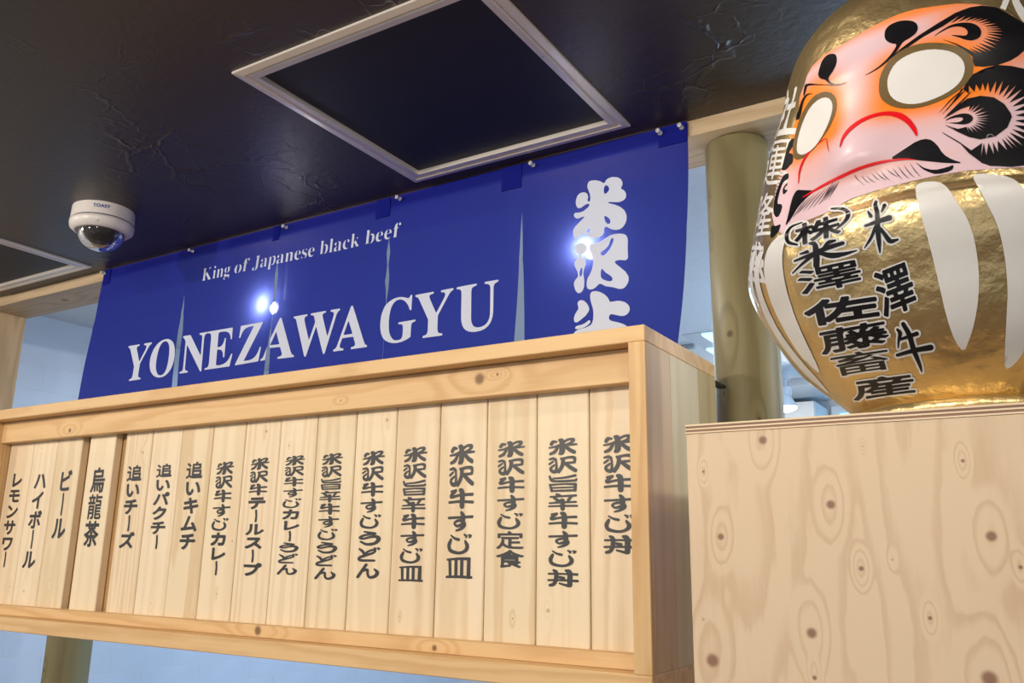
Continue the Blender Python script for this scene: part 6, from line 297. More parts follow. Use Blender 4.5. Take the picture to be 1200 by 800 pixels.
DATA["chest_outline"] = "-1137,5262 -1289,5323 -1310,5318 -1321,5293 -1322,5268 -1316,5245 -1308,5225 -1294,5203 -1280,5190 -1152,5106 -1089,5053 -1060,5022 -1026,4974 -1003,4935 -996,4913 -996,4887 -1004,4857 -1022,4818 -1038,4793 -1182,4646 -1189,4626 -1189,4603 -1183,4582 -1172,4564 -1157,4556 -1145,4558 -983,4658 -957,4682 -921,4729 -905,4758 -891,4799 -885,4834 -885,4887 -904,4954 -955,5052 -1002,5127 -1033,5171 -1060,5204 -1092,5234;-1818,5295 -1996,5342 -2042,5350 -2084,5353 -2124,5345 -2152,5328 -2174,5303 -2192,5271 -2210,5208 -2209,5158 -2153,5067 -2026,4924 -2005,4869 -1983,4805 -1953,4747 -1917,4699 -1873,4656 -1745,4563 -1718,4558 -1696,4570 -1688,4585 -1684,4602 -1685,4622 -1691,4645 -1711,4675 -1806,4768 -1840,4805 -1847,4822 -1852,4845 -1857,4905 -1896,4987 -1982,5101 -1998,5152 -1985,5172 -1962,5178 -1928,5177 -1760,5147 -1746,5161 -1744,5177 -1745,5199 -1750,5222 -1758,5240 -1772,5262 -1786,5277 -1800,5287|-1338,5141 -1410,5154 -1419,5139 -1405,5093 -1407,5089 -1448,5122 -1519,5149 -1532,5148 -1537,5122 -1476,4987 -1522,5022 -1593,5049 -1610,5067 -1652,5134 -1675,5171 -1693,5198 -1714,5218 -1731,5226 -1797,5242 -1819,5244 -1830,5236 -1837,5220 -1821,5145 -1818,5135 -1947,5176 -1963,5173 -1968,5154 -1951,5120 -1852,5003 -1796,4930 -1776,4902 -1761,4885 -1724,4860 -1752,4828 -1803,4790 -1808,4763 -1807,4747 -1799,4725 -1788,4706 -1751,4659 -1729,4641 -1706,4639 -1668,4661 -1667,4649 -1671,4594 -1669,4574 -1654,4545 -1644,4536 -1630,4529 -1569,4519 -1554,4521 -1537,4538 -1527,4573 -1480,4533 -1467,4528 -1457,4528 -1398,4549 -1327,4588 -1329,4548 -1325,4523 -1313,4501 -1296,4489 -1239,4484 -1222,4491 -1210,4512 -1199,4587 -1196,4587 -1148,4534 -1104,4502 -1089,4502 -1047,4528 -1037,4540 -1031,4557 -1031,4579 -1036,4598 -1048,4618 -1095,4656 -1056,4660 -1046,4669 -1039,4689 -1038,4744 -1046,4772 -1060,4794 -1060,4856 -1066,4886 -1080,4911 -1102,4931 -1203,4951 -1237,5021 -1273,5076 -1310,5122;-1517,4698 -1492,4680 -1505,4672 -1519,4672|-1158,4485 -1217,4505 -1242,4507 -1268,4503 -1289,4492 -1309,4477 -1367,4414 -1377,4412 -1381,4416 -1383,4458 -1393,4508 -1412,4549 -1427,4569 -1454,4591 -1471,4599 -1537,4609 -1556,4606 -1566,4597 -1575,4583 -1580,4562 -1580,4543 -1574,4522 -1565,4503 -1526,4462 -1534,4404 -1536,4402 -1544,4428 -1556,4447 -1570,4461 -1586,4470 -1623,4472 -1733,4469 -1755,4460 -1767,4442 -1772,4417 -1767,4386 -1863,4386 -1885,4380 -1902,4365 -1912,4342 -1912,4317 -1903,4292 -1890,4277 -1873,4266 -1807,4256 -1806,4252 -2005,4160 -2019,4148 -2027,4133 -2030,4115 -2027,4100 -2017,4081 -2002,4069 -1986,4063 -1967,4062 -1588,4187 -1589,4177 -1615,4094 -1616,4067 -1612,4042 -1600,4014 -1577,3991 -1551,3980 -1525,3980 -1495,3992 -1481,4004 -1468,4021 -1460,4039 -1417,4175 -1413,4182 -1365,4131 -1329,4101 -1292,4078 -1259,4065 -1223,4055 -1155,4049 -1059,4050 -912,4073 -899,4079 -887,4096 -883,4111 -882,4123 -888,4148 -902,4163 -1089,4197 -1184,4227 -1221,4245 -1215,4247 -1053,4256 -1031,4272 -1023,4285 -1016,4304 -1014,4324 -1015,4346 -1021,4366 -1031,4385 -1044,4397 -1057,4404 -1113,4408 -1117,4439 -1126,4462 -1141,4479|-979,3994 -1562,4067 -1575,4067 -1586,4062 -1607,4036 -1755,4108 -1784,4121 -1803,4121 -1866,4104 -1882,4093 -1890,4082 -1894,4066 -1892,4046 -1885,4033 -1871,4022 -1767,3974 -1684,3928 -1664,3927 -1623,3941 -1621,3937 -1625,3902 -1621,3889 -1611,3874 -1612,3869 -1614,3866 -1619,3865 -1645,3869 -1656,3897 -1672,3910 -1756,3951 -1869,3997 -1891,3997 -1958,3979 -1977,3964 -1986,3945 -1984,3922 -1973,3907 -1849,3852 -1796,3826 -1801,3819 -1863,3781 -2008,3711 -2027,3693 -2031,3667 -2023,3650 -2010,3639 -1919,3599 -1902,3596 -1886,3599 -1856,3614 -1729,3690 -1726,3688 -1731,3659 -1729,3645 -1722,3631 -1709,3621 -1402,3580 -1400,3576 -1402,3552 -1399,3535 -1389,3521 -1373,3514 -1294,3506 -1279,3508 -1267,3516 -1259,3527 -1254,3538 -1250,3562 -1244,3566 -997,3550 -981,3553 -969,3563 -962,3577 -957,3621 -961,3643 -978,3661 -977,3681 -974,3684 -953,3687 -939,3701 -932,3719 -929,3755 -931,3772 -942,3788 -952,3793 -979,3795 -984,3798 -982,3806 -970,3818 -963,3836 -952,3955 -955,3972 -960,3982 -968,3991|-1270,3386 -1344,3400 -1367,3397 -1391,3379 -1424,3325 -1431,3319 -1535,3336 -1543,3340 -1535,3368 -1536,3391 -1544,3409 -1555,3422 -1572,3431 -1659,3458 -1683,3461 -1702,3456 -1787,3415 -1879,3385 -1990,3363 -2135,3348 -2157,3338 -2174,3324 -2186,3305 -2189,3287 -2186,3267 -2175,3249 -2093,3181 -2060,3174 -1962,3185 -1954,3183 -2015,2986 -2009,2956 -1997,2943 -1982,2934 -1856,2911 -1838,2911 -1803,2922 -1775,2947 -1733,2940 -1654,2956 -1651,2954 -1651,2927 -1646,2912 -1632,2897 -1614,2890 -923,2821 -906,2823 -891,2831 -879,2841 -870,2855 -865,2870 -860,2926 -864,2943 -876,2959 -896,2967 -1102,2984 -1108,2987 -1108,2992 -1107,2996 -1101,2998 -921,2983 -906,2986 -891,2996 -878,3012 -871,3030 -866,3078 -867,3102 -847,3121 -836,3147 -832,3199 -835,3216 -841,3231 -854,3243 -868,3249 -1218,3288 -1222,3292 -1215,3312 -1213,3328 -1219,3356 -1226,3367 -1237,3377;-1595,3185 -1575,3178 -1598,3164 -1648,3140 -1694,3124 -1723,3118 -1709,3192 -1703,3203;-1304,3019 -1297,3017 -1297,3012 -1301,3005 -1305,3005 -1457,3024 -1465,3026 -1468,3030 -1452,3037|-876,2777 -1100,2785 -1103,2786 -1109,2802 -1118,2813 -1130,2820 -1144,2821 -1233,2825 -1251,2819 -1274,2795 -1279,2795 -1515,2813 -1522,2817 -1531,2841 -1547,2851 -1652,2863 -1670,2863 -1686,2859 -1699,2851 -1716,2835 -1721,2835 -2021,2874 -2042,2874 -2067,2866 -2085,2853 -2097,2839 -2113,2802 -2115,2781 -2104,2765 -2089,2756 -2054,2747 -2110,2630 -2135,2591 -2168,2559 -2197,2539 -2244,2519 -2310,2500 -2336,2489 -2359,2472 -2368,2456 -2368,2440 -2351,2425 -2237,2391 -2212,2390 -2190,2395 -2143,2407 -2066,2436 -2039,2383 -2028,2376 -2010,2372 -1893,2362 -1810,2361 -1757,2370 -1710,2391 -1679,2369 -1664,2364 -1528,2372 -1506,2341 -1490,2333 -1345,2328 -1301,2333 -1270,2342 -1250,2353 -1224,2380 -1219,2381 -1062,2340 -1046,2341 -1024,2347 -977,2362 -961,2371 -944,2391 -940,2406 -939,2422 -936,2425 -871,2454 -859,2465 -849,2483 -848,2506 -861,2529 -854,2567 -855,2582 -863,2597 -879,2608 -878,2636 -887,2658 -864,2667 -847,2686 -841,2704 -837,2743 -840,2756 -849,2769 -860,2775;-1880,2485 -1875,2484 -1882,2482 -1950,2489 -1962,2494|-1027,2278 -1432,2298 -1480,2335 -1504,2345 -1615,2345 -1638,2336 -1660,2318 -1667,2315 -2182,2369 -2204,2367 -2225,2360 -2243,2350 -2255,2339 -2282,2305 -2281,2286 -2261,2277 -2149,2263 -2145,2261 -2158,2238 -2154,2224 -2160,2220 -2202,2223 -2232,2219 -2264,2208 -2288,2191 -2295,2174 -2285,2140 -2256,2126 -2403,1990 -2409,1975 -2396,1964 -2224,1946 -2160,1956 -1414,1911 -1405,1910 -1382,1897 -1266,1893 -1250,1894 -1234,1900 -1218,1910 -1208,1920 -1154,2055 -1100,2065 -1083,2071 -1063,2088 -1055,2106 -1057,2118 -1068,2127 -1214,2186 -1216,2190 -1040,2186 -1018,2191 -1005,2199 -994,2213 -983,2258 -986,2268 -994,2275|-855,1794 -1310,1805 -1382,1838 -1414,1846 -1529,1839 -1549,1834 -1580,1820 -1591,1817 -2101,1851 -2151,1841 -2175,1832 -2198,1818 -2241,1780 -2246,1767 -2241,1753 -2360,1667 -2412,1639 -2476,1617 -2535,1603 -2607,1592 -2714,1581 -2759,1573 -2815,1558 -2854,1540 -2865,1523 -2850,1510 -2678,1472 -2624,1472 -2502,1485 -2345,1514 -2370,1488 -2374,1475 -2361,1462 -2337,1457 -963,1410 -936,1413 -908,1425 -887,1443 -870,1481 -870,1501 -881,1514 -897,1519 -984,1521 -979,1538 -973,1544 -949,1554 -931,1568 -909,1606 -861,1611 -843,1618 -829,1628 -814,1646 -802,1683 -803,1696 -807,1705 -832,1720 -819,1758 -821,1777 -835,1790|-648,5162 -662,5160 -671,5148 -675,5123 -673,5094 -632,4772 -634,4773 -637,4778 -665,4853 -680,4873 -693,4878 -704,4876 -715,4864 -721,4847 -722,4814 -702,4679 -690,4650 -667,4623 -761,4592 -771,4581 -777,4566 -780,4545 -780,4528 -777,4513 -771,4497 -762,4483 -752,4476 -739,4472 -679,4475 -676,4471 -715,4369 -742,4309 -773,4254 -836,4158 -844,4136 -842,4111 -833,4093 -818,4083 -801,4086 -720,4172 -672,4238 -671,4230 -676,4094 -676,3970 -675,3957 -669,3943 -661,3934 -651,3930 -640,3930 -631,3935 -622,3944 -616,3958 -588,4076 -570,4188 -568,4189 -549,4122 -535,4094 -522,4078 -508,4067 -496,4062 -476,4059 -455,4063 -390,4095 -382,4102 -375,4113 -369,4138 -370,4155 -373,4170 -379,4181 -388,4191 -397,4195 -451,4202 -461,4206 -538,4445 -546,4465 -545,4477 -542,4480 -445,4483 -427,4490 -413,4506 -404,4528 -399,4551 -399,4581 -403,4608 -412,4635 -426,4656 -439,4669 -459,4674 -529,4657 -535,4659 -534,4676 -518,4678 -507,4689 -453,4805 -448,4836 -450,4868 -457,4897 -471,4926 -488,4950 -504,4960 -517,4957 -527,4941 -534,4916 -539,4878 -542,4879 -572,5028 -589,5077 -606,5116 -621,5141 -633,5155|-388,3758 -679,3685 -696,3672 -704,3659 -708,3644 -711,3642 -755,3676 -768,3681 -780,3679 -789,3674 -803,3654 -829,3593 -831,3573 -828,3556 -818,3540 -765,3495 -734,3457 -724,3451 -710,3449 -706,3413 -696,3387 -700,3366 -732,3393 -761,3413 -791,3428 -805,3428 -818,3421 -829,3408 -858,3334 -858,3310 -848,3287 -793,3248 -748,3204 -762,3188 -768,3173 -812,3006 -862,2857 -863,2837 -856,2819 -811,2783 -799,2778 -784,2778 -772,2784 -759,2796 -752,2811 -725,2896 -721,2902 -707,2896 -695,2895 -575,2925 -574,2919 -573,2857 -569,2843 -563,2832 -552,2825 -541,2823 -490,2836 -475,2848 -464,2869 -462,2884 -463,2954 -456,2959 -344,2992 -331,3002 -322,3017 -318,3039 -321,3100 -326,3118 -337,3133 -336,3152 -339,3212 -343,3226 -351,3242 -333,3256 -322,3279 -321,3294 -324,3354 -328,3368 -334,3380 -344,3389 -356,3394 -357,3398 -360,3454 -362,3470 -355,3492 -353,3511 -361,3719 -364,3733 -370,3745 -378,3754|-602,2711 -619,2707 -634,2698 -646,2687 -657,2671 -669,2638 -667,2598 -669,2593 -690,2612 -702,2615 -715,2615 -729,2610 -741,2602 -760,2578 -765,2563 -768,2548 -760,2488 -813,2373 -869,2239 -868,2220 -859,2206 -840,2200 -819,2203 -803,2213 -790,2226 -733,2323 -653,2335 -651,2328 -665,2224 -674,2219 -902,2182 -923,2171 -944,2154 -958,2134 -966,2112 -966,2095 -958,2080 -944,2070 -927,2065 -676,2086 -668,1768 -663,1754 -650,1744 -635,1741 -618,1742 -592,1754 -575,1772 -543,1860 -531,1923 -521,2090 -513,2093 -333,2092 -307,2098 -279,2114 -259,2137 -247,2164 -244,2193 -249,2216 -259,2234 -276,2248 -296,2256 -313,2257 -509,2240 -513,2242 -504,2357 -499,2360 -448,2370 -433,2378 -421,2388 -408,2405 -401,2423 -397,2445 -399,2464 -404,2480 -413,2492 -434,2507 -456,2509 -503,2496 -509,2498 -524,2570 -551,2678 -560,2693 -573,2704 -587,2710"
DATA["side_letters"] = "-2578,9313 -2598,9287 -2605,8887 -2821,9011 -2841,9004 -2844,8987 -2843,8892 -2821,8842 -2618,8714 -2601,8685 -2599,8194 -2605,8179 -2618,8181 -2875,8338 -2895,8321 -2895,8208 -2887,8185 -2861,8157 -2227,7763 -2203,7778 -2203,7891 -2213,7920 -2443,8072 -2457,8087 -2464,8147 -2462,8598 -2443,8605 -2240,8486 -2226,8509 -2230,8624 -2254,8659 -2456,8793 -2464,8826 -2467,9224 -2497,9265;-3091,9612 -3131,9606 -3144,9589 -3134,9544 -3078,9415 -3071,9392 -3077,9380 -3253,9476 -3264,9456 -3265,9362 -3253,9325 -3239,9309 -3023,9173 -3002,9142 -3104,9031 -3185,8984 -3280,8953 -3292,8927 -3255,8790 -3239,8763 -3212,8754 -3118,8785 -3104,8772 -3099,8279 -3077,8238 -2996,8187 -2981,8186 -2970,8217 -2969,8688 -2956,8701 -2902,8589 -2875,8553 -2848,8563 -2802,8622 -2813,8666 -2939,8915 -2860,9035 -2816,9139 -2821,9163 -2861,9231 -2915,9278 -2956,9404 -3037,9582 -3064,9612|-2992,8118 -3005,8087 -3002,7878 -2979,7850 -2938,7826 -2898,7765 -2722,7655 -2707,7638 -2703,7616 -2705,7580 -2722,7578 -2938,7706 -2946,7673 -2944,7333 -2925,7300 -2722,7173 -2709,7157 -2703,7126 -2709,7093 -2722,7096 -2992,7259 -3004,7220 -2992,7179 -2719,7005 -2704,6976 -2695,6886 -2641,6845 -2618,6848 -2615,6921 -2601,6931 -2331,6764 -2304,6762 -2304,6821 -2317,6841 -2587,7011 -2607,7029 -2615,7053 -2614,7090 -2601,7096 -2385,6965 -2367,6974 -2371,7351 -2601,7504 -2616,7543 -2614,7567 -2601,7578 -2412,7468 -2399,7522 -2425,7554 -2601,7665 -2614,7690 -2619,7734 -2641,7764 -2695,7789 -2709,7740 -2722,7740 -2911,7857 -2925,7905 -2920,7978 -2898,7975 -2412,7672 -2394,7650 -2390,7629 -2397,7502 -2371,7473 -2317,7442 -2306,7464 -2306,7501 -2306,7652 -2317,7697;-3208,8235 -3264,8229 -3253,8185 -3127,7903 -3114,7889 -3059,7895 -3053,7910 -3059,7932 -3090,8008 -3168,8170;-2855,7579 -2715,7492 -2704,7466 -2703,7428 -2708,7412 -2722,7415 -2857,7502 -2868,7549;-2604,7423 -2466,7339 -2448,7307 -2447,7269 -2452,7253 -2466,7255 -2601,7340 -2615,7373 -2615,7411;-3289,7799 -3299,7761 -3289,7704 -3168,7623 -3154,7604 -3150,7574 -3154,7277 -3235,7248 -3300,7196 -3249,7080 -3167,7151 -3114,7165 -3087,7141 -2952,6949 -2830,6835 -2682,6734 -2439,6589 -2317,6520 -2290,6523 -2276,6578 -2277,6598 -2290,6610 -2520,6735 -2763,6884 -2884,6979 -2959,7059 -3062,7218 -3069,7656 -3100,7685;-2864,7415 -2844,7415 -2722,7339 -2706,7317 -2704,7259 -2722,7252 -2857,7339 -2866,7360;-2612,7258 -2587,7256 -2466,7179 -2450,7158 -2449,7100 -2466,7092 -2601,7177 -2615,7203|-2837,6623 -2928,6532 -3067,6470 -3064,6450 -3018,6377 -2902,6404 -2820,6260 -2830,6247 -2889,6247 -3072,6275 -3074,6258 -3044,6186 -2940,6146 -2933,6089 -2953,6078 -2996,5998 -3062,5927 -3055,5905 -3018,5857 -2992,5839 -2974,5770 -2799,5665 -2790,5649 -2788,5594 -2811,5587 -3057,5723 -3076,5718 -3076,5664 -3069,5648 -3044,5628 -2437,5291 -2424,5318 -2426,5355 -2437,5376 -2682,5516 -2695,5529 -2702,5564 -2700,5599 -2682,5602 -2515,5510 -2502,5506 -2493,5519 -2493,5555 -2502,5581 -2682,5686 -2699,5706 -2702,5744 -2699,5760 -2682,5760 -2489,5657 -2479,5692 -2489,5732 -2682,5845 -2700,5869 -2710,5946 -2682,5947 -2560,5881 -2546,5891 -2541,5924 -2450,5866 -2412,5906 -2424,5935 -2618,6114 -2643,6143 -2651,6166 -2547,6234 -2506,6283 -2502,6304 -2515,6329 -2553,6369 -2773,6495 -2780,6508 -2759,6550 -2762,6570 -2811,6612;-3340,6857 -3366,6853 -3367,6836 -3367,5809 -3353,5773 -3315,5749 -3291,5748 -3288,5765 -3284,6717 -3250,6711 -3186,6674 -3165,6651 -3238,6421 -3160,6225 -3146,6154 -3148,6083 -3173,6053 -3246,6083 -3256,6071 -3237,5995 -3160,5949 -3121,5941 -3095,5949 -3078,5971 -3067,6019 -3066,6109 -3079,6189 -3155,6393 -3059,6645 -3069,6680 -3108,6727;-2838,6432 -2760,6400 -2657,6341 -2632,6317 -2669,6284 -2734,6263 -2799,6350;-2749,6148 -2721,6130 -2615,6001 -2734,6057 -2859,6137;-2889,6046 -2850,6041 -2786,5995 -2779,5985 -2789,5919 -2811,5916 -2889,5970 -2881,6024;-2943,5897 -2915,5890 -2799,5822 -2787,5774 -2791,5757 -2811,5758 -2953,5838 -2971,5858|-2977,5458 -2986,5439 -2981,5356 -2988,5348 -3307,5546 -3328,5544 -3332,5355 -3344,5251 -3369,5172 -3412,5104 -3406,5084 -3364,5019 -3353,5004 -3342,5002 -3303,5050 -3272,5126 -3251,5225 -3239,5234 -3114,5156 -3099,5128 -3105,5053 -3114,5031 -3136,5035 -3205,5080 -3221,5078 -3205,5001 -3091,4924 -3057,4918 -3034,4929 -3019,5030 -3014,5170 -3034,5196 -3233,5324 -3243,5347 -3244,5379 -3239,5398 -3228,5398 -2965,5229 -2886,4946 -2890,4933 -2920,4925 -3029,4925 -3026,4907 -2980,4815 -2984,4801 -3285,4985 -3295,4966 -3296,4740 -3307,4730 -3408,4782 -3412,4721 -3399,4688 -2578,4167 -2547,4159 -2549,4240 -2646,4314 -2654,4354 -2654,4577 -2646,4585 -2601,4574 -2575,4591 -2555,4645 -2551,4718 -2612,4794 -2630,4705 -2638,4694 -2658,4697 -2692,4729 -2726,4776 -2756,4833 -2757,4849 -2680,4907 -2633,4962 -2629,4975 -2635,4991 -2667,5031 -2646,5028 -2578,4989 -2566,4992 -2566,5068 -2578,5085 -2669,5148 -2713,5235 -2783,5337 -2817,5342 -2840,5331 -2786,5233 -2794,5226 -2874,5273 -2891,5300 -2908,5413;-2866,5157 -2851,5160 -2817,5140 -2726,5081 -2705,5055 -2749,5001 -2806,4965 -2817,4976 -2835,5025;-2858,4817 -2829,4813 -2728,4655 -2730,4641 -2961,4786 -2964,4804;-3198,4841 -3125,4796 -3114,4780 -3114,4612 -3182,4649 -3208,4672 -3213,4818 -3211,4833;-3014,4725 -2931,4668 -2925,4620 -2925,4509 -2931,4495 -3024,4556 -3028,4702 -3022,4725;-2831,4609 -2751,4559 -2739,4535 -2744,4379 -2817,4418 -2840,4442 -2843,4585 -2840,4606"
DATA["hood_letters"] = "1550,9992 1521,9919 1496,9852 1471,9785 1443,9710 1409,9623 1371,9527 1332,9426 1293,9327 1366,9260 1407,9361 1448,9464 1488,9563 1524,9656 1554,9737 1580,9810 1604,9878 1632,9950|1559,9897 1545,9789 1532,9683 1523,9578 1518,9475 1518,9379 1521,9287 1525,9198 1529,9108 1533,9014 1536,8920 1540,8830 1544,8743 1710,8935 1708,9025 1702,9109 1693,9186 1683,9259 1671,9331 1658,9401 1647,9472 1639,9546 1637,9630 1640,9725 1647,9829 1656,9937|1369,10048 1442,10029 1513,10013 1589,9997 1677,9981 1784,9965 1908,9952 2043,9946 2185,9950 2304,10205 2147,10188 2000,10184 1867,10189 1751,10198 1655,10207 1572,10215 1496,10223 1420,10235"


# ================================================================== THE SETTING
YB = 1.435                                   # front face of the header beam
CEIL = 2.402
def crumpled_ceiling():
    m, nt, b = new_mat('dark_crumpled_ceiling_paper')
    tc = nt.nodes.new('ShaderNodeTexCoord')
    nz = N(nt, 'ShaderNodeTexNoise', i2=2.2, i3=5.0, i4=0.6); nt.links.new(tc.outputs['Object'], nz.inputs['Vector'])
    wv = N(nt, 'ShaderNodeMix', data_type='VECTOR'); wv.inputs[0].default_value = 0.22
    nt.links.new(tc.outputs['Object'], wv.inputs[4]); nt.links.new(nz.outputs[1], wv.inputs[5])
    hs = []
    for sc, amp in ((6.0, 1.0), (13.0, 0.5)):
        vo = N(nt, 'ShaderNodeTexVoronoi', feature='DISTANCE_TO_EDGE'); nt.links.new(wv.outputs[1], vo.inputs['Vector']); vo.inputs['Scale'].default_value = sc
        hs.append(N(nt, 'ShaderNodeMapRange', interpolation_type='SMOOTHSTEP', i0=vo.outputs['Distance'], i1=0.0, i2=0.035, i3=amp, i4=0.0).outputs[0])
    mk = N(nt, 'ShaderNodeTexNoise', i2=3.0, i3=2.0); nt.links.new(tc.outputs['Object'], mk.inputs['Vector'])
    mask = N(nt, 'ShaderNodeMapRange', interpolation_type='SMOOTHSTEP', i0=mk.outputs[0], i1=0.52, i2=0.70, i3=0.0, i4=1.0).outputs[0]
    h = math_n(nt, 'MULTIPLY', math_n(nt, 'ADD', hs[0], hs[1]), mask)
    fine = N(nt, 'ShaderNodeTexNoise', i2=60.0, i3=3.0); nt.links.new(tc.outputs['Object'], fine.inputs['Vector'])
    h = math_n(nt, 'MULTIPLY_ADD', fine.outputs[0], 0.35, h)
    bp = N(nt, 'ShaderNodeBump'); bp.inputs['Strength'].default_value = 0.5; bp.inputs['Distance'].default_value = 0.004
    nt.links.new(h, bp.inputs['Height']); nt.links.new(bp.outputs[0], b.inputs['Normal'])
    b.inputs['Base Color'].default_value = (0.036, 0.024, 0.020, 1); b.inputs['Roughness'].default_value = 0.40
    b.inputs['Specular IOR Level'].default_value = 0.55
    return m
M_CEIL = crumpled_ceiling()
M_HATCH = plain('dark_hatch_panel', (0.010, 0.009, 0.016), 0.5, bump=0.1, bscale=160, spec=0.35)
# dark front ceiling with two hatch openings
HX = [(-2.830, -2.318), (-1.117, -0.605)]; HY = (0.878, 1.388)
def front_ceiling():
    xs = [-3.36, HX[0][0], HX[0][1], HX[1][0], HX[1][1], 2.0]; ys = [-1.8, HY[0], HY[1], YB]
    bm = bmesh.new()
    for i in range(5):
        for j in range(3):
            if i in (1, 3) and j == 1: continue
            bm_box(bm, xs[i], xs[i+1], ys[j], ys[j+1], CEIL, CEIL+0.03)
    bmesh.ops.remove_doubles(bm, verts=bm.verts, dist=1e-5)
    # drop interior walls between tiles of the slab
    seen = {}
    for f in bm.faces: seen.setdefault(tuple(round(c, 4) for c in f.calc_center_median()), []).append(f)
    bmesh.ops.delete(bm, geom=[f for l in seen.values() if len(l) > 1 for f in l], context='FACES')
    return tag(from_bm('ceiling', bm, M_CEIL), kind='structure')
front_ceiling()
M_BC = plain('back_ceiling_paint', (0.74, 0.82, 0.90), 0.7, bump=0.05)
tag(box('ceiling', -3.36, 2.0, YB+0.137, 5.2, 2.5, 2.54, M_BC, bev=0), kind='structure')
tag(box('ceiling', -3.36, 2.0, YB+0.02, YB+0.137, CEIL+0.03, 2.54, M_BC, bev=0), kind='structure')
tag(box('floor', -3.36, 2.0, -1.8, 5.2, -0.05, 0.0, wood('floor_wood', (0.20, 0.12, 0.07), (0.12, 0.07, 0.04), axis=1, across=5), bev=0), kind='structure')
M_WHITE = plain('white_wall_paint', (0.72, 0.74, 0.76), 0.6, bump=0.06)
wl = tag(box('wall_left', -3.42, -3.36, -1.8, 5.2, 0, 2.54, M_WHITE, bev=0), kind='structure')
tag(box('wall_right', 2.0, 2.06, -1.8, 5.2, 0, 2.54, M_WHITE, bev=0), kind='structure')
# white glazed wall tiles on the left wall of the back room
M_TILE = plain('white_wall_tile', (0.56, 0.65, 0.79), 0.28, bump=0.03, bscale=8)
def tiles():
    x0, th = -3.3605, 0.0012; w, h, g = 0.30, 0.10, 0.0012
    bm = bmesh.new(); bm_box(bm, 0, th, g/2, w-g/2, g/2, h-g/2, 0.0003)
    me = bpy.data.meshes.new('tile'); bm.to_mesh(me); bm.free(); me.materials.append(M_TILE)
    for r in range(17):
        for c in range(12):
            y = 1.58+c*w+(w/2 if r % 2 else 0); z = 0.80+r*h
            o = link(bpy.data.objects.new('tile', me)); o.location = (x0, y, z); o.parent = wl
tiles()
# back wall with a bright window, pale soffit and cupboard
def back_wall():
    bm = bmesh.new()
    bm_box(bm, -3.36, -1.02, 5.2, 5.26, 0, 2.54); bm_box(bm, 0.9, 2.0, 5.2, 5.26, 0, 2.54)
    bm_box(bm, -1.02, 0.9, 5.2, 5.26, 0, 1.2); bm_box(bm, -1.02, 0.9, 5.2, 5.26, 2.46, 2.54)
    tag(from_bm('wall_back', bm, M_WHITE), kind='structure')
    w = tag(box('window_1', -1.02, 0.9, 5.22, 5.24, 1.2, 2.46, None, bev=0), kind='structure')
    m, nt, b = new_mat('daylit_window_glass'); b.inputs['Base Color'].default_value = (0.4, 0.7, 0.9, 1)
    b.inputs['Emission Color'].default_value = (0.30, 0.66, 1.0, 1); b.inputs['Emission Strength'].default_value = 1.5
    b.inputs['Roughness'].default_value = 0.15; w.data.materials.append(m)
    LOC[w.name] = Vector((0, 0, 0))
    fm = plain('white_window_frame', (0.75, 0.80, 0.85), 0.4)
    for x in (-1.02, -0.74, -0.3, 0.28, 0.86): box('window_frame', x, x+0.04, 5.17, 5.22, 1.2, 2.46, fm, w)
    for z in (1.2, 2.42): box('window_frame', -1.019, 0.899, 5.175, 5.219, z, z+0.04, fm, w)
back_wall()

M_RAIL = lambda n, kn: wood(n, (0.72, 0.49, 0.25), (0.54, 0.30, 0.12), axis=0, knots=kn, across=11, along=0.9, rings=10, ringamt=0.45, kring=0.2)
M_BEAM = wood('pale_beam_wood', (0.56, 0.43, 0.28), (0.38, 0.25, 0.14), axis=0, across=14, along=0.6, rings=8, ringamt=0.5,
              knots=[(-2.62, 1.50, 2.372, 0.02), (-0.42, 1.53, 2.372, 0.016)], jitter=False, seed=1.3)
tag(box('trim_1', -3.36, 2.0, YB, YB+0.137, 2.371, 2.432, M_BEAM, bev=0.001), kind='structure')
M_JAMB = wood('jamb_wood', (0.52, 0.36, 0.20), (0.36, 0.22, 0.11), axis=2, across=12)
tag(box('trim_2', -3.08, -2.955, YB+0.005, YB+0.130, 0, 2.371, M_JAMB, bev=0.001), kind='structure')

# round log posts
def log_post(name, x, y, r, label, knots, top=2.371):
    m = wood('log_post_wood_'+str(len(knots)), (0.235, 0.205, 0.105), (0.145, 0.118, 0.055), axis=2, knots=knots, across=6, along=0.45, rings=8, ringamt=0.55, sharp=2.0, kring=0.12, rough=0.5, warp=0.05, blotch=0.8, knot_col=(0.10, 0.045, 0.03))
    vs, fs = lathe([(r, 0), (r, 0.6), (r, 1.2), (r, 1.6), (r, top-0.005), (r-0.004, top)], (x, y, 0), 64)
    o = mesh(name, vs, fs, m, smooth=False, loc=(x, y, 0))
    o.data.polygons.foreach_set('use_smooth', [len(p.vertices) == 4 for p in o.data.polygons])
    return tag(o, label, 'post', 'round log posts under the beam')
log_post('log_post', -0.438, 1.517, 0.059, 'round pale greenish log post right of the blue banner, behind the doll',
         [(-0.012, -0.058, 1.985, 0.011), (-0.045, -0.04, 2.26, 0.005), (-0.046, -0.04, 2.175, 0.005), (0.03, -0.05, 1.83, 0.007), (-0.03, -0.05, 1.88, 0.004)])
log_post('log_post', -2.381, 1.517, 0.059, 'round log post showing below the left end of the menu board', [(-0.01, -0.058, 1.275, 0.008), (0, -0.06, 1.0, 0.01)], 1.90)

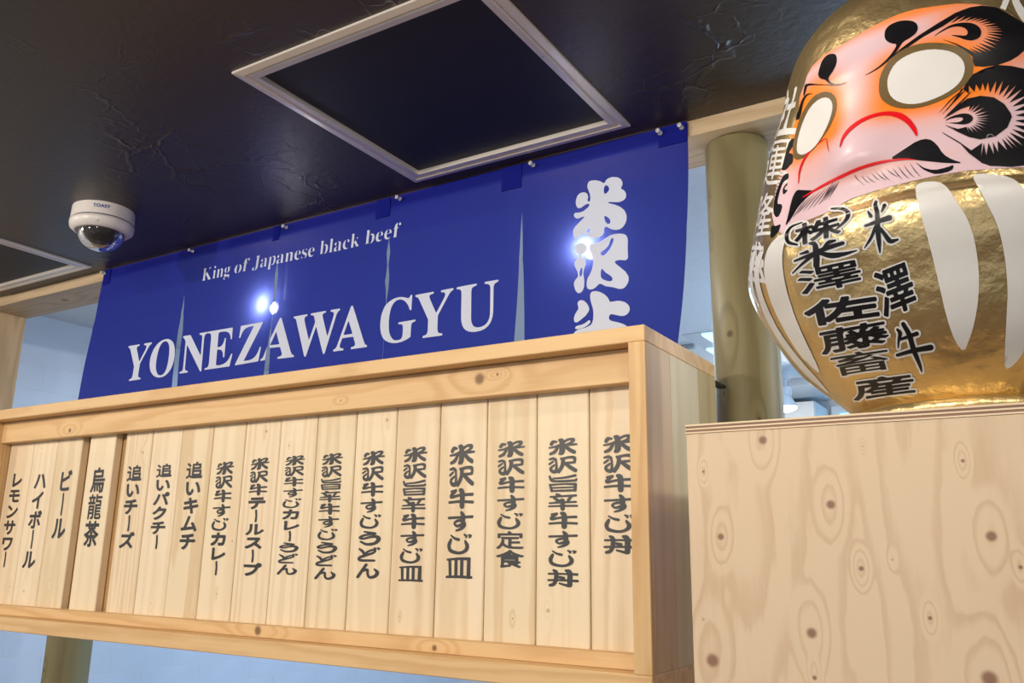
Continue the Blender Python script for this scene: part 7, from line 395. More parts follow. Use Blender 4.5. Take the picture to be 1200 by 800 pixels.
# ceiling hatches
M_ALU = plain('cream_aluminium_frame', (0.76, 0.71, 0.66), 0.32, metal=0.35, bscale=30)
M_SCREW = plain('steel_screw', (0.5, 0.5, 0.5), 0.3, metal=0.9)
def hatch(x0, x1, y0, y1, label):
    t = thing('ceiling_hatch', ((x0+x1)/2, (y0+y1)/2, CEIL), label, 'hatch', 'framed hatches in the dark ceiling')
    z = CEIL
    # stepped, mitred profile: (inset from the outer edge, z)
    prof = [(-0.003, z), (-0.003, z-0.004), (0.010, z-0.006), (0.014, z-0.002), (0.016, z-0.002), (0.018, z-0.005), (0.029, z-0.005), (0.030, z+0.012), (-0.003, z+0.012)]
    cs = [(x0, y0, 1, 1), (x1, y0, -1, 1), (x1, y1, -1, -1), (x0, y1, 1, -1)]
    for a in range(4):
        A, B = cs[a], cs[(a+1) % 4]; vs = []
        for c in (A, B):
            for d, h in prof: vs.append((c[0]+c[2]*d, c[1]+c[3]*d, h))
        n = len(prof); fs = [(i, (i+1) % n, n+(i+1) % n, n+i) for i in range(n)]+[tuple(range(n)), tuple(range(2*n-1, n-1, -1))]
        mesh('frame_strip', vs, fs, M_ALU, t)
    box('hatch_panel', x0+0.030, x1-0.030, y0+0.030, y1-0.030, z+0.004, z+0.012, M_HATCH, t, 0.0)
    for sx, sy in (((x0+0.024), y0+0.2), (x1-0.024, y0+0.22)):
        vs, fs = lathe([(0.0022, 0), (0.0022, -0.0015), (0.001, -0.002)], (sx, sy, z-0.0045), 10); mesh('screw', vs, fs, M_SCREW, t)
hatch(*HX[1], *HY, 'dark square ceiling hatch with cream metal frame above the blue banner')
hatch(*HX[0], *HY, 'dark ceiling hatch left of the dome camera, cut off by the picture edge')

# dome camera on the ceiling
def dome_camera():
    cx, cy = -1.895, 1.150; c = (cx, cy, CEIL)
    t = thing('dome_camera', c, 'white security dome camera with smoked bubble on the dark ceiling', 'camera')
    mw = plain('white_camera_plastic', (0.70, 0.66, 0.64), 0.35)
    vs, fs = lathe([(0.070, 0), (0.0705, -0.003), (0.0715, -0.030), (0.0705, -0.031)], c, 72); o = mesh('base', vs, fs, mw, t, False)
    vs, fs = lathe([(0.0695, -0.031), (0.0695, -0.034)], c, 72); mesh('seam_ring', vs, fs, plain('dark_blue_seam', (0.03, 0.04, 0.10), 0.5), t)
    vs, fs = lathe([(0.0725, -0.034), (0.073, -0.040), (0.071, -0.050), (0.062, -0.058), (0.056, -0.060), (0.054, -0.057)], c, 72); mesh('cover', vs, fs, mw, t, True)
    dm, nt, b = new_mat('smoked_dome_glass'); b.inputs['Base Color'].default_value = (0.10, 0.09, 0.09, 1); b.inputs['Roughness'].default_value = 0.04
    b.inputs['Transmission Weight'].default_value = 0.75; b.inputs['IOR'].default_value = 1.35
    pr = [(0.054*math.cos(a), -0.056-0.046*math.sin(a)) for a in [i*math.pi/2/14 for i in range(14)]]+[(0.001, -0.102)]
    vs, fs = lathe(pr, c, 56); mesh('bubble', vs, fs, dm, t, True)
    mk = plain('black_camera_core', (0.03, 0.03, 0.035), 0.35)
    vs, fs = lathe([(0.034, -0.045), (0.036, -0.062), (0.030, -0.078), (0.016, -0.086)], c, 32); mesh('camera_core', vs, fs, mk, t, True)
    vs, fs = lathe([(0.012, 0), (0.012, -0.012), (0.009, -0.013)], (cx+0.012, cy-0.022, CEIL-0.072), 20); mesh('lens', vs, fs, plain('lens_glass', (0.02, 0.02, 0.03), 0.05), t, True)
    for a in (200, 320):
        x, y = cx+0.069*math.cos(math.radians(a)), cy+0.069*math.sin(math.radians(a))
        vs, fs = lathe([(0.0028, 0.001), (0.0028, -0.0012)], (x, y, CEIL-0.050), 10); mesh('screw', vs, fs, M_SCREW, t)
    # small printed name on the side, facing the viewer side
    cu = bpy.data.curves.new('lettering', 'FONT'); cu.body = 'TOAST'; cu.size = 0.0110; cu.space_character = 1.1; cu.offset = 0.0004
    tmp = link(bpy.data.objects.new('lettering_curve', cu)); dg = bpy.context.evaluated_depsgraph_get()
    me = bpy.data.meshes.new_from_object(tmp.evaluated_get(dg)); bpy.data.objects.remove(tmp)
    vs = []
    a0 = math.radians(-34)
    for v in me.vertices:
        a = a0+(v.co.x-0.022)/0.071; h = -0.0165+v.co.y; rr = 0.0712+0.0004
        vs.append((cx+rr*math.cos(a), cy+rr*math.sin(a), CEIL+h))
    fs = [tuple(p.vertices) for p in me.polygons]
    mesh('lettering', vs, fs, plain('blue_print', (0.02, 0.05, 0.30), 0.5), t)
dome_camera()

# ================================================================== NOREN
YN = 1.428
SLITS = [(-1.928, [(2.266, 0), (2.225, .004), (2.190, .007), (2.165, .010), (2.10, .009), (2.03, .010), (1.62, .013)]),
         (-1.5755, [(2.299, 0), (2.265, .0055), (2.215, .0045), (2.165, .0008), (2.13, .001), (2.09, .004), (2.03, .0075), (1.62, .011)]),
         (-1.218, [(2.294, 0), (2.262, .0055), (2.235, .0018), (2.195, .006), (2.150, .001), (2.13, 0.0002), (1.62, .0006)]),
         (-0.863, [(2.287, 0), (2.24, .0025), (2.18, .0045), (2.10, .008), (2.02, .012), (1.62, .016)])]
def slit_w(k, z):
    p = SLITS[k][1]
    if z >= p[0][0]: return 0.0
    for (za, wa), (zb, wb) in zip(p[:-1], p[1:]):
        if z >= zb: return wa+(wb-wa)*(za-z)/(za-zb)
    return p[-1][1]
def cloth_y(x, z):
    d = np.clip((2.40-z)/0.4, 0, 2)
    y = YN + 0.0035*d*np.sin(x*9+0.6) + 0.0016*d*np.sin(x*27+z*5) + 0.0012*np.sin(x*15-z*23)*np.clip(d*3, 0, 1)
    y -= 0.0012*np.exp(-((z-2.205-0.02*np.sin(x*2))/0.009)**2)       # pressed fold line
    for xs, _ in SLITS: y -= 0.006*d*np.exp(-(np.abs(x-xs)/0.022))
    return y
def edge_warp(x, z):
    d = max(0.0, (2.40-z)/0.40)
    if x > -0.863: x -= 0.030*(x+0.863)/0.36*d*d
    if x < -1.928: x -= 0.042*(-1.928-x)/0.38*d
    return x
def noren_cloth_material():
    m, nt, b = new_mat('blue_noren_cloth')
    tc = nt.nodes.new('ShaderNodeTexCoord'); P = tc.outputs['Object']
    nz = N(nt, 'ShaderNodeTexNoise', i2=420.0, i3=2.0); nt.links.new(P, nz.inputs['Vector'])
    n2 = N(nt, 'ShaderNodeTexNoise', i2=5.0, i3=4.0); nt.links.new(P, n2.inputs['Vector'])
    mx = N(nt, 'ShaderNodeMix', data_type='RGBA'); mx.inputs[6].default_value = (0.004, 0.008, 0.19, 1); mx.inputs[7].default_value = (0.007, 0.013, 0.30, 1)
    nt.links.new(math_n(nt, 'MULTIPLY_ADD', nz.outputs[0], 0.6, math_n(nt, 'MULTIPLY', n2.outputs[0], 0.4)), mx.inputs[0]); nt.links.new(mx.outputs[2], b.inputs['Base Color'])
    b.inputs['Roughness'].default_value = 0.65; b.inputs['Specular IOR Level'].default_value = 0.12
    bp = N(nt, 'ShaderNodeBump'); bp.inputs['Strength'].default_value = 0.2; bp.inputs['Distance'].default_value = 0.0006
    nt.links.new(nz.outputs[0], bp.inputs['Height']); nt.links.new(bp.outputs[0], b.inputs['Normal'])
    tr = N(nt, 'ShaderNodeBsdfTranslucent'); tr.inputs[0].default_value = (0.09, 0.12, 0.42, 1)
    ms = N(nt, 'ShaderNodeMixShader'); ms.inputs[0].default_value = 0.22
    out = nt.nodes['Material Output']; nt.links.new(b.outputs[0], ms.inputs[1]); nt.links.new(tr.outputs[0], ms.inputs[2])
    tp = N(nt, 'ShaderNodeBsdfTransparent'); m2 = N(nt, 'ShaderNodeMixShader'); m2.inputs[0].default_value = 0.035      # light through the open weave
    nt.links.new(ms.outputs[0], m2.inputs[1]); nt.links.new(tp.outputs[0], m2.inputs[2]); nt.links.new(m2.outputs[0], out.inputs[0])
    return m
def noren():
    t = thing('noren_banner', (-1.40, YN, CEIL), 'wide blue slit cloth banner with white lettering hung above the menu board', 'banner')
    mc = noren_cloth_material()
    bounds = [-2.308]+[s[0] for s in SLITS]+[-0.502]
    for p in range(5):
        xa, xb = bounds[p], bounds[p+1]; nx, nz = 36, 84; vs, fs = [], []
        for j in range(nz+1):
            z = 2.399-(2.399-1.62)*j/nz
            wa = slit_w(p-1, z) if p > 0 else 0; wb = slit_w(p, z) if p < 4 else 0
            for i in range(nx+1):
                x = (xa+wa)+(xb-wb-xa-wa)*i/nx; X = edge_warp(x, z); vs.append((X, float(cloth_y(np.float64(x), z)), z))
        for j in range(nz):
            for i in range(nx): a = j*(nx+1)+i; fs.append((a, a+1, a+nx+2, a+nx+1))
        o = mesh('cloth_panel', vs, fs, mc, t, True)
    # lettering printed on the cloth
    mw = plain('white_cloth_print', (0.60, 0.66, 0.82), 0.6, bump=0.2, bscale=400)
    ex = []
    for k, (xs, p) in enumerate(SLITS):
        L = [(xs-slit_w(k, z), z) for z, _ in p]; R = [(xs+slit_w(k, z), z) for z, _ in p[::-1]]
        if k != 2: ex.append(np.array(L+R[:-1]))
    for nm, key in (('large_letter', 'banner_capitals'), ('small_letter', 'banner_small'), ('brush_character', 'banner_kanji')):
        parts = []
        rs = rings(DATA[key], 1e-4)
        al = np.vstack(rs); use = [e for e in ex if e[:, 0].max() > al[:, 0].min() and e[:, 0].min() < al[:, 0].max()]
        for gr in by_glyph(rs):
            vo, fo = triangulate(gr, 0.009, [] if nm == 'small_letter' else use)
            used = sorted({i for f in fo for i in f}); mp_ = {a: b for b, a in enumerate(used)}
            vs = [(edge_warp(vo[i][0], vo[i][1]), float(cloth_y(np.float64(vo[i][0]), vo[i][1]))-0.0014, vo[i][1]) for i in used]
            mesh(nm, vs, [tuple(mp_[i] for i in f) for f in fo], mw, t)
    # sewn corner patches
    mp = mc
    for x0, x1, z0 in ((-0.915, -0.866, 2.345), (-0.560, -0.504, 2.358), (-1.262, -1.220, 2.352), (-2.306, -2.275, 2.352), (-1.60, -1.578, 2.36)):
        vs, fs = [], []
        for j in range(5):
            for i in range(5):
                x = x0+(x1-x0)*i/4; z = z0+(2.3985-z0)*j/4; vs.append((x, float(cloth_y(np.float64(x), z))-0.0028, z))
        for j in range(4):
            for i in range(4): a = j*5+i; fs.append((a, a+1, a+6, a+5))
        bm = bmesh.new(); bv = [bm.verts.new(v) for v in vs]
        for f in fs: bm.faces.new([bv[i] for i in f])
        g = bmesh.ops.extrude_face_region(bm, geom=bm.faces[:])
        for v in g['geom']:
            if isinstance(v, bmesh.types.BMVert): v.co.y += 0.0018
        from_bm('corner_patch', bm, mp, t)
noren()
# clear push pins
def pins():
    m, nt, b = new_mat('clear_plastic_pin'); b.inputs['Base Color'].default_value = (0.92, 0.92, 0.95, 1); b.inputs['Roughness'].default_value = 0.08
    b.inputs['Transmission Weight'].default_value = 0.55; b.inputs['IOR'].default_value = 1.45
    prof = [(0.0018, 0.0), (0.0045, -0.001), (0.0048, -0.003), (0.0026, -0.006), (0.0024, -0.010), (0.0046, -0.013), (0.0046, -0.015), (0.002, -0.016)]
    spots = [(-2.298, 'at the left corner of the banner'), (-1.906, 'second from the left corner of the banner'), (-1.551, 'above the word Japanese'), (-1.189, 'above the last word of the small line'),
             (-0.836, 'above the widest slit of the banner'), (-0.555, 'inner one of the pair at the right corner of the banner'), (-0.512, 'outermost at the right corner of the banner')]
    for x, s in spots:
        y = float(cloth_y(np.float64(x), 2.386))-0.0035
        t = thing('push_pin', (x, y, 2.386), 'clear plastic push pin '+s, 'pin', 'push pins along the banner top')
        vs, fs = lathe(prof, (x, y, 2.386), 16, ax='y'); mesh('pin_head', vs, fs, m, t, True)
        vs, fs = lathe([(0.0006, 0.0), (0.0005, 0.010)], (x, y, 2.386), 8, ax='y'); mesh('pin_point', vs, fs, M_SCREW, t)
pins()

# ================================================================== MENU BOARD
def menu_board():
    X1 = -0.4614; X0 = -2.165; t = thing('menu_board', (-1.3, 1.25, 1.422), 'long framed cedar menu board with vertical lettered planks under the blue banner', 'menu board')
    kn_top = [(-0.762+1.3, -0.118, 1.874-1.422, 0.016), (-1.882+1.3, -0.118, 1.859-1.422, 0.009), (-0.728+1.3, -0.118, 1.878-1.422, 0.004), (-1.06+1.3, -0.118, 1.862-1.422, 0.004, 0.6)]
    kn_bot = [(-1.223+1.3, -0.118, 1.462-1.422, 0.014), (-0.834+1.3, -0.118, 1.458-1.422, 0.008), (-0.6+1.3, -0.15, 0.014, 0.01, 0.6)]
    mt = M_RAIL('cedar_top_rail', kn_top); mb = M_RAIL('cedar_bottom_rail', kn_bot); mf = M_RAIL('cedar_frame', [])
    mv = wood('cedar_stile', (0.68, 0.46, 0.23), (0.50, 0.28, 0.11), axis=2, across=16, along=0.8, rings=9)
    box('frame_top', X0-0.026, X1, 1.100, 1.403, 1.8955, 1.9195, mf, t, 0.0012)
    box('frame_bottom', X0-0.026, X1, 1.100, 1.403, 1.4218, 1.4500, mf, t, 0.0012)
    box('frame_side', X0-0.026, X0, 1.1003, 1.403, 1.4502, 1.8953, mv, t, 0.0012)
    # right side: three glued staves of different tone
    ws = [wood('side_stave_grey', (0.62, 0.44, 0.26), (0.46, 0.29, 0.15), axis=2, across=14, rings=7), wood('side_stave_cream', (0.68, 0.58, 0.38), (0.56, 0.45, 0.27), axis=2, across=10, rings=5), wood('side_stave_olive', (0.50, 0.39, 0.20), (0.38, 0.28, 0.13), axis=2, across=10, rings=5)]
    for (ya, yb), m in zip(((1.116, 1.194), (1.194, 1.317), (1.317, 1.403)), ws): box('side_stave', X1-0.0245, X1-0.0001, ya, yb, 1.4502, 1.8953, m, t, 0.0006)
    box('front_stile', X1-0.0255, X1+0.0003, 1.0995, 1.116, 1.4502, 1.8953, mv, t, 0.0008)
    box('top_rail', X0+0.0005, X1-0.026, 1.132, 1.1565, 1.8447, 1.8950, mt, t, 0.0012)
    box('bottom_rail', X0+0.0005, X1-0.026, 1.132, 1.1565, 1.4503, 1.4710, mb, t, 0.0010)
    box('back_panel', X0+0.0005, X1-0.026, 1.176, 1.182, 1.4505, 1.8950, wood('back_panel_wood', (0.50, 0.30, 0.13), (0.38, 0.22, 0.09), axis=2), t, 0.0)
    # black brackets to the posts
    mk = plain('black_steel', (0.02, 0.02, 0.022), 0.4, metal=0.6)
    box('bracket', -0.476, -0.462, 1.4032, 1.4620, 1.888, 1.893, mk, t, 0.0005)
    edges = [-2.160, -2.060, -1.963, None, -1.837, -1.742, None, -1.706, -1.614, -1.518, -1.422, -1.328, -1.232, -1.137, -1.042, -0.949, -0.856, -0.762, -0.669, -0.578, -0.489]
    cols = [(-2.114, 1.775, 1.552, 'lemon sour'), (-2.013, 1.774, 1.550, 'highball'), (-1.913, 1.774, 1.616, 'beer'), (-1.788, 1.775, 1.601, 'oolong tea'),
            (-1.662, 1.774, 1.599, 'extra cheese'), (-1.564, 1.773, 1.599, 'extra coriander'), (-1.468, 1.773, 1.598, 'extra kimchi'), (-1.377, 1.770, 1.552, 'beef tendon curry'),
            (-1.280, 1.773, 1.553, 'oxtail soup'), (-1.187, 1.773, 1.557, 'beef tendon curry udon'), (-1.094, 1.773, 1.551, 'spicy beef tendon udon'), (-0.997, 1.773, 1.555, 'beef tendon udon'),
            (-0.905, 1.775, 1.553, 'spicy beef tendon plate'), (-0.809, 1.775, 1.560, 'beef tendon plate'), (-0.715, 1.775, 1.579, 'beef tendon set meal'), (-0.6225, 1.774, 1.553, 'spicy beef tendon rice bowl'), (-0.530, 1.774, 1.601, 'beef tendon rice bowl')]
    texts = TEXTS
    spans = [(edges[0]-0.002, edges[1]), (edges[1], edges[2]), (edges[2], -1.866), (edges[4], edges[5])]
    e = edges[7:]; spans += list(zip(e[:-1], e[1:]))
    mi = plain('black_brush_ink', (0.028, 0.028, 0.032), 0.45)
    tones = [((0.80, 0.66, 0.47), (0.62, 0.44, 0.25)), ((0.82, 0.69, 0.50), (0.68, 0.51, 0.31)), ((0.78, 0.65, 0.45), (0.60, 0.42, 0.23)), ((0.81, 0.68, 0.48), (0.72, 0.56, 0.36))]
    for i, ((xa, xb), (cx, zt, zb, lab), s) in enumerate(zip(spans, cols, texts)):
        kn = []
        for q in range(rnd.choice((0, 1, 1, 2))):
            kn.append((rnd.uniform(xa+0.015, xb-0.015)+1.3, -0.094, (rnd.choice((rnd.uniform(1.49, 1.54), rnd.uniform(1.79, 1.83)))-1.422), rnd.choice((0.0025, 0.003, 0.0055)), rnd.uniform(0.5, 0.9)))
        l, d = tones[i % 4]
        m = wood('plank_wood_%s' % 'abcdefghijklmnopq'[i], l, d, axis=2, knots=kn, across=rnd.choice((9, 13, 18, 24)), along=0.35, rings=rnd.choice((5, 7, 9)), ringamt=rnd.choice((0.35, 0.5, 0.65)), fib=0.06, knot_col=(0.22, 0.10, 0.05))
        g = 0.0009
        pl = box('plank', xa+g, xb-g, 1.1565+0.0002*(i % 3), 1.175, 1.4512, 1.8946, m, t, 0.0016)
        pl['label'] = 'pale plank lettered in black for '+lab
        n = len(s); pitch = (zt-zb)/n; w = 0.0505
        for k, ch in enumerate(s):
            vo, fo = triangulate(rings(DATA['g'+ch], 1/400)); zc = zt-pitch*(k+1)
            mesh('brush_character', [(cx+(x-0.5)*w, 1.1559+0.0002*(i % 3), zc+(y*0.96+0.02)*pitch) for x, y in vo], fo, mi, pl)
menu_board()

# ================================================================== PLYWOOD BOX UNDER THE DOLL
def plywood_box():
    x0, x1, y0, y1, zt, th = -0.3507, 0.36, 0.95, 1.38, 1.7485, 0.0105
    t = thing('plywood_cabinet', ((x0+x1)/2, (y0+y1)/2, 0), 'tall plywood cabinet with knotty front, golden doll standing on top', 'cabinet')
    cx = (x0+x1)/2
    K = [(-0.262, 1.726, .008), (-0.195, 1.655, .008), (-0.314, 1.622, .0065), (-0.051, 1.623, .0085), (-0.17, 1.591, .0045, 1.3), (-0.068, 1.695, .0035), (-0.331, 1.694, .003),
         (-0.223, 1.526, .009), (-0.329, 1.492, .012), (-0.066, 1.495, .012), (-0.111, 1.546, .0035), (-0.223, 1.483, .004), (-0.03, 1.595, .0035), (-0.159, 1.714, .0018), (-0.14, 1.60, .0025, .5)]
    kn = [(k[0]-cx, y0-(y0+y1)/2, k[1], k[2])+tuple(k[3:]) for k in K]
    mp = wood('knotty_plywood', (0.67, 0.52, 0.36), (0.51, 0.345, 0.215), axis=2, knots=kn, across=6.5, along=1.5, rings=13, ringamt=0.50, sharp=3.0, kring=0.15, fib=0.06, warp=0.10, blotch=1.2, jitter=False, seed=0.37, knot_col=(0.20, 0.085, 0.05))
    box('front_panel', x0+0.0006, x1, y0+0.0008, y0+0.012, 0.0, zt-th-0.0004, mp, t, 0.0005)
    box('side_panel', x0+0.0006, x0+0.012, y0+0.0125, y1, 0.0, zt-th-0.0004, mp, t, 0.0005)
    box('side_panel', x1-0.012, x1, y0+0.0125, y1, 0.0, zt-th-0.0004, mp, t, 0.0005)
    pale = wood('ply_layer_pale', (0.80, 0.66, 0.46), (0.70, 0.52, 0.33), axis=0, across=40); dk = wood('ply_layer_dark', (0.27, 0.155, 0.10), (0.18, 0.10, 0.07), axis=0, across=40)
    tp = None; n = 5; z = zt-th
    hs = [0.0016, 0.0026, 0.0017, 0.0026, 0.0020]
    for i in range(n):
        d = 0.0 if i % 2 == 0 else 0.0005
        o = box('ply_layer', x0+d, x1-d, y0+d, y1-d, z, z+hs[i], pale if i % 2 == 0 else dk, t, 0.0); z += hs[i]
    tag(t); return z
BOXTOP = plywood_box()

# ================================================================== GOLDEN DARUMA DOLL
CX, CY = -0.06584714, 1.11
ZK = np.array([1.762, 1.79, 1.82, 1.85, 1.88, 1.905, 1.93, 1.96, 2.0, 2.05, 2.1, 2.15, 2.2, 2.235, 2.262, 2.285, 2.3, 2.306])
RK = np.array([0.1196, 0.1486, 0.1806, 0.2017, 0.217, 0.2303, 0.2384, 0.2359, 0.2273, 0.2169, 0.2052, 0.1875, 0.1752, 0.1605, 0.137, 0.103, 0.058, 0.0])
def hermite(z):
    h = np.diff(ZK); d = np.diff(RK)/h; m = np.empty_like(RK); m[0] = d[0]; m[-1] = d[-1]
    m[1:-1] = (d[:-1]*h[1:]+d[1:]*h[:-1])/(h[:-1]+h[1:])
    i = np.clip(np.searchsorted(ZK, z)-1, 0, len(h)-1); t = (z-ZK[i])/h[i]
    return (2*t**3-3*t**2+1)*RK[i]+(t**3-2*t**2+t)*h[i]*m[i]+(-2*t**3+3*t**2)*RK[i+1]+(t**3-t**2)*h[i]*m[i+1]
def sm(a, b, x): t = np.clip((x-a)/(b-a), 0, 1); return t*t*(3-2*t)
def disp(th, z):
    w = sm(-52, -42, th)*(1-sm(34, 48, th))
    r = -.011*sm(1.944, 1.960, z)*(1-sm(2.02, 2.17, z))*w
    r = r+.020*np.exp(-((th+17.5)/10.5)**2-((z-2.012)/np.where(z > 2.012, .045, .021))**2)
    r = r+.006*np.exp(-((z-2.13)/.022)**2)*w
    return r-.004*(np.exp(-((th-2.5)/11)**2-((z-2.083)/.026)**2)+np.exp(-((th+36)/10)**2-((z-2.08)/.026)**2))
def surf(th, z, off=0.0):
    r = np.maximum(hermite(np.clip(z, ZK[0], ZK[-1])), 0)+disp(th, z)+off; a = np.radians(th)
    return np.stack([CX+r*np.sin(a), CY-r*np.cos(a), np.broadcast_to(z, r.shape)], -1)
def gold_material(name, col=(0.70, 0.53, 0.26), rough=0.36):
    m, nt, b = new_mat(name); tc = nt.nodes.new('ShaderNodeTexCoord')
    b.inputs['Metallic'].default_value = 0.92; b.inputs['Roughness'].default_value = rough
    n1 = N(nt, 'ShaderNodeTexNoise', i2=26.0, i3=4.0, i4=0.6); nt.links.new(tc.outputs['Object'], n1.inputs['Vector'])
    vo = N(nt, 'ShaderNodeTexVoronoi', feature='SMOOTH_F1'); vo.inputs['Scale'].default_value = 62; nt.links.new(tc.outputs['Object'], vo.inputs['Vector'])
    h = math_n(nt, 'MULTIPLY_ADD', vo.outputs['Distance'], 0.35, n1.outputs[0])
    bp = N(nt, 'ShaderNodeBump'); bp.inputs['Strength'].default_value = 0.75; bp.inputs['Distance'].default_value = 0.005
    nt.links.new(h, bp.inputs['Height']); nt.links.new(bp.outputs[0], b.inputs['Normal'])
    mx = N(nt, 'ShaderNodeMix', data_type='RGBA'); mx.inputs[6].default_value = (*[c*0.86 for c in col], 1); mx.inputs[7].default_value = (*[min(1, c*1.1) for c in col], 1)
    nt.links.new(n1.outputs[0], mx.inputs[0]); nt.links.new(mx.outputs[2], b.inputs['Base Color'])
    return m
def paint(name, col, rough=0.35, attr=False, bump=0.25):
    m, nt, b = new_mat(name); tc = nt.nodes.new('ShaderNodeTexCoord'); b.inputs['Roughness'].default_value = rough; b.inputs['Specular IOR Level'].default_value = 0.4
    n1 = N(nt, 'ShaderNodeTexNoise', i2=34.0, i3=3.0); nt.links.new(tc.outputs['Object'], n1.inputs['Vector'])
    bp = N(nt, 'ShaderNodeBump'); bp.inputs['Strength'].default_value = bump; bp.inputs['Distance'].default_value = 0.0015
    nt.links.new(n1.outputs[0], bp.inputs['Height']); nt.links.new(bp.outputs[0], b.inputs['Normal'])
    if attr:
        a = N(nt, 'ShaderNodeAttribute', attribute_name='airbrush'); nt.links.new(a.outputs['Color'], b.inputs['Base Color'])
    else: b.inputs['Base Color'].default_value = (*col, 1)
    return m
RP = 0.2*math.pi/180         # metres per degree in the flat working plane
def drape(groups, off, step):
    """groups: list of ring lists in (theta deg, z); returns one mesh lying on the doll"""
    V, Fc, T = [], [], []
    for rs in groups:
        fl = [np.stack([r[:, 0]*RP, r[:, 1]], 1) for r in rs]
        dn = []
        for r in fl:       # subdivide long edges so they follow the curvature
            o = []
            for p, q in zip(r, np.roll(r, -1, 0)):
                k = max(1, int(np.hypot(*(q-p))/step)); o += [p+(q-p)*i/k for i in range(k)]
            dn.append(np.array(o))
        vo, fo = triangulate(dn, step)
        if not len(fo): continue
        n = len(V); th = vo[:, 0]/RP; V += [tuple(p) for p in surf(th, vo[:, 1], off)]; T += list(zip(th, vo[:, 1])); Fc += [tuple(i+n for i in f) for f in fo]
    return V, Fc, np.array(T)
def dring(s):
    o = []
    for g in s.split('|'):
        if g.strip():
            rs = rings(g)
            for r in rs: r[:, 0] /= 50; r[:, 1] = r[:, 1]/20000+1.7
            o.append([r for r in rs if len(r) > 2])
    return o
def daruma():
    t = thing('daruma_doll', (CX, CY, BOXTOP), 'large golden daruma doll with orange face and blank white eyes on the plywood cabinet', 'daruma doll')
    gold = gold_material('crinkled_gold')
    nt_ = 480
    th = np.linspace(-180, 180, nt_, endpoint=False)
    zz = np.concatenate([np.linspace(1.762, 1.93, 50, endpoint=False), np.linspace(1.93, 1.975, 46, endpoint=False), np.linspace(1.975, 2.262, 96, endpoint=False), 2.262+(2.3058-2.262)*np.sin(np.linspace(0, 1, 24)*math.pi/2)])
    g = np.concatenate([surf(th, np.full(nt_, z)) for z in zz]); vs = [tuple(p) for p in g]; n = len(zz); fs = []
    for j in range(n-1):
        for i in range(nt_):
            a = j*nt_+i; b = j*nt_+(i+1) % nt_; fs.append((a, b, b+nt_, a+nt_))
    fs.append(tuple(range(nt_))[::-1]); fs.append(tuple((n-1)*nt_+i for i in range(nt_)))
    mesh('body', vs, fs, gold, t, True)
    B = BOXTOP
    vs, fs = lathe([(0.128, 0), (0.1355, 0.0), (0.1375, 0.004), (0.1375, 0.009), (0.134, 0.013), (0.124, 0.016), (0.118, 0.016)], (CX, CY, B), 96)
    mesh('base_rim', vs, fs, gold, t, True)
    # airbrushed face
    V, Fc, T = drape(dring(DATA['face']), 0.0005, 0.0045)
    o = mesh('face', V, Fc, paint('airbrushed_face_paint', (1, 1, 1), 0.38, True), t, True)
    thv, zv = T[:, 0], T[:, 1]
    dr = np.sqrt(((thv-2.5)/15.5)**2+((zv-2.085)/.038)**2); dl = np.sqrt(((thv+35)/9.5)**2+((zv-2.080)/.046)**2)
    w = np.maximum(1-sm(1.0, 2.0, dr), 1-sm(1.0, 2.1, dl))
    w = np.maximum(w, 0.95*sm(2.158, 2.181, zv)); w = np.maximum(w, 0.8*(1-sm(-46.5, -40, thv))*sm(2.03, 2.08, zv))
    w = np.maximum(w, 0.75*sm(2.075, 2.10, zv)*sm(-2, 12, thv))
    br = np.exp(-((thv+17.5)/4.5)**2)*np.exp(-((zv-2.10)/.05)**2); w = w*(1-0.6*br); w = w*(1-0.8*np.exp(-((thv+17)/15)**2-((zv-2.155)/.018)**2)); w = w*(0.25+0.75*sm(2.028, 2.058, zv))
    w = np.maximum(w, 0.35*np.exp(-((thv+17)/18)**2-((zv-1.992)/.006)**2))
    w = np.clip(w, 0, 1)[:, None]
    pink = np.array([0.62, 0.45, 0.50]); org = np.array([0.80, 0.20, 0.014]); c = pink*(1-w)+org*w
    at = o.data.color_attributes.new('airbrush', 'FLOAT_COLOR', 'POINT'); at.data.foreach_set('color', np.hstack([c, np.ones((len(c), 1))]).ravel())
    blk = paint('black_lacquer_paint', (0.006, 0.006, 0.008), 0.3); wht = paint('white_doll_paint', (0.63, 0.625, 0.61), 0.4); red = paint('red_doll_paint', (0.62, 0.006, 0.012), 0.35)
    ring = paint('dull_bronze_paint', (0.13, 0.085, 0.03), 0.4)
    def part(name, key, off, mat, step=0.006, par=None, groups=None, label=None):
        gr = groups if groups is not None else dring(DATA[key]); V, Fc, _ = drape(gr, off, step)
        q = mesh(name, V, Fc, mat, par or t, True)
        if label: q['label'] = label
        return q
    for s in 'RL':
        e = part('eye', None, 0.0014, wht, groups=dring(DATA['eye'+s]), label='blank white eye')
        part('eye_ring', None, 0.0011, ring, par=e, groups=dring(DATA['ring'+s]))
    part('eyebrow', 'eyebrow', 0.0009, blk, label='black feathered eyebrow')
    bs = dring(DATA['brow_spot'])
    for gset in ([bs[0]], [bs[1]], bs[2:]): part('brow_mark', None, 0.0010, blk, groups=gset)
    cs = dring(DATA['cheek_swirl'])
    part('cheek_swirl', None, 0.0012, blk, step=0.004, groups=cs[:6], label='black feathered cheek swirl')
    part('cheek_swirl', None, 0.0008, blk, groups=cs[6:])
    mo = dring(DATA['moustache'])
    part('moustache', None, 0.0009, blk, groups=mo[:2]); part('moustache', None, 0.0009, blk, groups=mo[2:])
    for g in dring(DATA['chin_hair']): part('chin_hair', None, 0.0009, blk, groups=[g])
    part('mouth', 'mouth', 0.0012, red, label='red painted mouth and nostril lines')
    for k in range(5): part('belly_petal', 'petal%d' % k, 0.0009, wht, step=0.004)
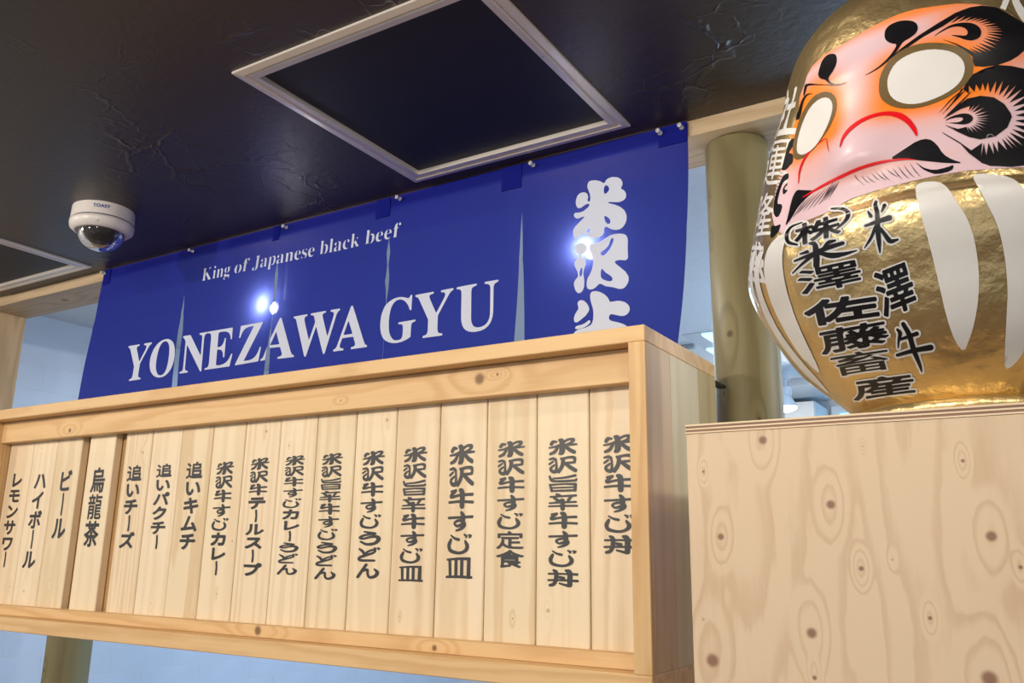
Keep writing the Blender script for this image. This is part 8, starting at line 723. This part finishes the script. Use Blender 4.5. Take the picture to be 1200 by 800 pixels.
    for g, h in zip(dring(DATA['chest_letters']), dring(DATA['chest_outline'])):
        c = part('chest_character', None, 0.0015, blk, groups=[g], step=0.005); [part('white_outline', None, 0.0009, wht, step=0.004, groups=[q], par=c) for q in by_glyph(h)]
    for g in dring(DATA['side_letters']): part('side_character', None, 0.0006, wht, groups=[g])
    part('hood_character', 'hood_letters', 0.0006, wht)
daruma()

# ================================================================== BACK ROOM LAMPS AND ODDMENTS
def bulb_mat(strength):
    m, nt, b = new_mat('lit_bulb_glass'); b.inputs['Emission Color'].default_value = (1.0, 0.93, 0.84, 1); b.inputs['Emission Strength'].default_value = strength
    b.inputs['Base Color'].default_value = (0.9, 0.9, 0.9, 1); return m
M_BULB = bulb_mat(14); M_LAMP = plain('white_lamp_housing', (0.62, 0.70, 0.78), 0.35)
def spotlight(x, y, z, label, top, s=1.0, power=6):
    """flared reflector bulb under a socket and stem, hung from z=top"""
    t = thing('spotlight', (x, y, top), label, 'spotlight', 'track spotlights in the back room')
    vs, fs = lathe([(0.024*s, 0.095*s), (0.026*s, 0.088*s), (0.026*s, 0.058*s), (0.022*s, 0.054*s)], (x, y, z), 28); mesh('socket', vs, fs, M_LAMP, t, True)
    vs, fs = lathe([(0.021*s, 0.056*s), (0.024*s, 0.045*s), (0.040*s, 0.018*s), (0.046*s, 0.008*s), (0.045*s, 0.004*s)], (x, y, z), 32); mesh('reflector', vs, fs, M_LAMP, t, True)
    vs, fs = lathe([(0.0450*s, 0.004*s), (0.042*s, -0.006*s), (0.028*s, -0.014*s), (0.004*s, -0.018*s)], (x, y, z), 32); mesh('bulb_face', vs, fs, M_BULB, t, True)
    vs, fs = lathe([(0.007*s, 0.094*s), (0.007*s, top-z-0.045)], (x, y, z), 14); mesh('stem', vs, fs, M_LAMP, t)
    vs, fs = lathe([(0.020*s, top-z-0.046), (0.021*s, top-z-0.04), (0.021*s, top-z-0.0005)], (x, y, z), 20); mesh('track_adapter', vs, fs, M_LAMP, t)
    l = bpy.data.lights.new('bulb_light', 'POINT'); l.energy = power; l.color = (1.0, 0.92, 0.82); l.shadow_soft_size = 0.03
    lo = link(bpy.data.objects.new('bulb_light', l)); lo.location = Vector((x, y, z-0.035*s))-Vector((x, y, top)); lo.parent = t
spotlight(-1.045, 4.25, 2.315, 'lit white track spotlight between the log post and the golden doll', 2.5, 1.1, 8)
def banner_lamp(x, z, label):
    """small reflector lamp facing the cloth from behind, on a bracket under the beam"""
    y = 1.462; t = thing('clip_lamp', (x, y+0.03, 2.371), label, 'spotlight', 'lamps close behind the banner')
    vs, fs = lathe([(0.004, -0.004), (0.010, -0.002), (0.015, 0.004)], (x, y, z), 24, ax='y'); mesh('bulb_face', vs, fs, M_BULB2, t, True)
    vs, fs = lathe([(0.016, 0.003), (0.018, 0.006), (0.015, 0.022), (0.012, 0.024), (0.012, 0.050), (0.010, 0.053)], (x, y, z), 24, ax='y'); mesh('lamp_shade', vs, fs, M_LAMP, t, True)
    vs, fs = lathe([(0.004, 0.0), (0.004, 2.3708-z)], (x, y+0.036, z), 10); mesh('stem', vs, fs, M_LAMP, t)
    l = bpy.data.lights.new('clip_lamp_light', 'POINT'); l.energy = 1.6; l.color = (1.0, 0.97, 0.92); l.shadow_soft_size = 0.012
    lo = link(bpy.data.objects.new('clip_lamp_light', l)); lo.location = Vector((x, y-0.018, z))-LOC[t.name]; lo.parent = t
M_BULB2 = bulb_mat(26)
banner_lamp(-1.618, 2.196, 'lit lamp close behind the banner beside its second slit')
banner_lamp(-0.722, 2.188, 'lit lamp close behind the banner next to the large brush characters')
def ceiling_light():
    t = thing('ceiling_light', (-1.10, 3.40, 2.5), 'bright white panel light on the back room ceiling beside the log post', 'ceiling light')
    m, nt, b = new_mat('cool_light_panel'); b.inputs['Emission Color'].default_value = (0.45, 0.85, 1.0, 1); b.inputs['Emission Strength'].default_value = 1.1
    bm = bm_box(bmesh.new(), -1.15, -1.07, 3.34, 3.56, 2.488, 2.497, 0.001); from_bm('light_panel', bm, m, t)
    bm = bm_box(bmesh.new(), -1.22, -1.17, 3.60, 3.70, 2.488, 2.497, 0.001); from_bm('light_panel', bm, m, t)
    box('housing', -1.23, -1.06, 3.33, 3.72, 2.4972, 2.5, M_LAMP, t, 0.0)
ceiling_light()
tag(box('lighting_track', -2.6, -1.24, 3.50, 3.53, 2.482, 2.5, plain('grey_track', (0.40, 0.44, 0.48), 0.4), loc=(-2, 3.31, 2.5)), 'thin grey lighting track on the back room ceiling', 'lighting track')
def cupboard():
    t = thing('wall_cupboard', (-1.14, 4.95, 1.9), 'pale wall cupboard behind the spotlight, beside the bright blue window', 'cupboard')
    mm = plain('pale_cupboard', (0.66, 0.70, 0.72), 0.45)
    box('cabinet_body', -1.80, -1.035, 4.83, 5.195, 1.85, 2.44, mm, t, 0.003)
    for a, b in ((-1.797, -1.420), (-1.414, -1.038)):
        d = box('cabinet_door', a, b, 4.81, 4.828, 1.853, 2.437, mm, t, 0.002)
        box('handle', b-0.04, b-0.03, 4.79, 4.809, 1.90, 2.0, M_SCREW, d, 0.001)
cupboard()
tag(box('ceiling_duct', -1.75, 0.2, 4.45, 4.80, 2.455, 2.4995, plain('grey_duct', (0.30, 0.36, 0.42), 0.5), bev=0.003, loc=(-0.7, 4.6, 2.5)), 'low grey duct under the back room ceiling behind the spotlight', 'duct')
# black cable coil hanging under the board
def cable():
    pts = []
    for i in range(60):
        a = i/59*math.pi*3.2; pts.append((-0.845+0.045*math.cos(a)+0.012*i/59, 1.385+0.006*i/59, 1.392+0.022*math.sin(a)))
    pts += [(-0.78, 1.392, 1.385), (-0.70, 1.394, 1.394), (-0.66, 1.396, 1.4218)]
    vs, fs = tube(pts, 0.0035, 8)
    o = mesh('cable', vs, fs, plain('black_rubber', (0.015, 0.015, 0.02), 0.4), smooth=True, loc=(-0.66, 1.396, 1.42))
    tag(o, 'black coiled cable hanging just below the menu board', 'cable')
cable()
